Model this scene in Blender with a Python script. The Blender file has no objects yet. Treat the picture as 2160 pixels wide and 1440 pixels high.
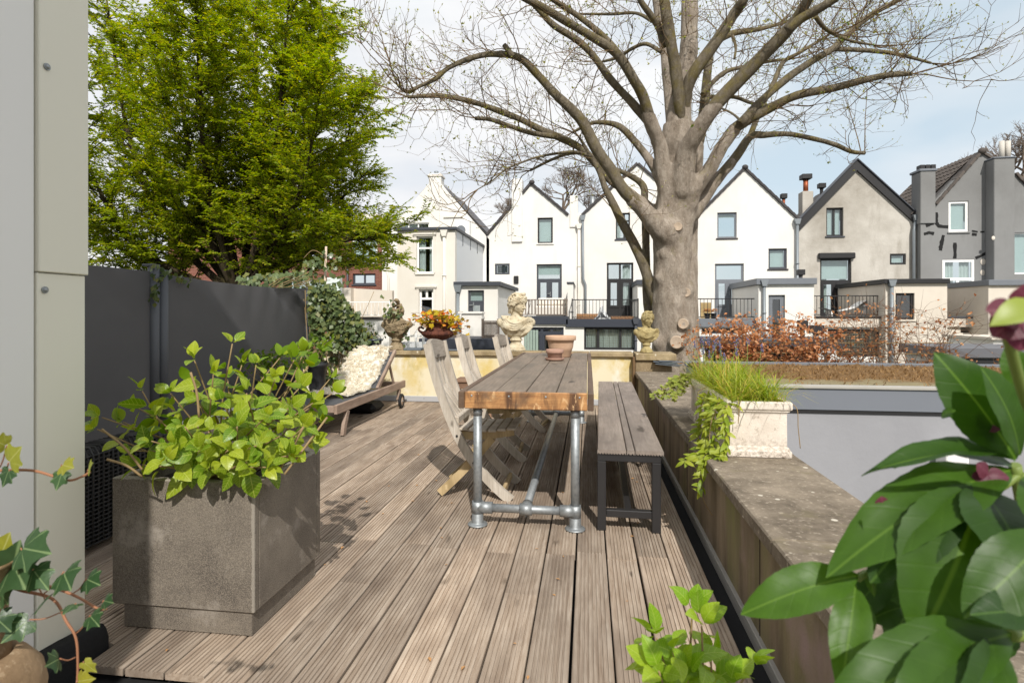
import bpy, math, random
import numpy as np
from mathutils import Vector, Matrix, Euler, noise as mnoise
R = math.radians
sc = bpy.context.scene
col = sc.collection
random.seed(7)
rng = np.random.default_rng(11)

# ------------------------------------------------------------------ camera
CAM_H, YAW, FPX, CX, CY = 1.2, R(7.6), 1200.0, 1080.0, 660.0
cam_d = bpy.data.cameras.new('camera')
cam = bpy.data.objects.new('camera', cam_d); col.objects.link(cam)
cam.location = (0, 0, CAM_H); cam.rotation_euler = (R(90), 0, YAW)
cam_d.sensor_width = 36; cam_d.lens = 20.0; cam_d.shift_y = -60 / 2160
cam_d.clip_start = 0.03; cam_d.clip_end = 800
cam_d.dof.use_dof = True; cam_d.dof.focus_distance = 5.0; cam_d.dof.aperture_fstop = 7.1
sc.camera = cam
sc.render.resolution_x, sc.render.resolution_y = 1024, 682

# ------------------------------------------------------------------ sky, sun, exposure
SUN_AZ, SUN_EL = 15.0, 43.0          # sun stands behind the camera, 15 degrees to the right
w = bpy.data.worlds.new('World'); sc.world = w; w.use_nodes = True
nt = w.node_tree; nt.nodes.clear()
def wn(t, **k):
    n = nt.nodes.new(t)
    for a, b in k.items(): setattr(n, a, b)
    return n
sky = wn('ShaderNodeTexSky', sky_type='NISHITA', sun_disc=False)
sky.sun_elevation = R(SUN_EL); sky.sun_rotation = R(180 - SUN_AZ); sky.air_density = 1.0; sky.dust_density = 1.2; sky.ozone_density = 1.2
geo = wn('ShaderNodeTexCoord'); mp = wn('ShaderNodeMapping'); mp.inputs['Scale'].default_value = (1.0, 1.0, 2.6)
mp.inputs['Location'].default_value = (0.62, 0.25, 0.42)
nz = wn('ShaderNodeTexNoise'); nz.inputs['Scale'].default_value = 1.5; nz.inputs['Detail'].default_value = 5; nz.inputs['Roughness'].default_value = 0.5
nz.inputs['Distortion'].default_value = 0.3
rp = wn('ShaderNodeValToRGB'); rp.color_ramp.elements[0].position = 0.27; rp.color_ramp.elements[1].position = 0.50
nz2 = wn('ShaderNodeTexNoise'); nz2.inputs['Scale'].default_value = 2.6; nz2.inputs['Detail'].default_value = 6
cl = wn('ShaderNodeMixRGB'); cl.inputs[1].default_value = (7.6, 7.8, 8.2, 1); cl.inputs[2].default_value = (9.3, 9.3, 9.3, 1)
rp2 = wn('ShaderNodeValToRGB'); rp2.color_ramp.elements[0].position = 0.38; rp2.color_ramp.elements[1].position = 0.62
mx = wn('ShaderNodeMixRGB'); bg = wn('ShaderNodeBackground'); out = wn('ShaderNodeOutputWorld')
hz = wn('ShaderNodeMixRGB'); hz.inputs[0].default_value = 0.72; hz.inputs[2].default_value = (6.9, 8.1, 8.8, 1)
L = nt.links.new
L(geo.outputs['Generated'], mp.inputs[0]); L(mp.outputs[0], nz.inputs['Vector']); L(mp.outputs[0], nz2.inputs['Vector'])
L(nz.outputs['Fac'], rp.inputs[0]); L(nz2.outputs['Fac'], rp2.inputs[0]); L(rp2.outputs[0], cl.inputs[0])
L(sky.outputs[0], hz.inputs[1]); L(hz.outputs[0], mx.inputs[1])
L(rp.outputs[0], mx.inputs[0]); L(cl.outputs[0], mx.inputs[2])
L(mx.outputs[0], bg.inputs[0]); bg.inputs[1].default_value = 0.105; L(bg.outputs[0], out.inputs[0])

sun_d = bpy.data.lights.new('sun', 'SUN'); sun_d.energy = 4.3; sun_d.angle = R(0.6); sun_d.color = (1.0, 0.955, 0.885)
sun = bpy.data.objects.new('sun', sun_d); col.objects.link(sun); sun.location = (3, -8, 14)
_dir = Vector((-math.sin(R(SUN_AZ)) * math.cos(R(SUN_EL)), math.cos(R(SUN_AZ)) * math.cos(R(SUN_EL)), -math.sin(R(SUN_EL))))
sun.rotation_euler = _dir.to_track_quat('-Z', 'Y').to_euler()
sc.view_settings.view_transform = 'Standard'; sc.view_settings.look = 'None'; sc.view_settings.gamma = 1
sc.view_settings.exposure = 0.08
sc.view_settings.use_curve_mapping = False
sc.cycles.max_bounces = 6; sc.cycles.transparent_max_bounces = 6

# ------------------------------------------------------------------ photo pixel -> place
_F = (-math.sin(YAW), math.cos(YAW)); _R = (math.cos(YAW), math.sin(YAW))
def PD(x, y, d):
    a = (x - CX) / FPX
    return Vector((d * (_F[0] + a * _R[0]), d * (_F[1] + a * _R[1]), CAM_H + d * (CY - y) / FPX))
def PG(x, y, z=0.0): return PD(x, y, FPX * (CAM_H - z) / (y - CY))
def PY(x, y, Y): return PD(x, y, Y / (_F[1] + (x - CX) / FPX * _R[1]))
def PXc(x, y, X): return PD(x, y, X / (_F[0] + (x - CX) / FPX * _R[0]))

# ------------------------------------------------------------------ mesh building
class MB:
    """Collects polygons; build() links them as ONE mesh object."""
    def __init__(s): s.v = []; s.f = []; s.sm = []
    def add(s, vs, fs, smooth=False, M=None):
        o = len(s.v)
        s.v += [tuple(M @ Vector(p)) if M else tuple(p) for p in vs]
        s.f += [tuple(i + o for i in f) for f in fs]; s.sm += [smooth] * len(fs)
        return s
    def box(s, a, b, bev=0.0, M=None):
        (x0, y0, z0), (x1, y1, z1) = a, b
        if x0 > x1: x0, x1 = x1, x0
        if y0 > y1: y0, y1 = y1, y0
        if z0 > z1: z0, z1 = z1, z0
        if not bev:
            vs = [(x, y, z) for z in (z0, z1) for y in (y0, y1) for x in (x0, x1)]
            return s.add(vs, [(0, 2, 3, 1), (4, 5, 7, 6), (0, 1, 5, 4), (2, 6, 7, 3), (0, 4, 6, 2), (1, 3, 7, 5)], False, M)
        b_ = min(bev, (x1 - x0) * .45, (y1 - y0) * .45, (z1 - z0) * .45)
        vs = []; idx = {}
        for sx in (0, 1):
            for sy in (0, 1):
                for sz in (0, 1):
                    c = (x1 if sx else x0, y1 if sy else y0, z1 if sz else z0)
                    d = (-b_ if sx else b_, -b_ if sy else b_, -b_ if sz else b_)
                    for ax in range(3):
                        p = [c[i] + (0 if i == ax else d[i]) for i in range(3)]
                        idx[(sx, sy, sz, ax)] = len(vs); vs.append(tuple(p))
        fs = []
        for ax in range(3):
            o1, o2 = (ax + 1) % 3, (ax + 2) % 3
            for sg in (0, 1):
                q = []
                for a1, a2 in ((0, 0), (1, 0), (1, 1), (0, 1)):
                    k = [0, 0, 0]; k[ax] = sg; k[o1] = a1; k[o2] = a2; q.append(idx[(*k, ax)])
                fs.append(tuple(q if sg else q[::-1]))
            for a1 in (0, 1):
                for a2 in (0, 1):
                    k0 = [0, 0, 0]; k0[o1] = a1; k0[o2] = a2; k1 = list(k0); k1[ax] = 1
                    q = [idx[(*k0, o1)], idx[(*k1, o1)], idx[(*k1, o2)], idx[(*k0, o2)]]
                    fs.append(tuple(q if a1 != a2 else q[::-1]))
        for sx in (0, 1):
            for sy in (0, 1):
                for sz in (0, 1):
                    q = [idx[(sx, sy, sz, i)] for i in range(3)]
                    fs.append(tuple(q if (sx + sy + sz) % 2 else q[::-1]))
        return s.add(vs, fs, False, M)
    def prism(s, poly, ax, lo, hi, M=None):
        """poly: 2-D outline (ccw); ax: extrusion axis ('x': (y,z), 'y': (x,z), 'z': (x,y))."""
        n = len(poly)
        mk = {'x': lambda p, t: (t, p[0], p[1]), 'y': lambda p, t: (p[0], t, p[1]), 'z': lambda p, t: (p[0], p[1], t)}[ax]
        vs = [mk(p, lo) for p in poly] + [mk(p, hi) for p in poly]
        fs = [tuple(range(n))[::-1], tuple(range(n, 2 * n))] + [(i, (i + 1) % n, n + (i + 1) % n, n + i) for i in range(n)]
        if ax == 'y': fs = [f[::-1] for f in fs]
        return s.add(vs, fs, False, M)
    def tube(s, pts, rad, n=8, caps=True, smooth=True, M=None):
        pts = [Vector(p) for p in pts]
        if not hasattr(rad, '__len__'): rad = [rad] * len(pts)
        vs = []; fs = []; up = None
        for i, p in enumerate(pts):
            t = (pts[min(i + 1, len(pts) - 1)] - pts[max(i - 1, 0)])
            t = t.normalized() if t.length > 1e-9 else Vector((0, 0, 1))
            if up is None: up = t.orthogonal().normalized()
            up = up - t * up.dot(t); up = up.normalized() if up.length > 1e-6 else t.orthogonal().normalized()
            b = t.cross(up)
            for k in range(n):
                a = 2 * math.pi * k / n
                vs.append(p + (up * math.cos(a) + b * math.sin(a)) * rad[i])
        for i in range(len(pts) - 1):
            for k in range(n):
                k2 = (k + 1) % n
                fs.append((i * n + k, i * n + k2, (i + 1) * n + k2, (i + 1) * n + k))
        s.add(vs, fs, smooth, M)
        if caps:
            o = len(s.v) - len(vs)
            s.f += [tuple(o + k for k in range(n))[::-1], tuple(o + (len(pts) - 1) * n + k for k in range(n))]; s.sm += [False, False]
        return s
    def lathe(s, prof, n=24, c=(0, 0, 0), smooth=True, M=None, sx=1, sy=1):
        vs = []; fs = []
        for r, z in prof:
            for k in range(n):
                a = 2 * math.pi * k / n
                vs.append((c[0] + r * math.cos(a) * sx, c[1] + r * math.sin(a) * sy, c[2] + z))
        for i in range(len(prof) - 1):
            for k in range(n):
                k2 = (k + 1) % n
                fs.append((i * n + k, i * n + k2, (i + 1) * n + k2, (i + 1) * n + k))
        s.add(vs, fs, smooth, M)
        o = len(s.v) - len(vs)
        if prof[0][0] > 1e-4: s.f.append(tuple(o + k for k in range(n))[::-1]); s.sm.append(False)
        if prof[-1][0] > 1e-4: s.f.append(tuple(o + (len(prof) - 1) * n + k for k in range(n))); s.sm.append(False)
        return s
    def ball(s, c, r, n=10, m=7, M=None, rot=None):
        if not hasattr(r, '__len__'): r = (r, r, r)
        vs = []; fs = []
        for j in range(m + 1):
            t = math.pi * j / m
            for k in range(n):
                a = 2 * math.pi * k / n
                p = Vector((r[0] * math.sin(t) * math.cos(a), r[1] * math.sin(t) * math.sin(a), -r[2] * math.cos(t)))
                if rot: p = rot @ p
                vs.append(p + Vector(c))
        for j in range(m):
            for k in range(n):
                k2 = (k + 1) % n
                fs.append((j * n + k, j * n + k2, (j + 1) * n + k2, (j + 1) * n + k))
        return s.add(vs, fs, True, M)
    def grid(s, fn, nu, nv, smooth=True, M=None):
        vs = [fn(i / nu, j / nv) for j in range(nv + 1) for i in range(nu + 1)]
        fs = [(j * (nu + 1) + i, j * (nu + 1) + i + 1, (j + 1) * (nu + 1) + i + 1, (j + 1) * (nu + 1) + i) for j in range(nv) for i in range(nu)]
        return s.add(vs, fs, smooth, M)
    def mesh(s, name, m=None):
        me = bpy.data.meshes.new(name); me.from_pydata(s.v, [], s.f)
        me.polygons.foreach_set('use_smooth', s.sm); me.update()
        if m: me.materials.append(m)
        return me
    def build(s, name, m, parent=None, loc=None):
        return link(name, s.mesh(name, m), parent, loc)

def link(name, me, parent=None, loc=None, rot=None, scale=None):
    o = bpy.data.objects.new(name, me); col.objects.link(o)
    if parent: o.parent = parent
    if loc is not None: o.location = loc
    if rot is not None: o.rotation_euler = rot
    if scale is not None: o.scale = scale if hasattr(scale, '__len__') else (scale,) * 3
    return o
def empty(name, loc=(0, 0, 0), rz=0.0, parent=None):
    o = bpy.data.objects.new(name, None); col.objects.link(o); o.location = loc; o.rotation_euler = (0, 0, rz)
    o.empty_display_size = 0.1
    if parent: o.parent = parent
    return o
def tag(o, label, cat, group=None, kind=None):
    o['label'] = label; o['category'] = cat
    if group: o['group'] = group
    if kind: o['kind'] = kind
    return o
def thing(name, label, cat, loc=(0, 0, 0), rz=0.0, group=None): return tag(empty(name, loc, rz), label, cat, group)
def struct(o): o['kind'] = 'structure'; return o
def stuff(o): o['kind'] = 'stuff'; return o
def copy_tree(o, parent=None):
    c = o.copy(); col.objects.link(c); c.parent = parent
    for ch in o.children: copy_tree(ch, c)
    return c
def np_mesh(name, V, Fq, m, smooth=False):
    """V (n,3) float array, Fq (k,4) or (k,3) int array."""
    me = bpy.data.meshes.new(name); k = Fq.shape[1]
    me.vertices.add(len(V)); me.vertices.foreach_set('co', np.ascontiguousarray(V, dtype=np.float32).ravel())
    me.loops.add(Fq.size); me.loops.foreach_set('vertex_index', np.ascontiguousarray(Fq, dtype=np.int32).ravel())
    me.polygons.add(len(Fq)); me.polygons.foreach_set('loop_start', np.arange(0, Fq.size, k, dtype=np.int32))
    me.polygons.foreach_set('loop_total', np.full(len(Fq), k, dtype=np.int32))
    if smooth: me.polygons.foreach_set('use_smooth', np.ones(len(Fq), dtype=bool))
    me.update(calc_edges=True); me.validate()
    if m: me.materials.append(m)
    return me
def leaf_cloud(name, pos, direc, nrm, ln, wd, m, bend=0.15):
    """Many small leaves (rhombic, folded along the midrib): arrays pos, direc, nrm (n,3); ln, wd (n,)."""
    n = len(pos)
    d = direc / (np.linalg.norm(direc, axis=1, keepdims=True) + 1e-9)
    s = np.cross(d, nrm); s /= (np.linalg.norm(s, axis=1, keepdims=True) + 1e-9); u = np.cross(s, d)
    ln = ln[:, None]; wd = wd[:, None]
    a = pos; b = pos + d * ln * .45 + s * wd * .5 + u * ln * bend; c = pos + d * ln - u * ln * bend * .6; e = pos + d * ln * .45 - s * wd * .5 + u * ln * bend
    V = np.stack([a, b, c, e], 1).reshape(-1, 3)
    i = np.arange(n) * 4
    Fq = np.stack([i, i + 1, i + 2, i, i + 2, i + 3], 1).reshape(-1, 3)
    return np_mesh(name, V, Fq, m, True)

# ------------------------------------------------------------------ materials
def S(r, g, b):
    f = lambda c: (c / 255 / 12.92) if c / 255 <= 0.04045 else ((c / 255 + 0.055) / 1.055) ** 2.4
    return (f(r), f(g), f(b), 1)
def lin(c): return (*c, 1) if len(c) == 3 else c
class NT:
    def __init__(s, name):
        s.m = bpy.data.materials.new(name); s.m.use_nodes = True; s.t = s.m.node_tree
        s.b = s.t.nodes['Principled BSDF']; s.o = s.t.nodes['Material Output']
    def n(s, t, **k):
        x = s.t.nodes.new(t)
        for a, b in k.items(): setattr(x, a, b)
        return x
    def l(s, a, b): s.t.links.new(a, b)
    def coord(s, which='Object', scale=(1, 1, 1), loc=(0, 0, 0), rot=(0, 0, 0), rand=True):
        tc = s.n('ShaderNodeTexCoord'); mp = s.n('ShaderNodeMapping')
        mp.inputs['Scale'].default_value = scale; mp.inputs['Location'].default_value = loc; mp.inputs['Rotation'].default_value = rot
        if which == 'World':
            g = s.n('ShaderNodeNewGeometry'); s.l(g.outputs['Position'], mp.inputs[0])
        elif rand:
            oi = s.n('ShaderNodeObjectInfo'); mu = s.n('ShaderNodeMath', operation='MULTIPLY'); mu.inputs[1].default_value = 37.0
            ad = s.n('ShaderNodeVectorMath', operation='ADD')
            s.l(oi.outputs['Random'], mu.inputs[0]); s.l(tc.outputs[which], ad.inputs[0]); s.l(mu.outputs[0], ad.inputs[1]); s.l(ad.outputs[0], mp.inputs[0])
        else: s.l(tc.outputs[which], mp.inputs[0])
        return mp.outputs[0]
    def noise(s, vec, scale, detail=4, rough=.55, dist=0.0):
        x = s.n('ShaderNodeTexNoise'); x.inputs['Scale'].default_value = scale; x.inputs['Detail'].default_value = detail
        x.inputs['Roughness'].default_value = rough; x.inputs['Distortion'].default_value = dist; s.l(vec, x.inputs['Vector']); return x.outputs['Fac']
    def ramp(s, fac, lo, hi, a=(0, 0, 0, 1), b=(1, 1, 1, 1)):
        x = s.n('ShaderNodeValToRGB'); e = x.color_ramp.elements; e[0].position = lo; e[1].position = hi; e[0].color = a; e[1].color = b
        s.l(fac, x.inputs[0]); return x.outputs[0]
    def mix(s, fac, a, b, mode='MIX'):
        x = s.n('ShaderNodeMixRGB', blend_type=mode)
        for i, v in ((0, fac), (1, a), (2, b)):
            if isinstance(v, (int, float)): x.inputs[i].default_value = v
            elif isinstance(v, tuple): x.inputs[i].default_value = v
            else: s.l(v, x.inputs[i])
        return x.outputs[0]
    def math(s, op, a, b=None):
        x = s.n('ShaderNodeMath', operation=op)
        for i, v in ((0, a), (1, b)):
            if v is None: continue
            if isinstance(v, (int, float)): x.inputs[i].default_value = v
            else: s.l(v, x.inputs[i])
        return x.outputs[0]
    def bump(s, h, st=.3, dist=.01):
        x = s.n('ShaderNodeBump'); x.inputs['Strength'].default_value = st; x.inputs['Distance'].default_value = dist
        s.l(h, x.inputs['Height']); s.l(x.outputs[0], s.b.inputs['Normal'])
    def color(s, c):
        if isinstance(c, tuple): s.b.inputs['Base Color'].default_value = c
        else: s.l(c, s.b.inputs['Base Color'])
    def set(s, rough=None, metal=None, spec=None):
        if rough is not None: s.b.inputs['Roughness'].default_value = rough
        if metal is not None: s.b.inputs['Metallic'].default_value = metal
        if spec is not None: s.b.inputs['Specular IOR Level'].default_value = spec
        return s
def plain(name, c, rough=.6, metal=0, var=.12, scale=6, bump=.0, bscale=60, c2=None, lo=.35, hi=.7, which='Object', spec=.4, rand=.0):
    """One colour broken by soft blotches, fine grain bump and optional second colour."""
    k = NT(name); k.set(rough, metal, spec); v = k.coord(which)
    c = lin(c); dk = tuple(x * (1 - var) for x in c[:3]) + (1,)
    f = k.noise(v, scale, 6, .6); cc = k.mix(f, dk, tuple(min(1, x * (1 + var)) for x in c[:3]) + (1,))
    if c2: cc = k.mix(k.ramp(k.noise(v, scale * .6, 7, .65), lo, hi), cc, lin(c2))
    if rand:
        oi = k.n('ShaderNodeObjectInfo'); cc = k.mix(1.0, cc, k.ramp(oi.outputs['Random'], 0, 1, (1 - rand,) * 3 + (1,), (1 + 0 * rand,) * 3 + (1,)), 'MULTIPLY')
    k.color(cc)
    if bump: k.bump(k.noise(v, bscale, 5, .6), bump, .004)
    return k.m
def wood(name, c1, c2, c3, ax='y', scale=1.0, rough=.75, rand=.35, bump=.25, grain=1.0):
    """Grain stretched along one local axis, weathering blotches, variation from piece to piece."""
    k = NT(name); k.set(rough, 0, .25)
    st = {'x': (.07, 1, 1), 'y': (1, .07, 1), 'z': (1, 1, .07)}[ax]
    v = k.coord('Object', tuple(a * scale for a in st)); v2 = k.coord('Object', tuple(scale * (1 if a == 1 else .35) for a in st))
    g = k.noise(v, 55 * grain, 5, .65, .6); bl = k.noise(v2, 4.5, 5, .6)
    cc = k.mix(k.ramp(g, .3, .7), lin(c1), lin(c2)); cc = k.mix(k.ramp(bl, .42, .72), cc, lin(c3))
    kn = k.ramp(k.noise(v2, 11, 2, .4), .70, .78); cc = k.mix(kn, cc, tuple(x * .45 for x in c1[:3]) + (1,))
    oi = k.n('ShaderNodeObjectInfo')
    cc = k.mix(1.0, cc, k.ramp(oi.outputs['Random'], 0, 1, (1 - rand, 1 - rand * .96, 1 - rand * .9, 1), (1, 1, 1, 1)), 'MULTIPLY')
    k.color(cc); k.bump(g, bump, .003)
    return k.m
def leaf_mat(name, c1, c2, trans=.45, rough=.45, vein=None, L=1.0, W=.5, c3=None, island=True, spec=.4, va=.55, vm=.7, palm=False):
    """Leaf: varies from leaf to leaf, lets light through; with vein: pale midrib and side veins in leaf coordinates (0..L along y)."""
    k = NT(name); k.set(rough, 0, spec)
    g = k.n('ShaderNodeNewGeometry'); oi = k.n('ShaderNodeObjectInfo')
    rnd = g.outputs['Random Per Island'] if island else oi.outputs['Random']
    cc = k.mix(k.ramp(rnd, 0.0, 1.0), lin(c1), lin(c2))
    if c3: cc = k.mix(k.ramp(k.math('FRACT', k.math('MULTIPLY', rnd, 7.31)), .72, .85), cc, lin(c3))
    if vein:
        tc = k.n('ShaderNodeTexCoord'); sp = k.n('ShaderNodeSeparateXYZ'); k.l(tc.outputs['Object'], sp.inputs[0])
        ax_ = k.math('ABSOLUTE', sp.outputs['X'])
        mid = k.ramp(k.math('DIVIDE', ax_, W), .015, .05, (1, 1, 1, 1), (0, 0, 0, 1))
        cc = k.mix(k.math('MULTIPLY', k.ramp(k.noise(tc.outputs['Object'], 5.5, 4, .6), .35, .7), .30), cc, tuple(x * .55 for x in lin(c1)[:3]) + (1,))
        ph = k.math('MULTIPLY', k.math('SUBTRACT', sp.outputs['Y'], k.math('MULTIPLY', ax_, .75)), 2 * math.pi * 7 / L)
        sv = k.ramp(k.math('COSINE', ph), .88, .99)
        if palm:
            at2 = k.math('ARCTAN2', sp.outputs['X'], k.math('SUBTRACT', sp.outputs['Y'], .06)); sv = k.ramp(k.math('COSINE', k.math('MULTIPLY', at2, 8.0)), .93, .995)
        vv = k.math('MAXIMUM', mid, k.math('MULTIPLY', sv, va))
        cc = k.mix(k.math('MULTIPLY', vv, vm), cc, lin(vein))
        k.bump(k.math('SUBTRACT', 1.0, k.math('ADD', k.math('MULTIPLY', sv, min(.6, va * 1.1)), k.math('MULTIPLY', k.noise(tc.outputs['Object'], 30 / L * .1, 3), .5))), .35, .004)
    k.color(cc)
    tr = k.n('ShaderNodeBsdfTranslucent'); ms = k.n('ShaderNodeMixShader'); ms.inputs[0].default_value = trans
    hs = k.n('ShaderNodeHueSaturation'); hs.inputs['Saturation'].default_value = 1.1; hs.inputs['Value'].default_value = 1.5
    if isinstance(cc, tuple): hs.inputs['Color'].default_value = cc
    else: k.l(cc, hs.inputs['Color'])
    k.l(hs.outputs[0], tr.inputs[0]); k.l(k.b.outputs[0], ms.inputs[1]); k.l(tr.outputs[0], ms.inputs[2]); k.l(ms.outputs[0], k.o.inputs[0])
    return k.m
def glass(name, tint=(.02, .023, .026), rough=.04):
    k = NT(name); k.set(rough, 0, .9); k.color(lin(tint)); k.b.inputs['IOR'].default_value = 1.6
    k.b.inputs['Coat Weight'].default_value = .5; k.b.inputs['Coat Roughness'].default_value = .02
    return k.m
def wmat(o):
    m = o.matrix_basis.copy()
    return (wmat(o.parent) @ o.matrix_parent_inverse @ m) if o.parent else m
def bw(mb, name, m, parent=None):
    """Build a mesh given in world coordinates under a parent that stands anywhere."""
    o = mb.build(name, m, parent)
    if parent: o.matrix_parent_inverse = wmat(parent).inverted()
    return o
# ================================================================== materials of the place
M = {}
M['deck'] = wood('deck_wood', S(156, 135, 115), S(202, 185, 166), S(134, 117, 102), 'y', rand=.34, rough=.8, bump=.35)
M['membrane'] = plain('bitumen', (.012, .012, .013), .9, bump=.4, bscale=180)
M['soil'] = plain('soil', (.035, .024, .016), 1, var=.4, scale=30, bump=.8, bscale=40)
M['concrete'] = plain('garden_ground', (.13, .12, .10), .95, var=.25, scale=.6, bump=.3, bscale=12, c2=(.05, .075, .03))
M['alu'] = plain('aluminium', S(190, 192, 195), .45, .35, var=.08, scale=3)
M['black_steel'] = plain('black_steel', S(42, 41, 42), .42, .0, var=.2, scale=9, bump=.08, spec=.5)
M['char_post'] = plain('charcoal_powder_coat', S(82, 85, 90), .5, .0, var=.08, scale=4)
M['rubber'] = plain('rubber', (.012, .012, .013), .7)
def m_galv():
    k = NT('galvanised_steel'); k.set(.5, .6, .5); v = k.coord('Object')
    vo = k.n('ShaderNodeTexVoronoi'); vo.inputs['Scale'].default_value = 55; k.l(v, vo.inputs['Vector'])
    f = k.noise(v, 14, 5, .6); c = k.mix(f, S(112, 117, 120), S(168, 172, 174)); c = k.mix(.3, c, k.mix(k.ramp(vo.outputs['Distance'], .1, .7), S(120, 125, 128), S(176, 180, 182)))
    k.color(c); k.bump(f, .1, .002); return k.m
M['galv'] = m_galv()
def m_coping(name, base, dark, light, moss):
    k = NT(name); k.set(.95, 0, .2); v = k.coord('Object')
    c = k.mix(k.ramp(k.noise(v, 5, 8, .7), .35, .68), lin(base), lin(dark))
    c = k.mix(k.ramp(k.noise(v, 42, 6, .7), .55, .72), c, lin(light))
    c = k.mix(k.ramp(k.noise(v, 3.1, 5, .6), .58, .74), c, lin(moss))
    vo = k.n('ShaderNodeTexVoronoi'); vo.inputs['Scale'].default_value = 9; k.l(v, vo.inputs['Vector'])
    c = k.mix(k.ramp(vo.outputs['Distance'], .09, .12, (1, 1, 1, 1), (0, 0, 0, 1)), c, k.mix(.5, lin(light), S(214, 210, 196)))
    k.color(c); k.bump(k.noise(v, 70, 8, .7), .55, .006); return k.m
M['coping'] = m_coping('lichen_stone', S(142, 130, 114), S(88, 79, 68), S(176, 164, 146), S(112, 104, 78))
M['coping_back'] = m_coping('sandstone_cap', S(168, 150, 118), S(120, 105, 80), S(184, 168, 138), S(140, 125, 84))
def m_stained_wall():
    k = NT('stained_concrete'); k.set(.95, 0, .2); v = k.coord('Object', (1, 1, .18)); v2 = k.coord('Object')
    c = k.mix(k.ramp(k.noise(v, 7, 6, .65), .3, .7), S(150, 134, 112), S(100, 88, 72))
    c = k.mix(k.ramp(k.noise(v, 3.2, 5, .6), .5, .7), c, S(126, 124, 80))
    c = k.mix(k.ramp(k.noise(v2, 2.3, 4, .5), .58, .72), c, S(154, 134, 128))
    k.color(c); k.bump(k.noise(v2, 40, 7, .7), .5, .006); return k.m
M['stained'] = m_stained_wall()
def m_yellow_wall():
    k = NT('yellow_render'); k.set(.95, 0, .2); v = k.coord('Object'); v3 = k.coord('Object', (1, 1, .5))
    c = k.mix(k.ramp(k.noise(v, 2.0, 6, .6), .44, .60), S(216, 206, 178), S(204, 182, 118))
    c = k.mix(k.ramp(k.noise(v3, 2.3, 6, .65), .50, .62), c, S(224, 218, 202))
    c = k.mix(k.ramp(k.noise(v3, 3.1, 7, .7), .57, .75), c, S(166, 154, 100))
    k.color(c); k.bump(k.noise(v, 30, 7, .7), .3, .005); return k.m
M['yellow'] = m_yellow_wall()
M['panel'] = plain('cream_cladding', S(226, 223, 208), .5, var=.03, scale=1.5)
M['panel2'] = plain('white_cladding', S(230, 229, 226), .4, var=.02, scale=1.5)

# ================================================================== ground and terrace structure
g = struct(MB().grid(lambda u, v: (-250 + 500 * u, -150 + 500 * v, -1.8), 20, 20).build('ground', M['concrete']))
base = MB(); base.box((-4.35, -0.3, -1.8), (1.02, 7.8, -.1)); base.box((-4.2, -.29, -.1), (.62, 7.49, -.055))
struct(base.build('terrace_roof', M['membrane']))

# ------------------------------------------------------------------ deck: every plank on its own, ridged
deck = struct(empty('deck', (-1.7, 3.5, 0)))
def plank_mesh(w, ln, t=.026, nr=8, gd=.0055, name='plank'):
    """ridged decking board, centred on x, from y=0 to ln, top at z=0"""
    p = []; pitch = (w - .010) / nr; x = -w / 2
    p.append((x, -.003)); p.append((x + .003, 0)); x += .005
    for i in range(nr):
        a = x + i * pitch
        if i: p += [(a - .0034, 0), (a - .0022, -gd), (a + .0022, -gd), (a + .0034, 0)]
    p += [(w / 2 - .003, 0), (w / 2, -.003), (w / 2, -t), (-w / 2, -t)]
    return MB().prism(p[::-1], 'y', 0, ln).mesh(name, M['deck'])
def place_planks():
    cache = {}; rnd = random.Random(3); n = 31; w = .1415; pitch = .1497; x_right = .535
    for i in range(n):
        xc = x_right - w / 2 - i * pitch
        y = -.28
        if xc < -1.72: y = 1.86
        elif xc < -1.27: y = 1.735
        stops = [2.84 + (.0, .03, -.02, .05)[i % 4] if i % 5 else 2.42, 5.35 + (.0, .4, .1, .25)[i % 4] if i % 3 else 5.0, 7.47]
        for e in stops:
            ln = round(e - y - .003, 2)
            if ln > .2:
                if ln not in cache: cache[ln] = plank_mesh(w, ln)
                o = link('plank', cache[ln], deck); o.location = (xc + 1.7 + rnd.uniform(-.001, .001), y - 3.5, rnd.uniform(-.002, .001))
                o.rotation_euler = (0, rnd.uniform(-.006, .006), rnd.uniform(-.0006, .0006))
            y = e
place_planks()
# fallen bits of leaf on the boards
lit = MB(); rl = random.Random(12)
for i in range(70):
    x, y = rl.uniform(-1.6, .5), rl.uniform(1.8, 6.5); a = rl.uniform(0, 6.28); s = rl.uniform(.006, .016)
    d = Vector((math.cos(a), math.sin(a), 0)) * s; q = Vector((-d.y, d.x, 0)) * .5; c = Vector((x, y, .004)); h = Vector((0, 0, rl.uniform(.001, .006)))
    lit.add([c - d, c + q + h, c + d + h * .3, c - q + h * .6], [(0, 3, 2, 1)])
tag(stuff(lit.build('leaf_litter', plain('dry_leaf', S(170, 128, 84), .9, var=.4, scale=40))), 'small dry leaf crumbs scattered over the deck boards', 'leaf litter')
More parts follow.
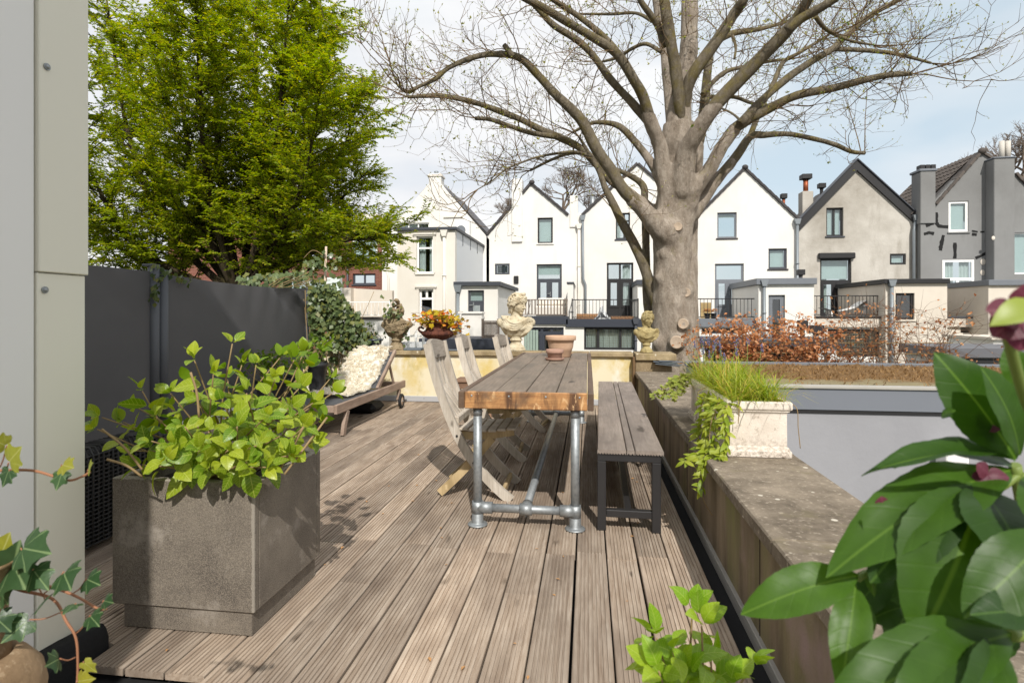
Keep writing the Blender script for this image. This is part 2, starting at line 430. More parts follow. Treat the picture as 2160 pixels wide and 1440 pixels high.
# knotted wet spots are part of the boards; two round stains where pots once stood
# ------------------------------------------------------------------ right parapet wall
pw = thing('parapet_wall', 'long low concrete wall with broad lichen covered coping right of deck', 'wall', (.85, 3.5, -.1))
b = MB(); b.box((.63, -.6, -.1), (1.02, 7.36, .408)); bw(b, 'wall_body', M['stained'], pw)
ys = [-.6, .75, 1.95, 3.12, 4.3, 5.5, 6.62, 7.33]
for i in range(7):
    b = MB(); b.box((.592, ys[i] + .003, .408), (1.068, ys[i + 1] - .003, .462 + (.002 if i % 2 else 0)), .006); bw(b, 'coping_stone', M['coping'], pw)
b = MB(); b.box((.616, -.3, -.055), (.632, 7.3, -.012), .004); b.box((.613, -.3, -.010), (.634, 7.3, .010), .003); bw(b, 'flashing_strip', plain('grey_flashing', S(160, 156, 150), .6, .2, var=.2), pw)
M['old_joint'] = plain('old_joint', S(70, 60, 48), .9, var=.4)
for yy in (2.2, 3.75, 5.25, 6.4):
    b = MB(); b.box((.6275, yy, -.09), (.6305, yy + .006, .4)); bw(b, 'panel_joint', M['old_joint'], pw)
# ------------------------------------------------------------------ back parapet wall
bk = thing('back_wall', 'yellow stained rendered wall with stone coping at far end of deck', 'wall', (-1.7, 7.62, -.1))
b = MB(); b.box((-4.25, 7.5, -.1), (.572, 7.74, .632)); bw(b, 'wall_body', M['yellow'], bk)
xs = [-4.25, -3.2, -2.25, -1.55, -.62, .02, .58]
for i in range(6):
    b = MB(); b.box((xs[i] + .002, 7.455, .632), (xs[i + 1] - .002, 7.80, .684 + (.003 if i % 2 else 0)), .005); bw(b, 'coping_stone', M['coping_back'], bk)
b = MB(); b.box((-4.2, 7.482, .0), (.56, 7.499, .075), .003); bw(b, 'edge_trim', M['alu'], bk)
b = MB()
for i in range(16): b.ball((-4.0 + i * .3, 7.481, .045), (.008, .004, .008), 8, 5)
bw(b, 'screw', M['galv'], bk)
# end pillar with its cap
pl = thing('end_pillar', 'short stone pillar with flat cap where the two walls meet, beneath small bust', 'pillar', (.83, 7.56, -.1))
b = MB(); b.box((.60, 7.37, -.1), (1.05, 7.75, .60), .008); bw(b, 'pillar_block', m_coping('pillar_stone', S(150, 132, 104), S(104, 90, 68), S(170, 152, 120), S(120, 108, 70)), pl)
b = MB(); b.box((.60, 7.33, .602), (1.10, 7.80, .685), .006); bw(b, 'cap', M['coping_back'], pl)
b = MB(); b.box((.565, 7.36, -.05), (.598, 7.50, .64), .004); bw(b, 'corner_post', plain('old_timber', S(104, 82, 56), .9, var=.4, scale=12, bump=.5), pl)
slm = plain('slate', S(96, 104, 112), .7, var=.25, scale=10, bump=.3)
for i, (z, dx, rz) in enumerate(((.545, .0, .04), (.56, .03, -.05), (.576, -.02, .02), (.590, .045, .1))):
    b = MB(); b.box((-.15, -.05, 0), (.15, .05, .009), .003)
    o = b.build('slate', slm); o.location = (.98 + dx, 7.32, z); o.rotation_euler = (0, R(6 - i), rz)
    tag(o, ('bottom', 'second lowest', 'second highest', 'topmost')[i] + ' of four thin grey slates sticking out under the pillar cap', 'slate', 'slates under the pillar cap')
# ------------------------------------------------------------------ left kerb below the screens
kb = MB(); kb.box((-4.3, 1.86, -.1), (-3.98, 7.48, .10), .005); o = bw(kb, 'kerb_wall', plain('white_kerb', S(206, 206, 202), .8, var=.1), None)
tag(o, 'low pale kerb running under the charcoal fabric screens', 'wall')
# ------------------------------------------------------------------ own house: extension at the left edge, main block behind the camera
hx = thing('house_extension', 'cream clad side wall of own house at left edge of photo', 'building', (-4, 0, -.1))
b = MB(); b.box((-8.0, -.29, -1.8), (-1.822, 1.80, 3.1)); b.box((-8.05, -.29, 3.1), (-1.75, 1.86, 3.22), .01); bw(b, 'wall_core', M['panel2'], hx)
b = MB(); b.box((-1.823, -.28, .03), (-1.802, 1.645, 3.09), .003); bw(b, 'cladding_panel', M['panel2'], hx)
b = MB(); b.box((-1.823, 1.651, .03), (-1.798, 1.832, 1.333), .003); bw(b, 'cladding_panel', M['panel'], hx)
b = MB(); b.box((-1.823, 1.651, 1.336), (-1.790, 1.838, 3.09), .003); bw(b, 'cladding_panel', M['panel'], hx)
b = MB(); b.box((-8.0, 1.803, .03), (-1.824, 1.836, 3.09), .003); bw(b, 'end_panel', M['panel'], hx)
for z, x in ((2.02, -1.789), (1.277, -1.797)):
    b = MB(); b.tube([(x, 1.675, z), (x + .004, 1.675, z)], .0115, 14); b.ball((x + .004, 1.675, z), (.006, .008, .008), 10, 6); bw(b, 'bolt', M['galv'], hx)
b = MB(); b.grid(lambda u, v: (-1.80 + .075 * min(1, u * 1.4) + .01 * math.sin(v * 9), 1.40 + .45 * v, (.095 - .10 * max(0, u - .55) / .45) - .02 * v), 8, 8); b.box((-1.81, 1.40, -.06), (-1.72, 1.84, .05), .01)
bw(b, 'roofing_upstand', plain('black_felt', (.014, .014, .015), .95, bump=.9, bscale=240), hx)
hm = thing('own_house', 'tall white rendered main block of own house behind the terrace', 'building', (-5, -2.5, -1.8))
b = MB(); b.box((-9.0, -5.0, -1.8), (-1.03, -.31, 6.95)); bw(b, 'wall', M['panel2'], hm)
b = MB(); b.box((-9.1, -5.1, 6.95), (-1.02, -.29, 7.1), .02); bw(b, 'roof_edge', M['char_post'], hm)
# ------------------------------------------------------------------ charcoal fabric screens
def m_canvas():
    k = NT('charcoal_canvas'); k.set(.72, 0, .3); v = k.coord('Object')
    k.color(k.mix(k.noise(v, 2.5, 5, .6), S(76, 76, 78), S(92, 91, 92))); k.bump(k.noise(v, 380, 2), .15, .001); 
    tr = k.n('ShaderNodeBsdfTranslucent'); tr.inputs[0].default_value = (.16, .155, .15, 1); ms = k.n('ShaderNodeMixShader'); ms.inputs[0].default_value = .12
    k.l(k.b.outputs[0], ms.inputs[1]); k.l(tr.outputs[0], ms.inputs[2]); k.l(ms.outputs[0], k.o.inputs[0]); return k.m
M['canvas'] = m_canvas()
SX = -3.95
def canvas(y0, y1, z0a, z0b, za, zb, sag, amp):
    def fn(u, v):
        zt = za + (zb - za) * u - sag * math.sin(math.pi * u) ; zl = z0a
        z = zl + (zt - zl) * v; top = max(0, v - .55) / .45
        x = .02 * math.sin(math.pi * u) * math.sin(math.pi * v)
        x += amp * top ** 1.3 * (math.sin(9 * u + 3.2 * v + 1) * .5 + .45 * math.sin(26 * u + 11 * v) + .25 * math.sin(47 * u - 8 * v)) * (.35 + .65 * u)
        x += amp * 1.5 * math.exp(-((u + v * .9 - 1.72) / .035) ** 2) * top - amp * 1.3 * math.exp(-((u + v * .7 - 1.42) / .03) ** 2) * top
        x += .012 * math.exp(-((u * 1.3 + v - 1.15) / .05) ** 2) * (1 - u) 
        return (SX + x, y0 + (y1 - y0) * u, z)
    m = MB().grid(fn, 70, 36); return m
s1 = thing('privacy_screen', 'shaded charcoal fabric screen between the cream wall and the grey posts', 'screen', (SX, 3.6, .1), group='pull-out fabric screens')
bw(canvas(2.2, 4.70, .12, .12, 1.605, 1.580, .006, .004), 'canvas', M['canvas'], s1)
b = MB(); b.tube([(SX, 4.74, .0), (SX, 4.74, 1.63)], .047, 18); bw(b, 'post', M['char_post'], s1)
b = MB(); b.box((SX - .08, 4.69, 1.625), (SX + .02, 4.80, 1.648), .004); bw(b, 'cap', M['char_post'], s1)
s2 = thing('privacy_screen', 'charcoal fabric screen with sagging top edge beside the ivy', 'screen', (SX, 6.3, .1), group='pull-out fabric screens')
bw(canvas(4.89, 7.58, .14, .14, 1.565, 1.545, .035, .036), 'canvas', M['canvas'], s2)
b = MB(); b.tube([(SX + .01, 4.838, .0), (SX + .01, 4.838, 1.60)], .047, 18); bw(b, 'post', M['char_post'], s2)
b = MB(); b.tube([(SX, 7.62, .0), (SX, 7.62, 1.565)], .028, 12); bw(b, 'end_post', M['char_post'], s2)
# ================================================================== houses across the gardens
def m_stucco(name, c, dirt, amt=.5, scale=.5, streak=True, bump=.15):
    k = NT(name); k.set(.92, 0, .2); v = k.coord('World'); vs = k.coord('World', (1, 1, .22))
    cc = k.mix(k.ramp(k.noise(v, scale, 7, .62), .40, .74), lin(c), k.mix(amt, lin(c), lin(dirt)))
    if streak: cc = k.mix(k.ramp(k.noise(vs, 1.9, 6, .65), .54, .82), cc, k.mix(amt, lin(c), lin(dirt)))
    k.color(cc); k.bump(k.noise(v, 9, 8, .7), bump, .03); return k.m
M['white'] = m_stucco('white_stucco', S(226, 224, 219), S(192, 183, 168), .35)
M['cream'] = m_stucco('cream_stucco', S(222, 217, 208), S(200, 188, 170), .4)
M['greyrender'] = m_stucco('weathered_render', S(192, 187, 178), S(134, 126, 114), .85, .55, True, .35)
M['beige'] = m_stucco('pale_beige_render', S(212, 203, 190), S(176, 165, 150), .4)
M['darkgrey'] = m_stucco('grey_render', S(134, 134, 133), S(106, 105, 103), .6, .4)
M['navy'] = plain('navy_paint', S(52, 56, 66), .55, var=.1)
M['anth'] = plain('anthracite_paint', S(66, 69, 76), .5, var=.1)
M['black'] = plain('black_paint', S(38, 37, 38), .5, var=.15)
M['midgrey'] = plain('grey_paint', S(112, 116, 122), .5, var=.08)
M['whitewood'] = plain('white_paint', S(240, 239, 236), .45, var=.04)
M['tile'] = plain('dark_roof_tile', S(70, 66, 66), .75, var=.3, scale=5, bump=.2, rand=.35)
M['tileb'] = plain('brown_roof_tile', S(92, 84, 78), .75, var=.25, scale=5, bump=.2, rand=.4)
M['roofdark'] = plain('roof_felt', S(74, 72, 72), .8, var=.2, scale=2)
M['zinc'] = plain('zinc', S(128, 134, 138), .5, .3, var=.1, scale=2)
M['zincroof'] = plain('zinc_roof', S(108, 108, 112), .5, .2, var=.15, scale=1.2)
M['copper'] = plain('copper_flue', S(150, 82, 52), .5, .5, var=.2)
M['curtain'] = plain('curtain', S(206, 212, 208), .9, var=.1, scale=8)
M['blind'] = plain('pale_blind', S(196, 208, 206), .7, var=.04)
M['oldwood'] = wood('grey_fence_wood', S(122, 108, 98), S(152, 138, 126), S(108, 96, 88), 'z', rand=.3)
M['greenpaint'] = plain('sage_paint', S(140, 156, 146), .6, var=.1)
def m_glass():
    k = NT('window_glass'); k.t.nodes.remove(k.b)
    tr = k.n('ShaderNodeBsdfTransparent'); tr.inputs[0].default_value = (.88, .92, .92, 1); gl = k.n('ShaderNodeBsdfGlossy'); gl.inputs['Roughness'].default_value = .02
    lw = k.n('ShaderNodeLayerWeight'); lw.inputs[0].default_value = .5; fr = k.n('ShaderNodeMath', operation='MULTIPLY_ADD'); pw_ = k.math('POWER', lw.outputs['Facing'], 4.0); k.l(pw_, fr.inputs[0]); fr.inputs[1].default_value = .85; fr.inputs[2].default_value = .10; ms = k.n('ShaderNodeMixShader')
    k.l(fr.outputs[0], ms.inputs[0]); k.l(tr.outputs[0], ms.inputs[1]); k.l(gl.outputs[0], ms.inputs[2]); k.l(ms.outputs[0], k.o.inputs[0]); return k.m
M['glass'] = m_glass()

HY = 25.0; GZ = -1.8
def rect(a, b_, Y=HY):
    """photo rectangle (x0,y0)-(x1,y1) on the facade plane -> x0, x1, z0, z1"""
    p = PY(a[0], (a[1] + b_[1]) / 2, Y); q = PY(b_[0], (a[1] + b_[1]) / 2, Y); mx_ = (a[0] + b_[0]) / 2
    return p.x, q.x, PY(mx_, b_[1], Y).z, PY(mx_, a[1], Y).z
def wall_y(roofline, openings, yf, th=.25, zb=GZ):
    """front wall facing -y: roofline [(x,z)...] left to right, rectangular openings (x0,x1,z0,z1) cut right through"""
    m = MB()
    def top(x):
        for (xa, za), (xb, zb_) in zip(roofline, roofline[1:]):
            if xa - 1e-6 <= x <= xb + 1e-6 and xb > xa: return za + (zb_ - za) * (x - xa) / (xb - xa)
        return roofline[-1][1]
    x0, x1 = roofline[0][0], roofline[-1][0]
    br = sorted({round(x, 5) for x in [p[0] for p in roofline] + [o[0] for o in openings] + [o[1] for o in openings] if x0 - 1e-6 <= x <= x1 + 1e-6})
    for xa, xb in zip(br, br[1:]):
        if xb - xa < 1e-4: continue
        mid = (xa + xb) / 2; ops = sorted([o for o in openings if o[0] < mid < o[1]], key=lambda o: o[2]); z = zb
        for o in ops:
            if o[2] > z: m.prism([(xa, z), (xb, z), (xb, o[2]), (xa, o[2])], 'y', yf, yf + th)
            z = max(z, o[3])
        ta, tb = top(xa + 1e-5), top(xb - 1e-5)
        if min(ta, tb) > z: m.prism([(xa, z), (xb, z), (xb, tb), (xa, ta)], 'y', yf, yf + th)
        elif max(ta, tb) > z: m.prism([(xa, min(z, ta)), (xb, min(z, tb)), (xb, tb), (xa, ta)], 'y', yf, yf + th)
    return m
def opening(par, r, yf, fm, kind='window', fw=.06, mull=(), trans=(), sill=None, rev=.08, curtain=None, handle=False, solid_low=0.0, blind=0.0, leaf=None, bars=None):
    """window or door: outer frame, mullions at width fractions, transoms at height fractions (from the bottom); panes are sub-parts"""
    x0, x1, z0, z1 = r; y = yf + rev; m = MB(); d = .06
    m.box((x0, y, z0), (x0 + fw, y + d, z1)); m.box((x1 - fw, y, z0), (x1, y + d, z1))
    m.box((x0 + fw, y + .001, z0), (x1 - fw, y + d, z0 + fw)); m.box((x0 + fw, y + .001, z1 - fw), (x1 - fw, y + d, z1))
    xi0, xi1, zi0, zi1 = x0 + fw, x1 - fw, z0 + fw, z1 - fw
    W_, H_ = xi1 - xi0, zi1 - zi0; hw = fw * .55
    xm = [xi0 + W_ * f for f in mull]; zt = [zi0 + H_ * f for f in trans]
    for zz in zt: m.box((xi0, y + .002, zz - hw), (xi1, y + d, zz + hw))
    cells = list(zip([zi0] + [z + hw for z in zt], [z - hw for z in zt] + [zi1]))
    for ci, (za, zb_) in enumerate(cells):
        ml = xm if (leaf is None or ci in leaf) else []
        for xx in ml: m.box((xx - hw, y + .004, za), (xx + hw, y + d, zb_))
    o = bw(m, kind, fm, par)
    for ci, (za, zb_) in enumerate(cells):
        ml = xm if (leaf is None or ci in leaf) else []
        for xa, xb in zip([xi0] + [x + hw for x in ml], [x - hw for x in ml] + [xi1]):
            zlow = za
            if solid_low and ci == 0:
                zlow = za + (zb_ - za) * solid_low; b = MB(); b.box((xa, y + .02, za), (xb, y + .05, zlow)); bw(b, 'lower_panel', fm, o)
            if kind == 'door' and ci == 0:      # leaf stiles
                b = MB(); s_ = min(.09, (xb - xa) * .2)
                for q in (xa, xb - s_): b.box((q, y - .012, zlow), (q + s_, y + .045, zb_))
                b.box((xa + s_, y - .011, zb_ - s_), (xb - s_, y + .045, zb_)); b.box((xa + s_, y - .011, zlow), (xb - s_, y + .045, zlow + s_)); bw(b, 'door_leaf', fm, o)
            b = MB(); b.box((xa, y + .028, zlow), (xb, y + .034, zb_)); bw(b, 'pane', M['glass'], o)
    if blind:
        b = MB(); b.box((xi0, y + .10, zi1 - H_ * blind), (xi1, y + .11, zi1)); bw(b, 'blind', M['blind'], o)
    if curtain:
        b = MB()
        for f0, f1 in curtain:
            xa, xb = xi0 + W_ * f0, xi0 + W_ * f1; n = max(6, int((xb - xa) / .03))
            b.grid(lambda u, v: (xa + (xb - xa) * u, y + .16 + .02 * math.sin(u * n * 1.6), zi0 + H_ * v), n * 2, 1)
        bw(b, 'curtain', M['curtain'], o)
    if bars:
        b = MB(); nx, nz_ = bars
        for i in range(1, nx): b.box((xi0 + W_ * i / nx - .006, y + .07, zi0), (xi0 + W_ * i / nx + .006, y + .08, zi1))
        for i in range(1, nz_): b.box((xi0, y + .071, zi0 + H_ * i / nz_ - .006), (xi1, y + .079, zi0 + H_ * i / nz_ + .006))
        bw(b, 'leading', plain('lead_bars', S(170, 160, 140), .6), o)
    if sill:
        b = MB(); b.box((x0 - .05, yf - .05, z0 - .06), (x1 + .05, yf + rev, z0 - .002), .008); bw(b, 'sill', sill, o)
    if handle:
        b = MB(); hx_ = (xm[0] if xm else x0 + .12) + .03; hz_ = z0 + 1.0
        b.box((hx_, y - .03, hz_ - .1), (hx_ + .03, y - .012, hz_ + .1)); b.box((hx_ - .11, y - .06, hz_), (hx_ + .03, y - .04, hz_ + .025)); bw(b, 'handle', M['galv'], o)
    return o
def verge(par, pts, yf, m=None, step=.31, w=.16, h=.11, out=.09):
    """row of verge tiles along the gable edge, each a piece"""
    m = m or M['tile']
    for (xa, za), (xb, zb_) in zip(pts, pts[1:]):
        ln = math.hypot(xb - xa, zb_ - za); n = max(1, int(ln / step)); s_ = ln / n; a = math.atan2(zb_ - za, xb - xa)
        b = MB(); b.box((0, -out, -.03), (s_ * 1.03, .28, h - .035), .012); me = b.mesh('verge_tile', m)
        b.add([(0, 0, 0)], [])
        for i in range(n):
            f = i / n
            o = link('verge_tile', me, par); o.matrix_parent_inverse = wmat(par).inverted()
            up = 1 if xb > xa else 1
            o.location = (xa + (xb - xa) * f, yf, za + (zb_ - za) * f); tilt = (.05 if zb_ < za else -.05)
            o.rotation_euler = (0, -a + tilt * (1 if xb > xa else -1), 0)
def roof_slab(par, pts, yf, depth, m, th=.1, name='roof', drop=0.0):
    """sloping slabs behind the gable, following [(x,z)...]"""
    b = MB()
    for (xa, za), (xb, zb_) in zip(pts, pts[1:]):
        b.prism([(xa, za - th - drop), (xb, zb_ - th - drop), (xb, zb_ - drop), (xa, za - drop)], 'y', yf, yf + depth)
    return bw(b, name, m, par)
def pipe(par, pts, r=.05, m=None, name='drainpipe', head=True):
    b = MB(); b.tube(pts, r, 10); p = Vector(pts[0])
    if head: b.prism([(p.x - .13, p.z + .16), (p.x - .07, p.z - .06), (p.x + .07, p.z - .06), (p.x + .13, p.z + .16)], 'y', p.y - .09, p.y + .09)
    for q in pts[1:-1]: pass
    n = len(pts)
    for i in range(1, 4):
        q = Vector(pts[0]).lerp(Vector(pts[-1]), i / 4) if n == 2 else None
        if q: b.tube([q - Vector((0, 0, .025)), q + Vector((0, 0, .025))], r * 1.3, 10)
    return bw(b, name, m or M['zinc'], par)
def flue(par, x, y, z0, z1, r=.07, m=None, cap=True, name='flue'):
    b = MB(); b.tube([(x, y, z0), (x, y, z1)], r, 12); o = bw(b, name, m or M['galv'], par)
    if cap:
        b = MB(); b.box((x - r * 2, y - r * 2, z1 + .02), (x + r * 2, y + r * 2, z1 + .22), .01); b.tube([(x, y, z1 - .02), (x, y, z1 + .02)], r * 1.2, 12); bw(b, 'cowl', M['black'], o)
    return o
def railing(par, x0, x1, y, z0, z1, m, kind='metal', gap=.11, sides=None):
    """metal: round bars; wood: flat slats; every bar is a piece"""
    b = MB(); hw = .02 if kind == 'metal' else .03
    b.box((x0, y - hw, z1 - .035), (x1, y + hw, z1)); b.box((x0, y - hw, z0 + .05), (x1, y + hw, z0 + .08))
    for x in (x0, x1): b.box((x - .022, y - .022, z0), (x + .022, y + .022, z1 + .03))
    if sides:
        for x in (x0, x1): b.box((x - .015, y, z1 - .035), (x + .015, y + sides, z1)); b.box((x - .015, y, z0 + .05), (x + .015, y + sides, z0 + .08))
    o = bw(b, 'railing', m, par)
    c = MB(); w_ = .009 if kind == 'metal' else .024
    c.box((-w_, -w_ * .6, z0 + .08), (w_, w_ * .6, z1 - .035)); me = c.mesh('baluster', m); n = int((x1 - x0) / gap)
    for i in range(1, n):
        q = link('baluster' if kind == 'metal' else 'slat', me, o, ((x0 + (x1 - x0) * i / n), y, 0)); q.matrix_parent_inverse = wmat(o).inverted()
    return o
def block(par, a, b_, m, name='wall', bev=0): q = MB(); q.box(a, b_, bev); return bw(q, name, m, par)
def P2(x, y, Y=HY): p = PY(x, y, Y); return (p.x, p.z)

# ---------------------------------------------------------------- house A: big white gable with flat roofed wing, at left
A = thing('white_gable_house', 'tall white gabled house with chimney on its ridge and flat roofed wing, left of row', 'house', (-6.5, 25, GZ))
apx = P2(917, 372); lft = P2(806, 505); rgt = P2(1032, 505)
ra = [(lft[0], lft[1]), (apx[0], apx[1]), (rgt[0], rgt[1])]
at = rect((838, 470), (905, 482))
bw(wall_y(ra, [at], HY), 'wall', M['white'], A)
opening(A, at, HY, M['whitewood'], fw=.05, mull=(.33, .66), curtain=((0, .6),))
block(A, (lft[0], HY + .26, GZ), (lft[0] + .2, HY + 7, lft[1] - .2), M['white'], 'side_wall')
roof_slab(A, [(lft[0], lft[1] + .02), apx, (rgt[0] + .4, rgt[1] - .25)], HY + .25, 8, M['zincroof'], .12, drop=.06)
rf = roof_slab(A, [(apx[0] + .35, apx[1] - .42), (rgt[0] + .35, rgt[1] - .17)], HY + .02, .14, M['black'], .09, 'barge_board')
# standing seams on the visible right slope
dx, dz = rgt[0] + .4 - apx[0], rgt[1] - .25 - apx[1]
b = MB()
for i in range(14):
    y = HY + .6 + i * .5; b.prism([(apx[0], apx[1] - .06), (apx[0] + dx, apx[1] + dz - .06), (apx[0] + dx, apx[1] + dz - .01), (apx[0], apx[1] - .01)], 'y', y, y + .025)
bw(b, 'roof_seam', M['zincroof'], A)
c0 = rect((905, 366), (931, 392)); block(A, (c0[0], HY - .05, apx[1] - 1.1), (c0[1], HY + .5, c0[3]), M['white'], 'chimney', .02)
block(A, (c0[0] - .05, HY - .09, c0[3] - .16), (c0[1] + .05, HY + .54, c0[3] - .06), M['cream'], 'chimney_cap', .02)
flue(A, (c0[0] + c0[1]) / 2, HY + .2, c0[3], c0[3] + .14, .1, M['zinc'], False, 'chimney_pot')
rw = rect((936, 455), (976, 459)); block(A, (rw[0], HY - .06, rw[2]), (rw[1], HY - .001, rw[3]), M['cream'], 'ledge')
p0, p1 = PY(893, 397, HY), PY(912, 470, HY); block(A, (p1.x, HY - .07, GZ), (PY(928, 470, HY).x, HY - .001, PY(917, 385, HY).z), M['white'], 'pilaster')
# wing
WY = 19.6
x0 = PY(838, 600, WY).x; x1 = PY(960, 600, WY).x; zt = PY(900, 486, WY).z
w1 = rect((879, 498), (913, 576), WY); w2 = rect((884, 609), (914, 672), WY)
bw(wall_y([(x0, zt), (x1, zt)], [w1, w2], WY), 'wing_wall', M['cream'], A)
opening(A, w1, WY, M['whitewood'], fw=.055, trans=(.70,), curtain=((0, .45), (.75, 1)), sill=M['cream'])
opening(A, w2, WY, M['whitewood'], fw=.07, mull=(.5,), trans=(.70,), leaf=(1,))
for ww in (w1, w2):
    b = MB(); b.box((ww[0] - .10, WY - .05, ww[3] + .0), (ww[1] + .10, WY - .001, ww[3] + .05)); b.box((ww[0] - .13, WY - .08, ww[3] + .05), (ww[1] + .13, WY - .001, ww[3] + .1))
    for q in (ww[0] - .09, ww[1] + .01): b.box((q, WY - .03, ww[2]), (q + .08, WY - .001, ww[3]))
    bw(b, 'window_surround', M['cream'], A)
block(A, (x1 - .25, WY + .251, GZ), (x1, HY - .01, zt), plain('shade_tinted_stucco', S(216, 219, 221), .9, var=.04, scale=.8), 'wing_side_wall')  # bluish tint puts this side's weaker light into the stucco colour
block(A, (x0, WY + .251, GZ), (x0 + .25, HY - .01, zt), M['cream'], 'wing_side_wall')
block(A, (x0 - .08, WY - .1, zt), (x1 + .08, HY - .01, zt + .1), M['anth'], 'wing_roof_edge', .01)
for i in range(3): block(A, (x1 + .002, 20.8 + i * 1.4, zt - .42), (x1 + .02, 20.83 + i * 1.4, zt), M['anth'], 'strap')
ac = rect((962, 470), (992, 488), 23.5); block(A, (ac[0], 23.3, zt + .11), (ac[1], 23.7, ac[3] + .1), M['whitewood'], 'air_conditioner', .03)
b = MB(); b.tube([((ac[0] + ac[1]) / 2 - .05, 23.3, (zt + .1 + ac[3] + .1) / 2), ((ac[0] + ac[1]) / 2 - .05, 23.28, (zt + .1 + ac[3] + .1) / 2)], .2, 20); bw(b, 'fan_grille', M['midgrey'], A)
dp = PY(937, 495, WY - .08); pipe(A, [(dp.x, WY - .08, dp.z), (dp.x, WY - .08, GZ)], .055, M['cream'])
dp = PY(814, 548, HY - .1); pipe(A, [(dp.x, HY - .1, dp.z), (dp.x + .12, HY - .1, dp.z - .8), (dp.x + .12, HY - .1, GZ)], .05, M['cream'])
# low annex in front with navy roof edge
AY = 17.4
xa0, xa1 = PY(962, 640, AY).x, PY(1050, 640, AY).x; za = PY(1005, 603, AY).z
dr = rect((987, 612), (1021, 712), AY)
bw(wall_y([(xa0, za), (xa1, za)], [dr], AY), 'annex_wall', M['white'], A)
opening(A, dr, AY, M['anth'], 'door', fw=.06, trans=(.78,), handle=True, blind=.2)
block(A, (xa1 - .2, AY + .251, GZ), (xa1, AY + 4.4, za - .01), M['white'], 'annex_side_wall')
block(A, (xa0 - .06, AY - .12, za), (xa1 + .1, AY + 4.5, za + .13), M['anth'], 'annex_roof_edge', .01)
dp = PY(966, 612, AY - .1); pipe(A, [(dp.x, AY - .1, dp.z), (dp.x, AY - .1, GZ)], .05)
# ---------------------------------------------------------------- house B
B = thing('white_gable_house', 'white house with lopsided gable, white stacks and timber balcony, behind large bust', 'house', (-2.4, 25, GZ))
xL, xR = P2(1026, 500)[0], P2(1226, 500)[0]
ap = P2(1121, 388); le = P2(1026, 500); re_ = P2(1199, 452)
rb = [(xL, le[1]), ap, (re_[0], re_[1]), (xR, re_[1] + .05)]
o1 = rect((1134, 459), (1166, 513)); o2 = rect((1132, 557), (1185, 668)); o3 = rect((1044, 556), (1075, 579))
bw(wall_y(rb, [o1, o2, o3], HY), 'wall', M['white'], B)
opening(B, o1, HY, M['black'], fw=.07, sill=M['white'], blind=.98)
opening(B, o2, HY, M['anth'], 'door', fw=.07, mull=(.5,), trans=(.72,), leaf=(0,), handle=True, blind=.18)
opening(B, o3, HY, M['anth'], fw=.08, rev=.03); b = MB(); b.box((o3[0] + .1, HY + .07, o3[2] + .09), (o3[1] - .1, HY + .078, o3[3] - .09)); bw(b, 'shutter', M['anth'], B)
rB = roof_slab(B, [(xL, le[1]), ap, (re_[0], re_[1])], HY + .25, 5, M['roofdark'], .12)
q1, q2 = P2(1103, 408), P2(1080, 435)
verge(rB, [P2(1028, 496), q2], HY); verge(rB, [q1, ap], HY); verge(rB, [ap, P2(1198, 453)], HY)
block(B, (q2[0], HY - .09, q2[1] - 1.6), (q1[0] - .02, HY + .5, P2(1090, 378)[1]), M['white'], 'chimney', .02)
block(B, (P2(1202, 500)[0], HY - .06, P2(1210, 480)[1]), (P2(1219, 500)[0], HY + .5, P2(1210, 413)[1]), M['white'], 'chimney', .02)
b = MB(); b.ball((PY(1122, 384, HY).x, HY - .05, ap[1] + .06), (.13, .12, .11), 12, 8); bw(b, 'ridge_end', M['tile'], B)
block(B, (P2(1084, 500)[0], HY - .08, P2(1084, 598)[1]), (P2(1094, 500)[0], HY - .001, P2(1084, 582)[1]), M['black'], 'wall_vent', .02)
dp = PY(1229, 462, HY - .12); pipe(B, [(dp.x, HY - .12, dp.z), (dp.x + .02, HY - .12, dp.z - 2.6), (dp.x + .12, HY - .12, dp.z - 2.85), (dp.x + .12, HY - .12, GZ)], .055)
dp = PY(1221, 480, HY - .1); pipe(B, [(dp.x, HY - .1, dp.z), (dp.x, HY - .1, GZ)], .055, M['cream'])
# ground floor extension carrying the balcony
def extension(H_, px0, px1, fy0, fy1, Y, fm, ops, wallm, rail=None, fascia_h=None, edge=.1, cap=None):
    x0, x1 = PY(px0, 680, Y).x, PY(px1, 680, Y).x; zt_ = PY((px0 + px1) / 2, fy0, Y).z; zf = PY((px0 + px1) / 2, fy1, Y).z
    rs = [rect(a, c, Y) for a, c, _ in ops]
    bw(wall_y([(x0, zf), (x1, zf)], rs, Y), 'extension_wall', wallm, H_)
    for r, (_, _, kw) in zip(rs, ops): opening(H_, r, Y, **kw)
    block(H_, (x0 - .04, Y - edge, zf), (x1 + .04, HY - .01, zt_), fm, 'extension_roof_edge', .01)
    if cap: block(H_, (x0 - .06, Y - edge - .03, zt_), (x1 + .06, HY - .02, zt_ + .06), cap, 'roof_cap', .01)
    for q in (x0, x1 - .2): block(H_, (q, Y + .251, GZ), (q + .2, HY - .01, zf - .002), wallm, 'extension_side_wall')
    if rail:
        rx0, rx1 = PY(rail[0], 640, Y + .1).x, PY(rail[1], 640, Y + .1).x
        railing(H_, rx0, rx1, Y + .12, zt_ + (.06 if cap else 0), PY((rail[0] + rail[1]) / 2, rail[2], Y + .1).z, rail[3], rail[4], rail[5], HY - Y - .2)
    return x0, x1, zt_
EY = 21.6
ex = extension(B, 1094, 1196, 667, 684, EY, M['navy'], [((1120, 690), (1189, 790), dict(fm=M['navy'], kind='door', fw=.09, mull=(.30, .66), trans=(.93,), curtain=((.7, .95),)))], M['white'], (1102, 1196, 631, M['oldwood'], 'wood', .12))
b = MB(); xs_ = PY(1106, 720, EY).x
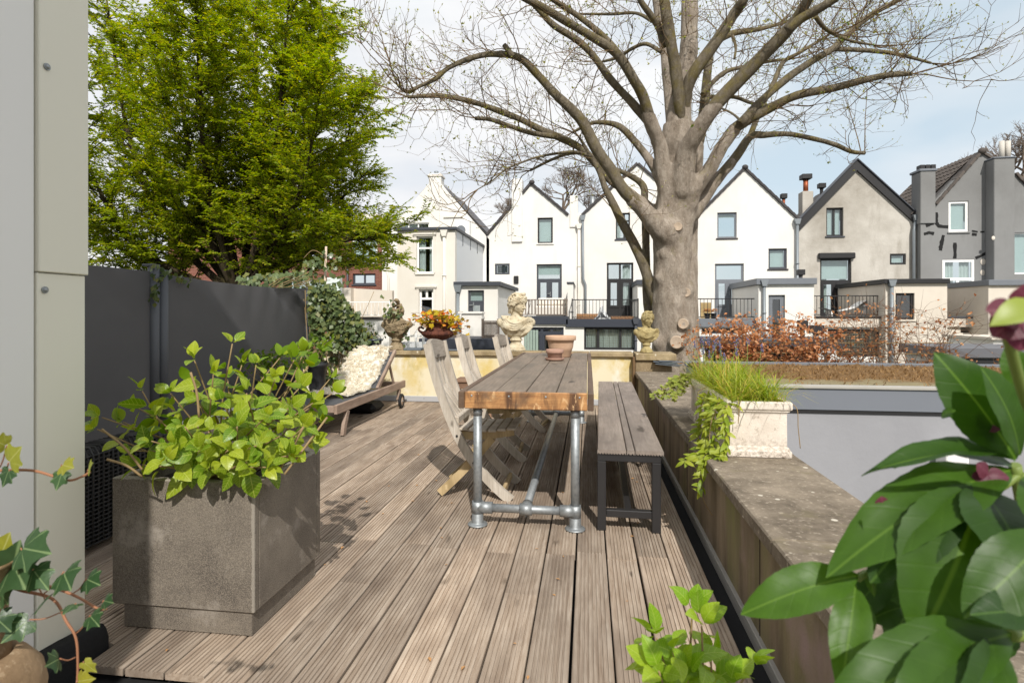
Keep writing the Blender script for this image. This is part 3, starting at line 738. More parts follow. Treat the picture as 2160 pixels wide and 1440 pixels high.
for i in range(5): b.box((xs_ + i * .11, EY - .06, GZ), (xs_ + i * .11 + .095, EY - .02, .55), .006)
bw(b, 'sage_boarding', M['greenpaint'], B)
# cushions and a seat on the balcony
seat = MB(); seat.box((ex[0] + .5, 23.0, ex[2]), (ex[1] - .1, 24.0, ex[2] + .42), .06); seat.box((ex[0] + .5, 23.8, ex[2] + .42), (ex[1] - .1, 24.2, ex[2] + .75), .08)
tag(seat.build('balcony_sofa', M['cream']), 'white sofa behind the timber railing of the balcony', 'sofa')
# little party wall between B and C
x0, x1 = PY(1197, 640, 22.2).x, PY(1233, 640, 22.2).x
b = MB(); b.prism([(22.2, .9), (24.99, .9), (24.99, PY(1232, 608, 25).z + .05), (22.2, PY(1197, 598, 22.2).z)], 'x', x0, x0 + .22); bw(b, 'party_wall', M['white'], B)
b = MB(); b.prism([(22.15, PY(1197, 598, 22.2).z), (24.99, PY(1232, 608, 25).z + .05), (24.99, PY(1232, 608, 25).z + .11), (22.15, PY(1197, 598, 22.2).z + .06)], 'x', x0 - .03, x0 + .25); bw(b, 'party_wall_cap', M['anth'], B)
# ---------------------------------------------------------------- house C (behind the big tree)
C = thing('white_gable_house', 'white gabled house half hidden behind the big bare tree', 'house', (2, 25, GZ))
xL, xR = xR, P2(1468, 500)[0]; le = P2(1229, 456); ap = P2(1345, 346); re_ = P2(1468, 452)
o1 = rect((1299, 449), (1329, 504)); o2 = rect((1280, 554), (1336, 668))
bw(wall_y([(xL, le[1]), ap, (xR, re_[1])], [o1, o2], HY), 'wall', M['white'], C)
opening(C, o1, HY, M['black'], fw=.06, mull=(.62,), trans=(.72,), sill=M['anth'], curtain=((0, .3),))
opening(C, o2, HY, M['black'], 'door', fw=.08, mull=(.5,), trans=(.70,), solid_low=.22, curtain=((.62, .95),))
rC = roof_slab(C, [(xL, le[1]), ap, (xR, re_[1])], HY + .25, 5, M['roofdark'], .12)
verge(rC, [(xL + .05, le[1] + .03), ap], HY); verge(rC, [ap, (xR, re_[1])], HY)
flue(C, PY(1250, 420, 26).x, 26, PY(1250, 450, 26).z, PY(1250, 412, 26).z, .11, M['galv'], False)
ex = extension(C, 1196, 1352, 673, 690, EY, M['navy'], [((1232, 690), (1342, 738), dict(fm=M['black'], fw=.08, mull=(.25, .72), bars=(24, 8), curtain=((0, .2), (.25, .7), (.76, 1))))], M['white'], (1207, 1346, 631, M['black'], 'metal', .125))
cr = MB(); cr.box((ex[0] + .35, 21.95, ex[2] + .005), (ex[0] + 1.4, 22.4, ex[2] + .2), .01); tag(cr.build('wooden_trough', wood('orange_wood', S(168, 122, 84), S(190, 146, 104), S(150, 106, 70), 'x')), 'orange wooden trough behind black balcony railing, left of tree', 'planter')
cr = MB(); cr.box((ex[0] + 1.65, 21.95, ex[2] + .005), (ex[0] + 2.5, 22.3, ex[2] + .1), .01); tag(cr.build('wooden_tray', bpy.data.materials['orange_wood']), 'flat wooden tray at right end of the black balcony, left of tree', 'tray')
bag = MB(); bag.grid(lambda u, v: (ex[0] + 1.05 + .55 * u + .05 * math.sin(9 * v), 21.86 + .08 * math.sin(5 * u + 3 * v), ex[2] + .005 + (.18 + .28 * math.exp(-((u - .45) / .2) ** 2)) * math.sin(math.pi * v * .5) * math.sin(math.pi * u) * (1 + .2 * math.sin(20 * u))), 24, 10)
tag(bag.build('plastic_sheet', plain('pale_plastic', S(214, 216, 218), .35, var=.1)), 'crumpled pale plastic sheet lying on the black railed balcony', 'plastic sheet')
block(C, (PY(1345, 640, 22.4).x, 22.4, ex[2] + .01), (PY(1400, 640, 22.4).x, HY - .01, PY(1370, 600, 22.4).z), M['white'], 'upper_annex')
block(C, (PY(1344, 640, 22.4).x - .03, 22.3, PY(1370, 600, 22.4).z), (PY(1400, 640, 22.4).x + .05, HY - .01, PY(1370, 590, 22.4).z), M['anth'], 'annex_roof_edge')
dp = PY(1341, 680, EY - .1); pipe(C, [(dp.x, EY - .12, dp.z), (dp.x, EY - .12, GZ)], .05, M['anth'])
# ---------------------------------------------------------------- house D
D = thing('white_gable_house', 'white gabled house with three dark windows, right of the tree trunk', 'house', (6.6, 25, GZ))
xL, xR = xR, P2(1683, 500)[0]; ap = P2(1571, 356); le = (xL, P2(1468, 460)[1]); re_ = (xR, P2(1683, 462)[1])
o1 = rect((1513, 448), (1554, 502)); o2 = rect((1508, 556), (1569, 668)); o3 = rect((1621, 524), (1660, 567))
bw(wall_y([le, ap, re_], [o1, o2, o3], HY), 'wall', M['white'], D)
opening(D, o1, HY, M['midgrey'], fw=.07, sill=M['tile'], blind=.14)
opening(D, o3, HY, M['anth'], fw=.08, sill=M['tile'], blind=1)
opening(D, o2, HY, M['midgrey'], 'door', fw=.08, mull=(.47,), trans=(.70,), leaf=(0,), solid_low=.25, handle=True)
rD = roof_slab(D, [le, ap, re_], HY + .25, 5, M['roofdark'], .12, drop=.05)
verge(rD, [le, ap], HY); verge(rD, [ap, re_], HY)
b = MB(); b.ball((ap[0], HY - .05, ap[1] + .05), (.13, .12, .11), 12, 8); bw(b, 'ridge_end', M['tile'], D)
flue(D, PY(1653, 420, 25.6).x, 25.6, PY(1653, 445, 25.6).z, PY(1653, 420, 25.6).z, .06, M['copper'])
ex = extension(D, 1474, 1614, 672, 690, EY, M['midgrey'], [((1480, 692), (1572, 704), dict(fm=M['anth'], fw=.05, mull=(.55,)))], M['white'], (1470, 1609, 629, M['black'], 'metal', .125))
pb_ = MB(); pb_.box((PY(1478, 640, 22.6).x, 22.6, ex[2] + .005), (PY(1500, 640, 22.6).x, 22.66, PY(1490, 638, 22.6).z), .005); tag(pb_.build('plywood_sheet', wood('plywood', S(176, 150, 104), S(196, 172, 124), S(160, 136, 92), 'x')), 'ochre board leaning behind the railing right of the tree trunk', 'board')
for i_, px in enumerate((1492, 1505)):
    c_ = PY(px, 660, 21.95); t_ = thing('balcony_pot', ('left' if i_ == 0 else 'right') + ' of two small flowering pots behind the railing right of trunk', 'flower pot', (c_.x, 21.95, ex[2] + .003), group='balcony pots'); q = MB(); q.lathe([(.08, 0), (.11, .18), (.12, .2), (.1, .19), (0, .18)], 14); q.build('pot', M['black'], t_)
    q = MB(); rq = random.Random(i_)
    for _ in range(70): q.ball((rq.gauss(0, .07), rq.gauss(0, .07), .24 + rq.random() * .12), (.02, .02, .012), 5, 4)
    stuff(q.build('flowers', plain('orange_flower', S(190, 130, 70), .8, var=.4, scale=30), t_))
x0, x1 = PY(1600, 640, 21.2).x, PY(1717, 640, 21.2).x; zt = PY(1660, 600, 21.2).z
dr = rect((1621, 622), (1656, 720), 21.2)
bw(wall_y([(x0, zt), (x1, zt)], [dr], 21.2), 'annex_wall', M['white'], D)
opening(D, dr, 21.2, M['midgrey'], 'door', fw=.07)
block(D, (x0, 21.451, GZ), (x0 + .2, HY - .01, zt - .01), M['white'], 'annex_side_wall')
block(D, (x1 - .2, 21.451, GZ), (x1, HY - .01, zt - .01), M['white'], 'annex_side_wall')
block(D, (x0 - .1, 21.08, zt), (x1 + .06, HY - .01, zt + .22), M['midgrey'], 'annex_roof_edge', .01)
dp = PY(1612, 600, 21.1); pipe(D, [(dp.x, 21.1, dp.z), (dp.x, 21.1, GZ)], .055)
flue(D, PY(1689, 585, 22).x, 22, zt + .2, zt + .36, .06, M['black'])
dp = PY(1683, 470, HY - .12); pipe(D, [(dp.x - .02, HY - .12, dp.z), (dp.x - .02, HY - .12, GZ)], .06)
def pot(par_name, label, c, r, h, m, group=None):
    t = MB(); t.lathe([(0, 0), (r * .72, 0), (r * .76, h * .04), (r * .95, h * .8), (r * 1.08, h * .8), (r * 1.1, h), (r * .98, h), (r * .94, h * .86), (0, h * .84)], 20)
    return t
# ---------------------------------------------------------------- house E: weathered grey render with deep black bargeboards
E_ = thing('weathered_gable_house', 'weathered beige grey gabled house with thick black bargeboards and roof terrace', 'house', (11, 25, GZ))
xL, xR = xR, P2(1940, 500)[0]; ap = P2(1806, 348); le = (xL, P2(1685, 476)[1]); re_ = (xR, P2(1940, 470)[1])
o1 = rect((1743, 438), (1779, 498)); o2 = rect((1730, 545), (1796, 668)); o3 = rect((1877, 535), (1911, 558))
bw(wall_y([le, ap, re_], [o1, o2, o3], HY), 'wall', M['greyrender'], E_)
opening(E_, o1, HY, M['black'], fw=.07, mull=(.5,), sill=M['anth'], blind=1, rev=.1)
opening(E_, o2, HY, M['black'], 'door', fw=.08, mull=(.5,), trans=(.62,), leaf=(0,), curtain=((.02, .25), (.72, .98)), blind=.34)
opening(E_, o3, HY, M['black'], fw=.08, blind=1, rev=.04)
b = MB(); b.box((o2[0] - .1, HY - .16, o2[3] - .02), (o2[1] + .1, HY - .002, o2[3] + .22), .03); bw(b, 'shutter_box', M['black'], E_)
roof_slab(E_, [le, ap, re_], HY + .25, 4, M['roofdark'], .1, drop=.4)
for sgn, (pa, pb) in ((0, (le, ap)), (1, (ap, re_))):
    roof_slab(E_, [(pa[0], pa[1] + .2), (pb[0], pb[1] + .2)], HY - .1, .34, M['black'], .44, 'barge_board')
    roof_slab(E_, [(pa[0], pa[1] + .25), (pb[0], pb[1] + .25)], HY - .16, .42, M['anth'], .05, 'barge_cap')
ch = rect((1689, 405), (1712, 460), 25.6); block(E_, (ch[0], 25.4, 3.5), (ch[1], 25.9, ch[3]), M['greyrender'], 'chimney', .02)
flue(E_, (ch[0] + ch[1]) / 2, 25.65, ch[3], PY(1699, 379, 25.6).z, .1, M['copper'])
flue(E_, PY(1733, 400, 26.2).x, 26.2, 4, PY(1733, 398, 26.2).z, .07, M['black'])
ex = extension(E_, 1716, 1866, 671, 690, EY, M['beige'], [((1746, 694), (1858, 752), dict(fm=M['black'], fw=.09, mull=(.18, .8), bars=(18, 9)))], M['white'], (1716, 1866, 623, M['black'], 'metal', .115), cap=M['black'])
x0, x1 = PY(1868, 640, 21.2).x, PY(1998, 640, 21.2).x; zt = PY(1930, 598, 21.2).z
dr = rect((1889, 618), (1929, 674), 21.2)
bw(wall_y([(x0, zt), (x1, zt)], [dr], 21.2), 'annex_wall', M['beige'], E_)
opening(E_, dr, 21.2, M['black'], fw=.08, sill=M['beige'])
for q in (x0, x1 - .2): block(E_, (q, 21.451, GZ), (q + .2, HY - .01, zt - .01), M['beige'], 'annex_side_wall')
block(E_, (x0 - .1, 21.08, zt), (x1 + .03, HY - .01, zt + .16), M['black'], 'annex_roof_edge', .01)
dp = PY(1881, 600, 21.1); pipe(E_, [(dp.x, 21.1, dp.z), (dp.x, 21.1, GZ)], .06)
dp = PY(1932, 462, HY - .14); pipe(E_, [(dp.x, HY - .14, dp.z), (dp.x - .08, HY - .14, dp.z - .5), (dp.x - .08, HY - .14, GZ)], .06)
wl = thing('terrace_lounger', 'white curved lounge chair on the railed roof terrace of weathered house', 'lounge chair', (PY(1785, 660, 22.8).x, 22.8, ex[2] + .06)); q = MB()
q.grid(lambda u, v: (-.9 + 1.8 * u, -.3 + .6 * v, .32 - .12 * math.sin(u * 5.2) + (.35 * max(0, u - .62) * 2.2)), 20, 2); q.build('shell', M['whitewood'], wl)
for x in (-.6, .5): q = MB(); q.box((x - .03, -.25, .005), (x + .03, .25, .22), .005); q.build('foot', M['whitewood'], wl)
tb_ = thing('terrace_table', 'white side table right of lounge chair on weathered house terrace', 'table', (PY(1835, 660, 22.8).x, 22.8, ex[2] + .06)); q = MB(); q.box((-.35, -.3, .36), (.35, .3, .42), .01); q.build('top', M['whitewood'], tb_); q = MB(); q.box((-.28, -.22, .005), (.28, .22, .36), .01); q.build('base', M['whitewood'], tb_)
# ---------------------------------------------------------------- house F: dark grey
Fh = thing('grey_gable_house', 'dark grey rendered gabled house with black repair strokes on wall, far right', 'house', (15, 25, GZ))
FY = 24.6
xL, xR = PY(1942, 500, FY).x, PY(2200, 500, FY).x; ap = P2(2070, 322, FY); le = (xL, PY(1942, 452, FY).z); sh = P2(1974, 432, FY)
shr = P2(2098, 338, FY)
o1 = rect((2001, 424), (2043, 489), FY); o2 = rect((1988, 547), (2056, 668), FY); o3 = rect((2139, 490), (2190, 578), FY)
bw(wall_y([le, ap, shr, P2(2145, 372, FY), (xR, P2(2200, 430, FY)[1])], [o1, o2, o3], FY), 'wall', M['darkgrey'], Fh)
opening(Fh, o1, FY, M['whitewood'], fw=.09, rev=.04, sill=M['darkgrey'], blind=.99)
opening(Fh, o2, FY, M['whitewood'], fw=.10, mull=(.48,), trans=(.67,), leaf=(0,), rev=.02, curtain=((.02, .40), (.62, .98)))
opening(Fh, o3, FY, M['whitewood'], fw=.06, blind=.99)
rF = roof_slab(Fh, [(le[0] - .15, le[1] + .0), ap], FY + .25, 4.2, M['roofdark'], .1)
roof_slab(Fh, [ap, (xR, P2(2200, 430, FY)[1])], FY + .25, 4.2, M['roofdark'], .1)
# pantiles on the visible left slope, each a piece
sx, sz = ap[0] - le[0] + .15, ap[1] - le[1]; sl = math.hypot(sx, sz); ang = math.atan2(sz, sx)
b = MB(); b.grid(lambda u, v: (u * .36, v * .245, .05 + .035 * math.sin(v * 2 * math.pi) + .03 * (1 - u)), 1, 6); b.add([(0, 0, 0), (0, .245, 0), (0, .245, .08), (0, 0, .08)], [(0, 1, 2, 3)])
me = b.mesh('roof_tile', M['tileb']); nr = int(sl / .32)
for i in range(nr):
    for j in range(16):
        o = link('roof_tile', me, rF); o.matrix_parent_inverse = wmat(rF).inverted()
        f = i / nr; o.location = (le[0] - .15 + sx * f, FY + .27 + j * .24, le[1] + sz * f); o.rotation_euler = (0, -ang, 0)
verge(rF, [sh, ap], FY, M['tileb']); verge(rF, [ap, shr], FY, M['tileb']); verge(rF, [P2(2141, 366, FY), P2(2196, 424, FY)], FY, M['tileb'])
b = MB(); b.ball((ap[0], FY - .06, ap[1] + .05), (.15, .12, .13), 12, 8); bw(b, 'ridge_end', M['tileb'], Fh)
ch = rect((1940, 362), (1972, 440), FY); block(Fh, (ch[0], FY - .06, ch[2] - .6), (ch[1], FY + .6, ch[3]), M['darkgrey'], 'chimney', .02)
block(Fh, (ch[0] - .05, FY - .1, ch[3]), (ch[1] + .05, FY + .65, ch[3] + .1), M['midgrey'], 'chimney_cap', .02)
for i in range(3): block(Fh, (ch[0] + .03 + i * .2, FY, ch[3] + .1), (ch[0] + .2 + i * .2, FY + .3, ch[3] + .28), M['black'], 'chimney_pot', .01)
st = rect((2097, 334), (2141, 640), FY - .5); block(Fh, (st[0], FY - .5, GZ), (st[1], FY - .001, st[3]), M['darkgrey'], 'chimney_breast', .02)
block(Fh, (st[0] - .04, FY - .54, st[3]), (st[1] + .04, FY + .1, st[3] + .06), M['midgrey'], 'chimney_cap', .02)
for px in (2113, 2126): flue(Fh, PY(px, 320, FY - .25).x, FY - .25, st[3], PY(px, 298, FY - .25).z, .09, M['greyrender'], False, 'chimney_pot')
# black bitumen repair strokes, raised a few millimetres
M['tar'] = plain('tar', (.008, .008, .008), .8, var=.3, bump=.6, bscale=60)
for pts, wd in ((((1975, 448), (1975, 470), (1980, 477), (2000, 479)), 7), (((1953, 476), (1968, 470)), 7), (((1949, 494), (1960, 490), (1970, 493)), 6), (((1990, 496), (1986, 512), (1983, 528)), 8), (((2014, 512), (2014, 545)), 7), (((2058, 545), (2080, 534)), 6), (((2050, 487), (2062, 489)), 3), (((2050, 494), (2060, 495)), 5), (((2068, 489), (2076, 489)), 3)):
    b = MB(); rr = random.Random(int(pts[0][0]))
    pp = []
    for (xa, ya), (xb, yb) in zip(pts, pts[1:]):
        for i in range(5): pp.append((xa + (xb - xa) * i / 5, ya + (yb - ya) * i / 5))
    pp.append(pts[-1]); L_, R_ = [], []
    for i, (x, y) in enumerate(pp):
        a, c = pp[max(0, i - 1)], pp[min(len(pp) - 1, i + 1)]; t = Vector((c[0] - a[0], c[1] - a[1])).normalized(); nn = Vector((-t.y, t.x))
        h1, h2 = wd * rr.uniform(.35, .62), wd * rr.uniform(.35, .62)
        L_.append(PY(x + nn.x * h1, y + nn.y * h1, FY)); R_.append(PY(x - nn.x * h2, y - nn.y * h2, FY))
    n = len(L_); vs = [(p.x, FY - .012, p.z) for p in L_] + [(p.x, FY - .012, p.z) for p in R_] + [(p.x, FY + .002, p.z) for p in L_] + [(p.x, FY + .002, p.z) for p in R_]
    fs = []
    for i in range(n - 1): fs += [(i, i + 1, n + i + 1, n + i), (2 * n + i, 2 * n + i + 1, i + 1, i), (n + i, n + i + 1, 3 * n + i + 1, 3 * n + i)]
    fs += [(0, n, 3 * n, 2 * n), (n - 1, 3 * n - 1, 4 * n - 1, 2 * n - 1)]
    b.add(vs, fs); bw(b, 'tar_patch', M['tar'], Fh)
for px, py, r in ((2096, 502, 3.2), (2093, 550, 5), (2092, 573, 4.5)):
    c = PY(px, py, FY - .52); k = r * 24.6 / 1200
    b = MB(); b.lathe([(k, 0), (k * .9, .008), (0, .01)], 9, M=Matrix.Translation((c.x, FY - .005 if px < 2095 else FY - .502, c.z)) @ Matrix.Rotation(R(90), 4, 'X') @ Matrix.Scale(1.3, 4, (0, 1, 0))); bw(b, 'filler_patch', M['beige'], Fh)
ex = extension(Fh, 1988, 2110, 671, 690, EY + .3, M['beige'], [((2026, 688), (2108, 702), dict(fm=M['black'], fw=.05))], M['beige'], cap=M['anth'])
x0 = PY(2085, 640, 21).x; block(Fh, (x0, 21, GZ), (x0 + 6, FY - .01, PY(2120, 602, 21).z), M['beige'], 'annex_wall'); block(Fh, (x0 - .05, 20.9, PY(2120, 602, 21).z), (x0 + 6.1, FY - .01, PY(2120, 590, 21).z), M['midgrey'], 'annex_roof_edge', .01)
# ---------------------------------------------------------------- brick building at left
def m_brick():
    k = NT('red_brick'); k.set(.9, 0, .2); v = k.coord('World', (1, 1, 1), rot=(R(90), 0, 0))
    bt = k.n('ShaderNodeTexBrick'); bt.inputs['Scale'].default_value = 4.0; bt.inputs['Color1'].default_value = S(132, 84, 70); bt.inputs['Color2'].default_value = S(108, 66, 56)
    bt.inputs['Mortar'].default_value = S(158, 140, 126); bt.inputs['Mortar Size'].default_value = .014; bt.inputs['Brick Width'].default_value = .9; bt.inputs['Row Height'].default_value = .28
    k.l(v, bt.inputs['Vector']); k.color(k.mix(.35, bt.outputs[0], k.mix(k.noise(v, 3, 5), S(140, 94, 80), S(100, 62, 54)))); k.bump(bt.outputs['Fac'], -.3, .01); return k.m
M['brick'] = m_brick()
Bk = thing('brick_building', 'flat roofed red brick building with broad windows, behind left green tree', 'building', (-13, 27, GZ))
BY = 26.5; x0, x1 = PY(586, 600, BY).x, PY(807, 600, BY).x; zt = PY(720, 470, BY).z
ops = [rect(a, c, BY) for a, c in (((606, 484), (700, 545)), ((742, 482), (796, 556)), ((744, 577), (792, 600)), ((610, 590), (690, 650)))]
bw(wall_y([(x0 - 6, zt), (x1, zt)], ops, BY), 'wall', M['brick'], Bk)
for i, r in enumerate(ops): opening(Bk, r, BY, M['whitewood'] if i != 2 else M['anth'], fw=.08, mull=((.5,) if i != 1 else ()), blind=(.9 if i in (0, 1, 3) else 0), sill=M['anth'])
block(Bk, (x1 - .25, BY + .251, GZ), (x1, BY + 8, zt), M['brick'], 'side_wall')
block(Bk, (x0 - 6.1, BY - .3, zt), (x1 + .35, BY + 8, zt + .34), M['cream'], 'roof_edge', .02)
dp = PY(804, 500, BY - .1); pipe(Bk, [(x1 + .08, BY - .12, dp.z - .3), (x1 + .08, BY - .12, GZ)], .06, M['anth'])
dp = PY(733, 480, BY - .1); pipe(Bk, [(dp.x, BY - .1, zt), (dp.x, BY - .1, GZ)], .05, M['anth'], head=False)
Pb = thing('pale_annex', 'pale rendered roof annex with white metal railing below the brick building', 'building', (-9.5, 22, GZ))
QY = 21.5; x0, x1 = PY(722, 640, QY).x, PY(822, 640, QY).x; zt = PY(735, 607, QY).z; zl = PY(770, 668, QY).z
b = MB(); b.box((x0, QY, GZ), (x0 + .35, QY + .5, zt)); b.prism([(x0 + .35, GZ), (x1, GZ), (x1, PY(820, 613, QY + .4).z), (x0 + .35, zt - .01)], 'y', QY + .3, QY + .5); bw(b, 'wall', M['beige'], Pb)
block(Pb, (x0 + .05, QY - .9, GZ), (x1 + .3, QY - .001, zl - .1), M['white'], 'lower_wall'); block(Pb, (x0 + .1, QY - .95, zl - .1), (x1 + .3, QY - .002, zl), M['tileb'], 'ledge')
rr_ = railing(Pb, PY(737, 650, QY - .8).x, PY(822, 650, QY - .8).x, QY - .8, zl, PY(780, 636, QY - .8).z, M['whitewood'], 'metal', .14)
gw = MB(); gw.box((PY(690, 620, 24).x, 24, GZ), (PY(716, 620, 24).x, 24.3, PY(703, 585, 24).z)); tag(gw.build('pale_wall', plain('mint_render', S(206, 216, 212), .9, var=.05)), 'narrow pale mint wall between ivy and brick building', 'wall')
# ---------------------------------------------------------------- gardens between the terrace and the houses
fe = thing('timber_fence', 'grey upright slat fence on navy ledge, left of large bust', 'fence', (-4, 15, 0))
f0, f1 = PY(1018, 690, 15.4), PY(1051, 690, 15.4); zt = PY(1030, 676, 15.4).z; zb = PY(1030, 714, 15.4).z
b = MB(); n = 13
for x in (f0.x, f1.x): b.box((x - .03, 15.38, zb), (x + .03, 15.44, zt + .05))
b.box((f0.x, 15.41, zb + .05), (f1.x, 15.43, zb + .1)); b.box((f0.x, 15.41, zt - .1), (f1.x, 15.43, zt - .05)); bw(b, 'fence_frame', M['oldwood'], fe)
for i in range(n):
    x = f0.x + (f1.x - f0.x) * (i + .5) / n; b = MB(); b.box((x - .012, 15.385, zb + .01), (x + .012, 15.405, zt)); bw(b, 'slat', M['oldwood'], fe)
nb = thing('garden_room', 'low garden room with navy flat roof edge behind the back wall', 'building', (-3.5, 15, GZ))
x0, x1 = PY(893, 720, 15).x, PY(1075, 720, 15).x; zt = PY(980, 714, 15).z
block(nb, (x0, 15.0, GZ), (x1, 16.6, zt - .45), M['white'], 'wall'); block(nb, (x0 - .1, 14.9, zt - .45), (x1 + .1, 16.7, zt), M['navy'], 'roof_edge', .01)
wb = MB(); q0, q1 = PY(973, 690, 16.8), PY(1016, 690, 16.8); wb.box((q0.x, 16.8, GZ), (q1.x, 17.2, PY(990, 662, 16.8).z), .02); wb.box((q0.x - .1, 16.75, PY(990, 662, 16.8).z), (q1.x + .02, 17.25, PY(990, 657, 16.8).z), .01)
tag(wb.build('garden_wall', M['white']), 'white garden wall with flat cap in front of the dark blue door', 'wall')
gf = thing('timber_fence', 'short grey slat fence behind the rusty urn', 'fence', (-5, 16, 0))
f0, f1 = PY(935, 705, 15.9), PY(965, 705, 15.9)
b = MB(); b.box((f0.x, 15.92, -.2), (f1.x, 15.95, -.1)); b.box((f0.x, 15.92, PY(950, 704, 15.9).z - .1), (f1.x, 15.95, PY(950, 704, 15.9).z)); bw(b, 'fence_rail', M['oldwood'], gf)
for i in range(8):
    x = f0.x + (f1.x - f0.x) * (i + .5) / 8; b = MB(); b.box((x - .02, 15.89, -.3), (x + .02, 15.92, PY(950, 702, 15.9).z)); bw(b, 'slat', M['oldwood'], gf)
st = thing('garden_railing', 'white painted stair railing behind the weathered left bust', 'railing', (-4.3, 13, 0))
for px in (862, 877.5, 893):
    p = PY(px, 700, 13); b = MB(); b.tube([(p.x, 13, GZ), (p.x, 13, PY(px, 700, 13).z)], .028, 10); b.ball((p.x, 13, PY(px, 699, 13).z), .032, 10, 6); bw(b, 'baluster', M['whitewood'], st)
p, q = PY(852, 708, 13), PY(912, 708, 13); b = MB(); b.box((p.x, 12.98, p.z - .03), (q.x, 13.02, p.z + .02)); bw(b, 'rail', M['whitewood'], st)
pt = MB(); p, q = PY(845, 740, 14), PY(905, 740, 14); pt.box((p.x, 14, GZ), (q.x, 14.3, PY(870, 722, 14).z)); tag(pt.build('garden_wall', plain('grey_wall', S(190, 192, 194), .9, var=.06)), 'low grey wall behind the white stair railing', 'wall')
# flat neighbouring roof with dry sedum, right of the parapet
nr_ = thing('neighbour_roof', 'grey flat roofed neighbour building with dry brown sedum roof, right', 'building', (4, 7, GZ))
NY = 6.05; nx0, nx1 = 1.45, 9.5; nz0 = PY(1800, 814, NY).z; ny1 = 8.35
block(nr_, (nx0, NY + .03, GZ), (nx1, ny1, nz0 - .28), m_stucco('smooth_grey_wall', S(152, 152, 156), S(130, 130, 134), .5, .8), 'wall')
block(nr_, (nx0 - .06, NY, nz0 - .245), (nx1, ny1 + .02, nz0 - .03), plain('zinc_fascia', S(118, 122, 130), .5, .1, var=.06, scale=1.5), 'fascia', .004)
block(nr_, (nx0 - .04, NY + .012, nz0 - .275), (nx1, ny1, nz0 - .246), M['black'], 'shadow_gap')
block(nr_, (nx0 - .08, NY - .02, nz0 - .03), (nx1, NY + .10, nz0), plain('zinc_edge', S(172, 168, 160), .5, .2), 'edge_trim', .004)
block(nr_, (nx0 - .08, ny1 - .04, nz0 - .03), (nx1, ny1 + .06, nz0 + .04), M['midgrey'], 'edge_trim', .004)
def sedum(u, v):
    x, y = nx0 - .05 + (nx1 - nx0) * u, NY + .10 + (ny1 - .14 - NY) * v
    return (x, y, nz0 - .02 + .02 * mnoise.noise((x * 4, y * 4, 0)) + .03 * v + .012 * mnoise.noise((x * 20, y * 20, 3)))
b = MB().grid(sedum, 120, 30)
k = NT('dry_sedum'); k.set(1, 0, .1); v = k.coord('World'); c = k.mix(k.ramp(k.noise(v, 30, 6, .7), .3, .7), S(100, 78, 54), S(146, 116, 80)); 
gx = k.n('ShaderNodeNewGeometry'); sp = k.n('ShaderNodeSeparateXYZ'); k.l(gx.outputs['Position'], sp.inputs[0])
fr = k.math('ADD', sp.outputs['Y'], k.math('MULTIPLY', k.noise(v, 1.6, 4), 1.1)); c = k.mix(k.ramp(k.math('MULTIPLY', fr, .1), .705, .735, (1, 1, 1, 1), (0, 0, 0, 1)), c, k.mix(k.noise(v, 9, 5), S(132, 120, 90), S(156, 146, 118)))
k.color(c); k.bump(k.noise(v, 60, 6, .7), .9, .02); stuff(bw(b, 'sedum', k.m, nr_))
rs_ = random.Random(2); vs, fs = [], []
for i in range(7000):
    u, v = rs_.random() ** 1.2 * .75, rs_.random()
    if v < .25 and rs_.random() < .8: continue
    p = Vector(sedum(u, v)); a = rs_.uniform(0, 6.28); h = rs_.uniform(.012, .045); w_ = Vector((math.cos(a), math.sin(a), 0)) * rs_.uniform(.004, .012); t_ = p + Vector((rs_.gauss(0, .02), rs_.gauss(0, .02), h)); k0 = len(vs); vs += [p - w_, p + w_, t_]; fs.append((k0, k0 + 1, k0 + 2))
b = MB(); b.add(vs, fs); stuff(bw(b, 'dry_stalks', leaf_mat('dry_stalk', S(110, 84, 54), S(160, 128, 86), .2, .9), nr_))
b = MB(); p = PY(1995, 960, NY - .15); b.box((p.x, NY - .16, p.z - .12), (p.x + .2, NY + .02, p.z + .06), .01); bw(b, 'wall_box', M['whitewood'], nr_)
# low shed roofs further right
sh_ = thing('garden_shed', 'low shed with dark flat roof and white post behind beech hedge', 'shed', (6, 14, GZ))
SY = 14.0; x0, x1 = PY(1470, 720, SY).x, PY(1780, 720, SY).x; zt = PY(1620, 716, SY).z
block(sh_, (x0, SY - .1, zt - .16), (x1, SY + 1.9, zt), M['anth'], 'roof_edge', .01); block(sh_, (x0, SY + 1.2, GZ), (x1 - .1, SY + 1.8, zt - .16), M['black'], 'wall')
for px in (1478, 1755): p = PY(px, 740, SY); block(sh_, (p.x - .1, SY, GZ), (p.x + .1, SY + .2, zt - .161), M['whitewood'], 'post')
flue(sh_, PY(1693, 705, 15).x, 15, zt, zt + .22, .05, M['black']); flue(sh_, PY(1722, 712, 15).x, 15, zt, zt + .1, .07, M['midgrey'])
sh2 = thing('garden_shed', 'low white walled outbuilding with grey roof under the purple flower', 'shed', (10, 13, GZ))
SY = 12.6; x0, x1 = PY(1985, 740, SY).x, PY(2300, 740, SY).x; zt = PY(2080, 733, SY).z
block(sh2, (x0, SY - .1, zt - .2), (x1, SY + 1.6, zt), M['zincroof'], 'roof_edge', .01); block(sh2, (x0 + .1, SY, GZ), (x1, SY + 1.5, zt - .2), M['white'], 'wall')
block(sh2, (x0 + .3, SY - .03, zt - .34), (x1, SY - .002, zt - .22), M['black'], 'window_band')
sh3 = thing('garden_shed', 'small white shed with open window left of the purple flower', 'shed', (10, 17, GZ))
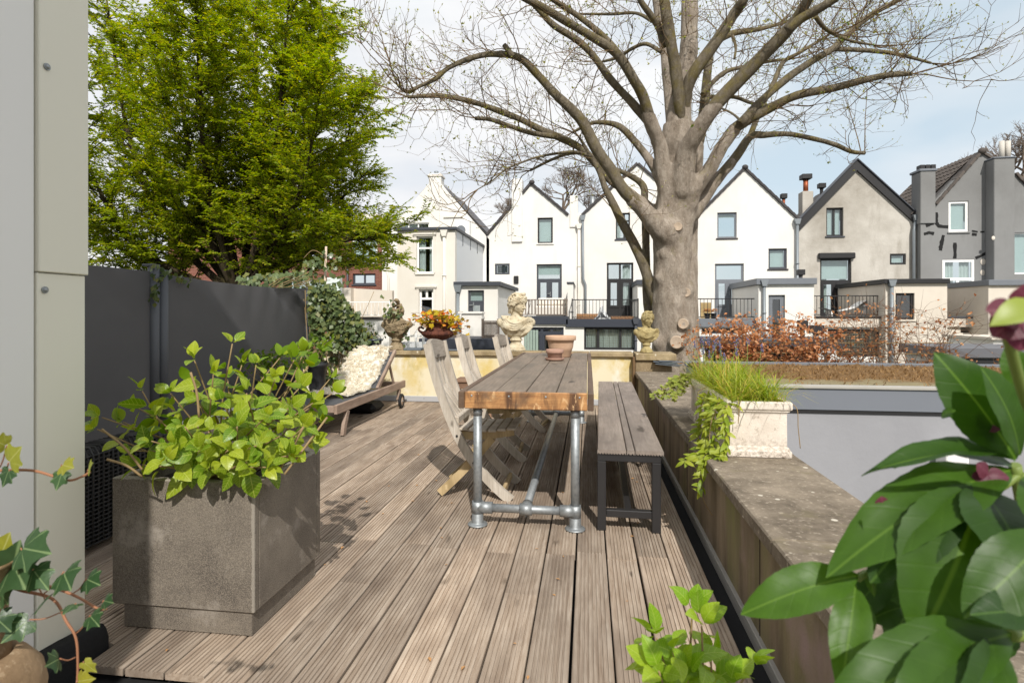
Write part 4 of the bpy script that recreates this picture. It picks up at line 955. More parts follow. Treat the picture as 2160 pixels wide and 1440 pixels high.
SY = 17; x0, x1 = PY(2095, 720, SY).x, PY(2180, 720, SY).x; block(sh3, (x0, SY, GZ), (x1, SY + 2, PY(2110, 716, SY).z), M['white'], 'wall'); block(sh3, (x0 - .1, SY - .1, PY(2110, 716, SY).z), (x1 + .1, SY + 2.1, PY(2110, 711, SY).z), M['beige'], 'roof_edge')
# ================================================================== furniture on the terrace
M['tabletop'] = wood('grey_table_wood', S(112, 99, 86), S(140, 126, 112), S(98, 90, 80), 'y', rand=.14, rough=.62, bump=.2)
M['tablefront'] = wood('warm_table_edge', S(150, 108, 74), S(192, 150, 106), S(96, 68, 50), 'x', scale=1.7, rand=.08, rough=.55, grain=.7)
def m_front():
    k = NT('scorched_table_edge'); k.set(.55, 0, .3); v = k.coord('Object', (1, 1, 1), rand=False); vx = k.coord('Object', (1, .2, .35), rand=False); vg = k.coord('Object', (.08, 1, 1), rand=False)
    c = k.mix(k.ramp(k.noise(vg, 60, 5, .65, .8), .3, .7), S(150, 104, 66), S(194, 148, 98)); c = k.mix(k.ramp(k.noise(vx, 9, 5, .6, .9), .46, .62), c, S(92, 66, 48)); c = k.mix(k.ramp(k.noise(vx, 21, 4, .6, 1.4), .60, .68), c, S(206, 170, 126))
    c = k.mix(k.ramp(k.noise(v, 6, 4, .6), .58, .72), c, S(112, 88, 68)); k.color(c); k.bump(k.noise(vg, 60, 5), .2, .002); return k.m
M['tablefront'] = m_front()
M['tableside'] = wood('brown_table_edge', S(92, 74, 60), S(112, 92, 76), S(78, 64, 54), 'y', rand=.1, rough=.6)
M['benchtop'] = wood('bench_wood', S(128, 116, 106), S(158, 146, 136), S(112, 103, 96), 'y', rand=.22, rough=.7)
M['teak'] = wood('silvered_teak', S(186, 174, 158), S(220, 211, 198), S(164, 152, 136), 'z', scale=1.6, rand=.18, rough=.8, bump=.35)
M['teakgrey'] = wood('grey_teak', S(140, 130, 118), S(172, 162, 150), S(120, 110, 98), 'y', scale=1.6, rand=.15, rough=.8, bump=.4)
M['teakleg'] = wood('ochre_teak', S(174, 150, 112), S(204, 182, 142), S(140, 120, 84), 'z', scale=1.6, rand=.18, rough=.8, bump=.3)
# ---------------------------------------------------------------- dining table
tb = thing('dining_table', 'long grey plank dining table on galvanised pipe legs', 'table', (-.345, 4.74, 0))
X0, X1, Y0, Y1, ZT = -.722, .032, 3.125, 6.34, .76
def tpart(a, b_, name, m, par=tb, bev=.004): q = MB(); q.box(a, b_, bev); return bw(q, name, m, par)
n = 4; xa, xb = X0 + .036, X1 - .036; wd = (xb - xa) / n
for i in range(n): tpart((xa + i * wd + .0025, Y0 + .036, ZT - .032), (xa + (i + 1) * wd - .0025, Y1 - .036, ZT + (.0015 if i % 2 else 0)), 'plank', M['tabletop'])
tpart((X0, Y0 + .001, ZT - .094), (X0 + .034, Y1, ZT + .001), 'side_rail', M['tableside']); tpart((X1 - .034, Y0 + .001, ZT - .094), (X1, Y1, ZT + .001), 'side_rail', M['tableside'])
tpart((X0 + .0355, Y0, ZT - .094), (X1 - .0355, Y0 + .034, ZT + .0005), 'end_rail', M['tablefront']); tpart((X0 + .0355, Y1 - .034, ZT - .094), (X1 - .0355, Y1, ZT + .0005), 'end_rail', M['tablefront'])
for x in (-.645, -.435, -.23, -.045):
    b = MB(); b.ball((x, Y0 - .001, ZT - .022), (.006, .003, .006), 10, 6); bw(b, 'screw', M['galv'], tb)
def pipe_frame(y):
    for x in (-.62, -.07):
        b = MB(); b.tube([(x, y, .012), (x, y, ZT - .095)], .0245, 20); b.tube([(x, y, ZT - .14), (x, y, ZT - .095)], .0255, 20); o = bw(b, 'leg', M['galv'], tb)
        b = MB(); b.lathe([(.056, 0), (.057, .007), (.052, .011), (.036, .013), (.0325, .018), (.0325, .068), (.030, .071)], 28, (x, y, 0)); bw(b, 'flange_foot', M['galv'], o)
        b = MB(); b.tube([(x, y, .068), (x, y, .135)], .0325, 22); s_ = 1 if x < -.3 else -1; b.tube([(x, y, .100), (x + s_ * .085, y, .100)], .0325, 22); bw(b, 'tee_fitting', M['galv'], o)
    b = MB(); b.tube([(-.60, y, .100), (-.09, y, .100)], .0235, 18); o = bw(b, 'cross_pipe', M['galv'], tb)
    b = MB(); b.tube([(-.38, y, .100), (-.31, y, .100)], .0325, 22); d = 1 if y < 5 else -1; b.tube([(-.345, y, .100), (-.345, y + d * .075, .100)], .032, 22); b.ball((-.345, y, .064), .007, 8, 5); bw(b, 'tee_fitting', M['galv'], o)
pipe_frame(3.175); pipe_frame(6.27)
b = MB(); b.tube([(-.345, 3.20, .100), (-.345, 6.25, .100)], .0235, 18); o = bw(b, 'long_pipe', M['galv'], tb)
b = MB(); b.tube([(-.345, 3.72, .100), (-.345, 3.745, .100)], .0262, 18); bw(b, 'coupler', M['galv'], o)
# ---------------------------------------------------------------- bench
bn = thing('bench', 'long bench with three grey boards on black steel frame beside the wall', 'bench', (.262, 4.74, 0), R(-1.15))
def bpart(a, b_, name, m, bev=.003, par=bn): q = MB(); q.box(a, b_, bev); return q.build(name, m, par)
hl = 1.575
def ridged(xa, xb, name):
    p = [(xa, .45 - .004), (xa + .004, .45), (xb - .004, .45), (xb, .45 - .004), (xb, .425)]; nn = int((xb - xa) / .015); w_ = (xb - xa) / max(1, nn)
    for i in range(nn): x = xb - i * w_; p += [(x - w_ * .3, .425), (x - w_ * .4, .431), (x - w_ * .7, .431), (x - w_ * .8, .425)]
    p += [(xa, .425)]
    q = MB(); q.prism(p[::-1], 'y', -hl, hl); return q.build(name, M['benchtop'], bn)
ridged(-.178, -.024, 'board'); ridged(-.019, .022, 'board'); ridged(.027, .178, 'board')
for s_ in (-1, 1):
    y = s_ * (hl - .035)
    for x in (-.155, .14): bpart((x - .024, y - .024, 0), (x + .024, y + .024, .382), 'leg', M['black_steel'])
    bpart((-.179, y - .025, .3835), (.164, y + .025, .4235), 'end_bar', M['black_steel']); bpart((-.1305, y - .022, .075), (.1155, y + .022, .115), 'stretcher', M['black_steel'])
for x in (-.155, .14): bpart((x - .022, -hl + .062, .3845), (x + .022, hl - .062, .4225), 'side_bar', M['black_steel'])
bpart((-.03, -hl + .06, .08), (.01, hl - .06, .11), 'long_stretcher', M['black_steel'])
# ---------------------------------------------------------------- folding teak chairs: local x = towards the table, y = width, origin on the floor
def strip(pts, wd, y0, y1):
    """flat curved board: polyline in x-z with width, extruded along y"""
    pts = [Vector((p[0], p[1])) for p in pts]; L_, R_ = [], []
    for i, p in enumerate(pts):
        t = (pts[min(i + 1, len(pts) - 1)] - pts[max(0, i - 1)]).normalized(); nn = Vector((-t.y, t.x)); w_ = wd[i] if hasattr(wd, '__len__') else wd
        L_.append(p + nn * w_ / 2); R_.append(p - nn * w_ / 2)
    m = MB(); n = len(pts)
    for a, (lo, hi) in enumerate(((y0, y1),)):
        vs = [(p.x, lo, p.y) for p in L_] + [(p.x, lo, p.y) for p in R_] + [(p.x, hi, p.y) for p in L_] + [(p.x, hi, p.y) for p in R_]
        fs = []
        for i in range(n - 1):
            fs += [(i, i + 1, n + i + 1, n + i), (2 * n + i + 1, 2 * n + i, 3 * n + i, 3 * n + i + 1), (i + 1, i, 2 * n + i, 2 * n + i + 1), (n + i, n + i + 1, 3 * n + i + 1, 3 * n + i)]
        fs += [(0, n, 3 * n, 2 * n), (n - 1, 3 * n - 1, 4 * n - 1, 2 * n - 1)]
        m.add(vs, fs)
    return m
def bez(a, b_, c, n=10):
    a, b_, c = Vector(a), Vector(b_), Vector(c)
    return [tuple(a * (1 - t) ** 2 + b_ * 2 * t * (1 - t) + c * t * t) for t in [i / n for i in range(n + 1)]]
def make_chair():
    t = empty('folding_chair')
    up = bez((-.265, 1.0), (-.205, .70), (-.06, .40), 8)[:-1] + bez((-.06, .40), (.06, .17), (.285, 0), 8)
    for y in (0, .385):
        strip(up, [.052] * 6 + [.056] * 6 + [.058] * 8, y, y + .032).build('upright', M['teak'], t)
    for y in (.035, .350):
        strip(bez((.16, .39), (-.02, .17), (-.19, .02), 10), .05, y, y + .028).build('leg', M['teakleg'], t)
    # top rail, lower rail and back slats
    q = MB(); q.grid(lambda u, v: (-.282 + .022 * v - .0 + .02 * math.sin(math.pi * u) * -1, .033 + .351 * u, 1.0 - .105 * v + .022 * math.sin(math.pi * u) * (1 - v)), 10, 2)
    q.grid(lambda u, v: (-.254 + .022 * v - .02 * math.sin(math.pi * u), .384 - .351 * u, 1.0 - .105 * v + .022 * math.sin(math.pi * u) * (1 - v)), 10, 2)
    q.grid(lambda u, v: (-.282 + .028 * v - .02 * math.sin(math.pi * u), .384 - .351 * u, 1.0 + .022 * math.sin(math.pi * u)), 10, 1)
    q.grid(lambda u, v: (-.26 + .028 * v - .02 * math.sin(math.pi * u), .033 + .351 * u, .895), 10, 1); q.build('top_rail', M['teakgrey'], t)
    q = MB(); q.box((-.105, .033, .475), (-.06, .384, .525), .006); q.build('back_rail', M['teak'], t)
    for i in range(6):
        y = .045 + i * .0575; strip([(-.262 - .018 * math.sin(math.pi * (i + .5) / 6), .90), (-.205 - .02 * math.sin(math.pi * (i + .5) / 6), .70), (-.083, .51)], .014, y + .004, y + .040).build('back_slat', M['teak'], t)
    # seat
    for y in (.036, .351):
        strip([(-.07, .405), (.06, .40), (.2, .418), (.30, .435)], .05, y, y + .026).build('seat_rail', M['teakleg'], t)
    for i in range(6):
        x = -.055 + i * .063; z = .432 + .012 * ((i - 2.2) / 3) ** 2 + (.004 if i > 3 else 0)
        q = MB(); q.box((x, .012, z), (x + .055, .405, z + .016), .004); q.build('seat_slat', M['teak'], t)
    for x, z, nm in ((-.145, .06, 'leg_bar'), (.235, .055, 'front_bar')):
        q = MB(); q.box((x - .012, .034, z - .02), (x + .012, .383, z + .02), .004); q.build(nm, M['teakleg'], t)
    q = MB()
    for x, z in ((-.065, .405), (.045, .235)): q.tube([(x, -.004, z), (x, .421, z)], .008, 10)
    q.build('bolt', M['black_steel'], t)
    return t
ch = make_chair(); gch = 'folding chairs along the table'
for i, (x, y, rz, s_, lab) in enumerate(((-.775, 3.60, 0, 1.0, 'weathered folding teak chair nearest the camera, tucked under the table'),
                                   (-.79, 4.56, R(2), 1.0, 'weathered folding teak chair between the two others along the table'),
                                   (-.70, 5.74, R(-7), .955, 'weathered folding teak chair farthest from camera, by the large bust'))):
    o = ch if i == 0 else copy_tree(ch)
    o.location = (x, y, 0); o.rotation_euler = (0, 0, rz); o.scale = (s_, 1, s_); tag(o, lab, 'chair', gch)
# ---------------------------------------------------------------- slatted stool behind the chairs
sl_ = thing('slatted_stool', 'small brown slatted wooden stool behind the chairs', 'stool', (-1.25, 6.35, 0))
M['brownwood'] = wood('reddish_wood', S(134, 104, 84), S(160, 130, 106), S(110, 84, 68), 'x', rand=.25)
for i in range(6): q = MB(); q.box((-.24, -.20 + i * .068, .43), (.24, -.14 + i * .068, .452), .004); q.build('slat', M['brownwood'], sl_)
for x in (-.19, .15):
    for y in (-.17, .15): q = MB(); q.box((x, y, 0), (x + .045, y + .03, .43), .004); q.build('leg', M['brownwood'], sl_)
for y in (-.185, .165): q = MB(); q.box((-.2, y, .36), (.2, y + .02, .428), .003); q.build('apron', M['brownwood'], sl_)
# ---------------------------------------------------------------- pots on the table
def m_terra():
    k = NT('terracotta'); k.set(.85, 0, .2); v = k.coord('Object')
    c = k.mix(k.ramp(k.noise(v, 9, 6, .6), .35, .7), S(196, 164, 138), S(182, 148, 122)); c = k.mix(k.ramp(k.noise(v, 22, 6, .7), .58, .75), c, S(206, 172, 148))
    k.color(c); k.bump(k.noise(v, 120, 4), .15, .002); return k.m
M['terra'] = m_terra()
M['terra2'] = plain('dull_terracotta', S(150, 120, 106), .9, var=.15, scale=14, bump=.2, c2=S(176, 140, 122))
p = PG(1180, 752, .7615); q = MB()
q.lathe([(0, 0), (.092, 0), (.098, .006), (.134, .165), (.150, .168), (.153, .174), (.153, .205), (.150, .211), (.140, .211), (.136, .205), (.124, .10), (.10, .03), (0, .028)], 40, (0, 0, .0))
o = q.build('terracotta_pot', M['terra'], None, (-.27, 5.72, .762)); tag(o, 'large empty terracotta flower pot on the table', 'flower pot')
bp = thing('small_pot', 'small dull terracotta pot standing in its saucer on the table', 'flower pot', (-.305, 5.28, .762))
q = MB(); q.lathe([(0, 0), (.068, 0), (.082, .004), (.090, .022), (.088, .025), (.080, .022), (.072, .012), (0, .011)], 36); q.build('saucer', M['terra2'], bp)
q = MB(); q.lathe([(0, .0125), (.056, .0125), (.062, .018), (.071, .068), (.081, .070), (.083, .074), (.083, .099), (.080, .102), (.074, .102), (.068, .075), (.055, .03), (0, .028)], 36); q.build('pot', M['terra2'], bp)
# ---------------------------------------------------------------- sun lounger
M['lounger'] = wood('lounger_wood', S(146, 124, 108), S(176, 156, 140), S(124, 104, 90), 'y', rand=.15, scale=1.3)
lo = thing('sun_lounger', 'wooden sun lounger on wheels with raised back, beside the yellow wall', 'sun lounger', (-2.65, 6.2, 0))
def lpart(mb, name, m=None, par=lo): return bw(mb, name, m or M['lounger'], par)
LX0, LX1 = -2.99, -2.36
for x in (LX0, LX1 - .032):
    b = MB(); b.box((x, 5.13, .235), (x + .032, 7.18, .325), .005); lpart(b, 'side_rail')
for y in (5.16, 7.10): b = MB(); b.box((LX0 + .033, y, .245), (LX1 - .033, y + .03, .31), .004); lpart(b, 'cross_bar')
for x in (LX0 - .001, LX1 - .034):
    b = strip([(5.30, .0), (5.33, .10), (5.40, .235)], .055, 0, 1); b2 = MB()
    b2.v = [(x + .001 + v[1] * .033, v[0], v[2]) for v in b.v]; b2.f = b.f; b2.sm = b.sm; lpart(b2, 'leg')
    b = strip([(6.98, .235), (6.93, .10)], .05, 0, 1); b2 = MB(); b2.v = [(x + .001 + v[1] * .033, v[0] + .0, v[2]) for v in b.v]; b2.f = b.f; b2.sm = b.sm; lpart(b2, 'wheel_leg')
for x in (LX0 - .045, LX1 + .012):
    b = MB(); Mx = Matrix.Translation((x, 6.93, .092)) @ Matrix.Rotation(R(90), 4, 'Y')
    b.lathe([(.060, 0), (.086, .002), (.092, .010), (.092, .022), (.086, .030), (.060, .032), (.060, 0)], 30, M=Mx); o = lpart(b, 'wheel', M['rubber'])
    b = MB(); b.lathe([(0, .004), (.061, .006), (.061, .026), (0, .028)], 30, M=Mx); bw(b, 'wheel_disc', plain('wheel_wood', S(180, 160, 142), .8), o)
    b = MB(); b.ball((x + .033 if x > -2.5 else x, 6.93, .092), .009, 8, 6); bw(b, 'axle', M['galv'], o)
hy, hz, ty, tz = 6.32, .318, 6.94, .72
for x in (LX0 + .038, LX1 - .072):
    b = strip([(hy, hz), (ty, tz)], .045, 0, 1); b2 = MB(); b2.v = [(x + v[1] * .03, v[0], v[2]) for v in b.v]; b2.f = b.f; b2.sm = b.sm; lpart(b2, 'back_stile')
b = MB(); b.box((LX0 + .069, ty - .03, tz - .03), (LX1 - .073, ty, tz + .005), .004); lpart(b, 'back_top_rail')
for x in (LX0 + .07, LX1 - .095):
    b = strip([(6.78, .60), (6.98, .27)], .035, 0, 1); b2 = MB(); b2.v = [(x + v[1] * .02, v[0], v[2]) for v in b.v]; b2.f = b.f; b2.sm = b.sm; lpart(b2, 'back_prop')
slm_ = plain('charcoal_sling', S(74, 75, 78), .8, var=.08, bump=.2, bscale=300)
b = MB(); b.grid(lambda u, v: (LX0 + .036 + (LX1 - LX0 - .072) * u, 5.19 + (hy - 5.19) * v, .318 - .012 * math.sin(math.pi * u)), 8, 8); lpart(b, 'seat_sling', slm_)
b = MB(); b.grid(lambda u, v: (LX0 + .07 + (LX1 - LX0 - .145) * u, hy + (ty - hy) * v, hz + .012 + (tz - hz) * v - .015 * math.sin(math.pi * u)), 8, 8); lpart(b, 'back_sling', slm_)
# sheepskin: body plus thousands of curved tufts
def skin_pt(u, v):
    """u across (-1..1), v along: 0 at the front end on the seat, 1 over the top of the back"""
    L1 = .72; s_ = v * (L1 + .82); xw = .232 + .015 * math.sin(v * 11) + .02 * math.sin(v * 23 + 1) - .02 * (1 - v)
    x = -2.70 + u * xw + .02 * math.sin(6 * v)
    if s_ < L1: y, z = hy - L1 + s_ + .02, .335
    elif s_ < L1 + .74:
        t = (s_ - L1) / .74; y, z = hy + .01 + (ty - hy) * t, hz + .035 + (tz - hz) * t
    else:
        t = (s_ - L1 - .74) / .08; y, z = ty + .04 * math.sin(t * 1.6) + .01, tz + .035 - .05 * t * t
    return Vector((x, y, z))
b = MB(); b.grid(lambda u, v: skin_pt(u * 2 - 1, v) + Vector((0, 0, .02 * (1 - (u * 2 - 1) ** 4) + .008 * mnoise.noise((u * 7, v * 18, 0)))), 14, 40)
shp = thing('sheepskin', 'fluffy cream sheepskin draped over the lounger', 'sheepskin', (-2.68, 6.3, .33))
kf = leaf_mat('wool', S(226, 220, 206), S(240, 236, 226), .25, .95, c3=S(220, 206, 178), spec=.05)
bw(b, 'hide', kf, shp)
r_ = random.Random(5); vs = []; fs = []
for i in range(1500):                                     # locks of wool: strands that gather to one curled tip
    u = r_.uniform(-1, 1); v = r_.random(); p = skin_pt(u, v); e = skin_pt(u, min(1, v + .01)) - skin_pt(u, max(0, v - .01)); e.normalize()
    nrm = Vector((1, 0, 0)).cross(e).normalized(); ln = r_.uniform(.030, .058)
    d = (nrm * r_.uniform(.45, 1.0) + Vector((1, 0, 0)) * (u * abs(u) * .9 + r_.uniform(-.45, .45)) + e * r_.uniform(-.7, .25)).normalized()
    if v > .97: d += e * .7
    tip = p + d * ln + Vector((r_.uniform(-1, 1), r_.uniform(-1, 1), r_.uniform(-1, .2))) * ln * .3
    for k in range(13):
        o_ = (Vector((1, 0, 0)) * r_.gauss(0, .009) + e * r_.gauss(0, .009)); rt = p + o_ + Vector((0, 0, .010)); t_ = tip + o_ * .35 + Vector((r_.gauss(0, .004), r_.gauss(0, .004), r_.gauss(0, .004)))
        m_ = rt.lerp(t_, .55) + nrm * ln * .12 + o_ * .3; sd = (t_ - rt).cross(Vector((r_.uniform(-1, 1), r_.uniform(-1, 1), r_.uniform(-1, 1)))).normalized() * r_.uniform(.0010, .0019); k0 = len(vs)
        vs += [rt - sd, rt + sd, m_ + sd * .9, m_ - sd * .9, t_]; fs += [(k0, k0 + 1, k0 + 2, k0 + 3), (k0 + 3, k0 + 2, k0 + 4)]
b = MB(); b.add(vs, fs, True); stuff(bw(b, 'wool_tufts', kf, shp))
# dark bundle stored under the lounger
b = MB(); b.box((-2.92, 6.45, .005), (-2.5, 6.82, .12), .05); o = tag(b.build('storage_bag', M['rubber']), 'black flat bag lying on the deck under the lounger', 'bag')
# ---------------------------------------------------------------- concrete planter box
def m_planter():
    k = NT('dark_cast_stone'); k.set(.9, 0, .25); v = k.coord('World'); 
    c = k.mix(k.ramp(k.noise(v, 4, 6, .65), .35, .68), S(118, 110, 100), S(78, 72, 67)); c = k.mix(k.math('MULTIPLY', k.ramp(k.noise(v, 300, 4, .75), .42, .66), .8), c, S(154, 143, 128)); c = k.mix(k.math('MULTIPLY', k.ramp(k.noise(v, 210, 3, .7), .55, .7), .7), c, S(52, 48, 45))
    
    c = k.mix(k.ramp(k.noise(v, 7, 7, .75), .56, .70), c, S(146, 138, 128));
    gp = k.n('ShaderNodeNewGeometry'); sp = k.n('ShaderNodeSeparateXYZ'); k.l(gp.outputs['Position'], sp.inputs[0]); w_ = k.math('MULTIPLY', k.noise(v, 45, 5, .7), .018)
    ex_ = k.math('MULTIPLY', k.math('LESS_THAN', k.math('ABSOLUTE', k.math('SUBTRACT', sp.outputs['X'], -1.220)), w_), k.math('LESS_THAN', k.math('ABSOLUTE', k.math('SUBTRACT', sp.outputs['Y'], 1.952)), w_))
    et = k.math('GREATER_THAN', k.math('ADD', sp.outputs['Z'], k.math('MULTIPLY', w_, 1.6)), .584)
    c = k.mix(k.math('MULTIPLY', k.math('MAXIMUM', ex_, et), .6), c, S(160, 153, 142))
    k.color(c); k.bump(k.noise(v, 220, 4, .7), .6, .004); return k.m
M['planter'] = m_planter()
pn = thing('concrete_planter', 'square dark cast stone planter box on recessed plinth, on the deck at left', 'planter', (-1.51, 2.22, 0))
px0, px1, py0, py1 = -1.803, -1.220, 1.952, 2.478
b = MB(); t = .035
b.box((px0, py0, .092), (px1, py0 + t, .572), .004); b.box((px0, py1 - t, .092), (px1, py1, .572), .004); b.box((px0, py0 + t + .0005, .0925), (px0 + t, py1 - t - .0005, .5715), .003); b.box((px1 - t, py0 + t + .0005, .0925), (px1, py1 - t - .0005, .5715), .003); b.box((px0 + t, py0 + t, .094), (px1 - t, py1 - t, .13))
bw(b, 'box', M['planter'], pn)
b = MB(); b.box((px0 + .04, py0 + .012, .001), (px1 - .016, py1 - .02, .0915), .003); bw(b, 'plinth', M['planter'], pn)
b = MB(); b.grid(lambda u, v: (px0 + .036 + (px1 - px0 - .072) * u, py0 + .036 + (py1 - py0 - .072) * v, .515 + .012 * mnoise.noise((u * 9, v * 9, 1))), 16, 16); bw(b, 'soil', M['soil'], pn)
# ---------------------------------------------------------------- wicker sofa behind the planter
def m_wicker():
    k = NT('black_wicker'); k.set(.45, 0, .5); v = k.coord('World', (38, 38, 95)); ck = k.n('ShaderNodeTexWave', wave_type='BANDS', bands_direction='Z'); ck.inputs['Scale'].default_value = .55; k.l(v, ck.inputs['Vector'])
    c2 = k.n('ShaderNodeTexWave', wave_type='BANDS', bands_direction='Y'); c2.inputs['Scale'].default_value = .5; c2.inputs['Distortion'].default_value = 0; k.l(v, c2.inputs['Vector'])
    k.color(k.mix(k.noise(v, .4, 2), (.010, .010, .010, 1), (.024, .023, .022, 1))); k.bump(k.math('MULTIPLY', ck.outputs['Fac'], c2.outputs['Fac']), 1.0, .006); return k.m
M['wicker'] = m_wicker()
ws = thing('wicker_sofa', 'black woven wicker garden sofa in the gap between cream wall and planter', 'sofa', (-2.9, 2.7, 0))
b = MB(); b.box((-2.59, 2.12, .03), (-2.45, 3.04, .52), .03); bw(b, 'armrest', M['wicker'], ws)
b = MB(); b.box((-3.82, 2.12, .03), (-3.68, 3.04, .52), .03); bw(b, 'armrest', M['wicker'], ws)
b = MB(); b.box((-3.675, 2.10, .03), (-2.595, 2.24, .66), .03); bw(b, 'backrest', M['wicker'], ws)
b = MB(); b.box((-3.675, 2.245, .03), (-2.595, 3.02, .28), .02); bw(b, 'seat_base', M['wicker'], ws)
b = MB(); b.box((-3.67, 2.25, .282), (-2.60, 3.03, .40), .035); bw(b, 'cushion', plain('dark_cushion', S(62, 62, 64), .9, var=.08, bump=.15, bscale=300), ws)
b = MB()
for i in range(30):
    y = 2.14 + i * .030; b.tube([(-2.444, y, .05), (-2.442, y, .49), (-2.46, y, .526), (-2.58, y, .526)], .007, 5)
for i in range(22):
    z = .05 + i * .021; b.tube([(-2.440 + .004 * (-1) ** k, 2.13 + k * .03, z) for k in range(31)], .005, 4)
stuff(bw(b, 'weave', M['wicker'], ws))
# ================================================================== statues, urn, trough, pots
class Clay:
    """Solid modelling on a distance grid: soft unions and cuts, then one continuous skin (surface nets)."""
    def __init__(s, lo, hi, vx):
        s.lo = np.array(lo, float); s.vx = vx; s.n = np.ceil((np.array(hi) - s.lo) / vx).astype(int) + 1; s.F = np.full(tuple(s.n), .2)
    def _box(s, lo, hi):
        a = np.clip(np.floor((np.array(lo) - s.lo) / s.vx).astype(int), 0, s.n - 1); b_ = np.clip(np.ceil((np.array(hi) - s.lo) / s.vx).astype(int) + 1, 1, s.n)
        sl = tuple(slice(i, j) for i, j in zip(a, b_)); ax = [s.lo[d] + s.vx * np.arange(a[d], b_[d]) for d in range(3)]
        return sl, np.stack(np.meshgrid(*ax, indexing='ij'), -1)
    def _comb(s, sl, d, k, cut):
        f = s.F[sl]
        if cut:
            h = np.clip(.5 - .5 * (f + d) / k, 0, 1); s.F[sl] = f * (1 - h) - d * h + k * h * (1 - h)
        else:
            h = np.clip(.5 + .5 * (d - f) / k, 0, 1); s.F[sl] = d * (1 - h) + f * h - k * h * (1 - h)
    def ball(s, c, r, k=.008, cut=False, Q=None):
        r = np.array(r if hasattr(r, '__len__') else (r,) * 3, float); c = np.array(c, float); m = r.max() + k + s.vx * 3
        sl, P = s._box(c - m, c + m)
        if 0 in P.shape: return
        p = P - c
        if Q is not None: p = p @ np.array(Q)
        q = np.linalg.norm(p / r, axis=-1); g = np.linalg.norm(p / (r * r), axis=-1) + 1e-9; s._comb(sl, q * (q - 1) / g, k, cut)
    def tube(s, pts, rad, k=.006, cut=False):
        pts = [np.array(p, float) for p in pts]; rad = rad if hasattr(rad, '__len__') else [rad] * len(pts)
        A = np.array(pts); m = max(rad) + k + s.vx * 3; sl, P = s._box(A.min(0) - m, A.max(0) + m); best = None
        if 0 in P.shape: return
        for i in range(len(pts) - 1):
            ab = pts[i + 1] - pts[i]; t = np.clip(((P - pts[i]) @ ab) / (ab @ ab + 1e-12), 0, 1); d = np.linalg.norm(P - pts[i] - t[..., None] * ab, axis=-1) - (rad[i] * (1 - t) + rad[i + 1] * t)
            best = d if best is None else np.minimum(best, d)
        s._comb(sl, best, k, cut)
    def rings(s, rg, k=.008):
        """stacked ellipses (cx, cy, z, rx, ry)"""
        A = np.array(rg); mx_ = (A[:, 3:5].max() + .05); sl, P = s._box((-mx_, -mx_, A[0, 2] - .03), (mx_, mx_, A[-1, 2] + .03)); z = P[..., 2]
        f = [np.interp(z, A[:, 2], A[:, j]) for j in (0, 1, 3, 4)]; px_, py_ = P[..., 0] - f[0], P[..., 1] - f[1]; q = np.sqrt((px_ / f[2]) ** 2 + (py_ / f[3]) ** 2)
        d = (q - 1) * np.minimum(f[2], f[3]); d = np.maximum(d, np.maximum(A[0, 2] - z, z - A[-1, 2])); s._comb(sl, d, k, False)
    def mesh(s, name, m, disp=None):
        F = s.F
        if disp is not None:
            ii = np.argwhere(np.abs(F) < .03)
            for i, j, l_ in ii: F[i, j, l_] += disp(Vector((s.lo[0] + i * s.vx, s.lo[1] + j * s.vx, s.lo[2] + l_ * s.vx)))
        N = s.n; cs = N - 1; acc = np.zeros((*cs, 3)); cnt = np.zeros(tuple(cs)); cor = [(a, b_, c) for a in (0, 1) for b_ in (0, 1) for c in (0, 1)]
        V = {c: F[c[0]:N[0] - 1 + c[0], c[1]:N[1] - 1 + c[1], c[2]:N[2] - 1 + c[2]] for c in cor}
        for c in cor:
            for ax in range(3):
                if c[ax]: continue
                e = list(c); e[ax] = 1; e = tuple(e); fa, fb = V[c], V[e]; x = (fa < 0) != (fb < 0); t = np.where(x, fa / np.where(np.abs(fa - fb) < 1e-12, 1, fa - fb), 0)
                for d in range(3): acc[..., d] += np.where(x, c[d] + (t if d == ax else 0), 0)
                cnt += x
        on = cnt > 0; idx = -np.ones(tuple(cs), int); idx[on] = np.arange(on.sum()); cell = np.argwhere(on)
        verts = s.lo + (cell + acc[on] / cnt[on][:, None]) * s.vx; quads = []
        for ax in range(3):
            o1, o2 = (ax + 1) % 3, (ax + 2) % 3; a = [slice(None)] * 3; b_ = [slice(None)] * 3; a[ax] = slice(0, -1); b_[ax] = slice(1, None)
            fa, fb = F[tuple(a)] < 0, F[tuple(b_)] < 0; E = np.argwhere(fa != fb); E = E[(E[:, o1] > 0) & (E[:, o2] > 0) & (E[:, o1] < cs[o1]) & (E[:, o2] < cs[o2])]; sg = fa[tuple(E.T)]
            q = []
            for d1, d2 in ((1, 1), (0, 1), (0, 0), (1, 0)): G_ = E.copy(); G_[:, o1] -= d1; G_[:, o2] -= d2; q.append(idx[tuple(G_.T)])
            q = np.stack(q, 1); q[~sg] = q[~sg][:, ::-1]; quads.append(q)
        quads = np.concatenate(quads); quads = quads[(quads >= 0).all(1)]
        return np_mesh(name, verts, quads, m, True)
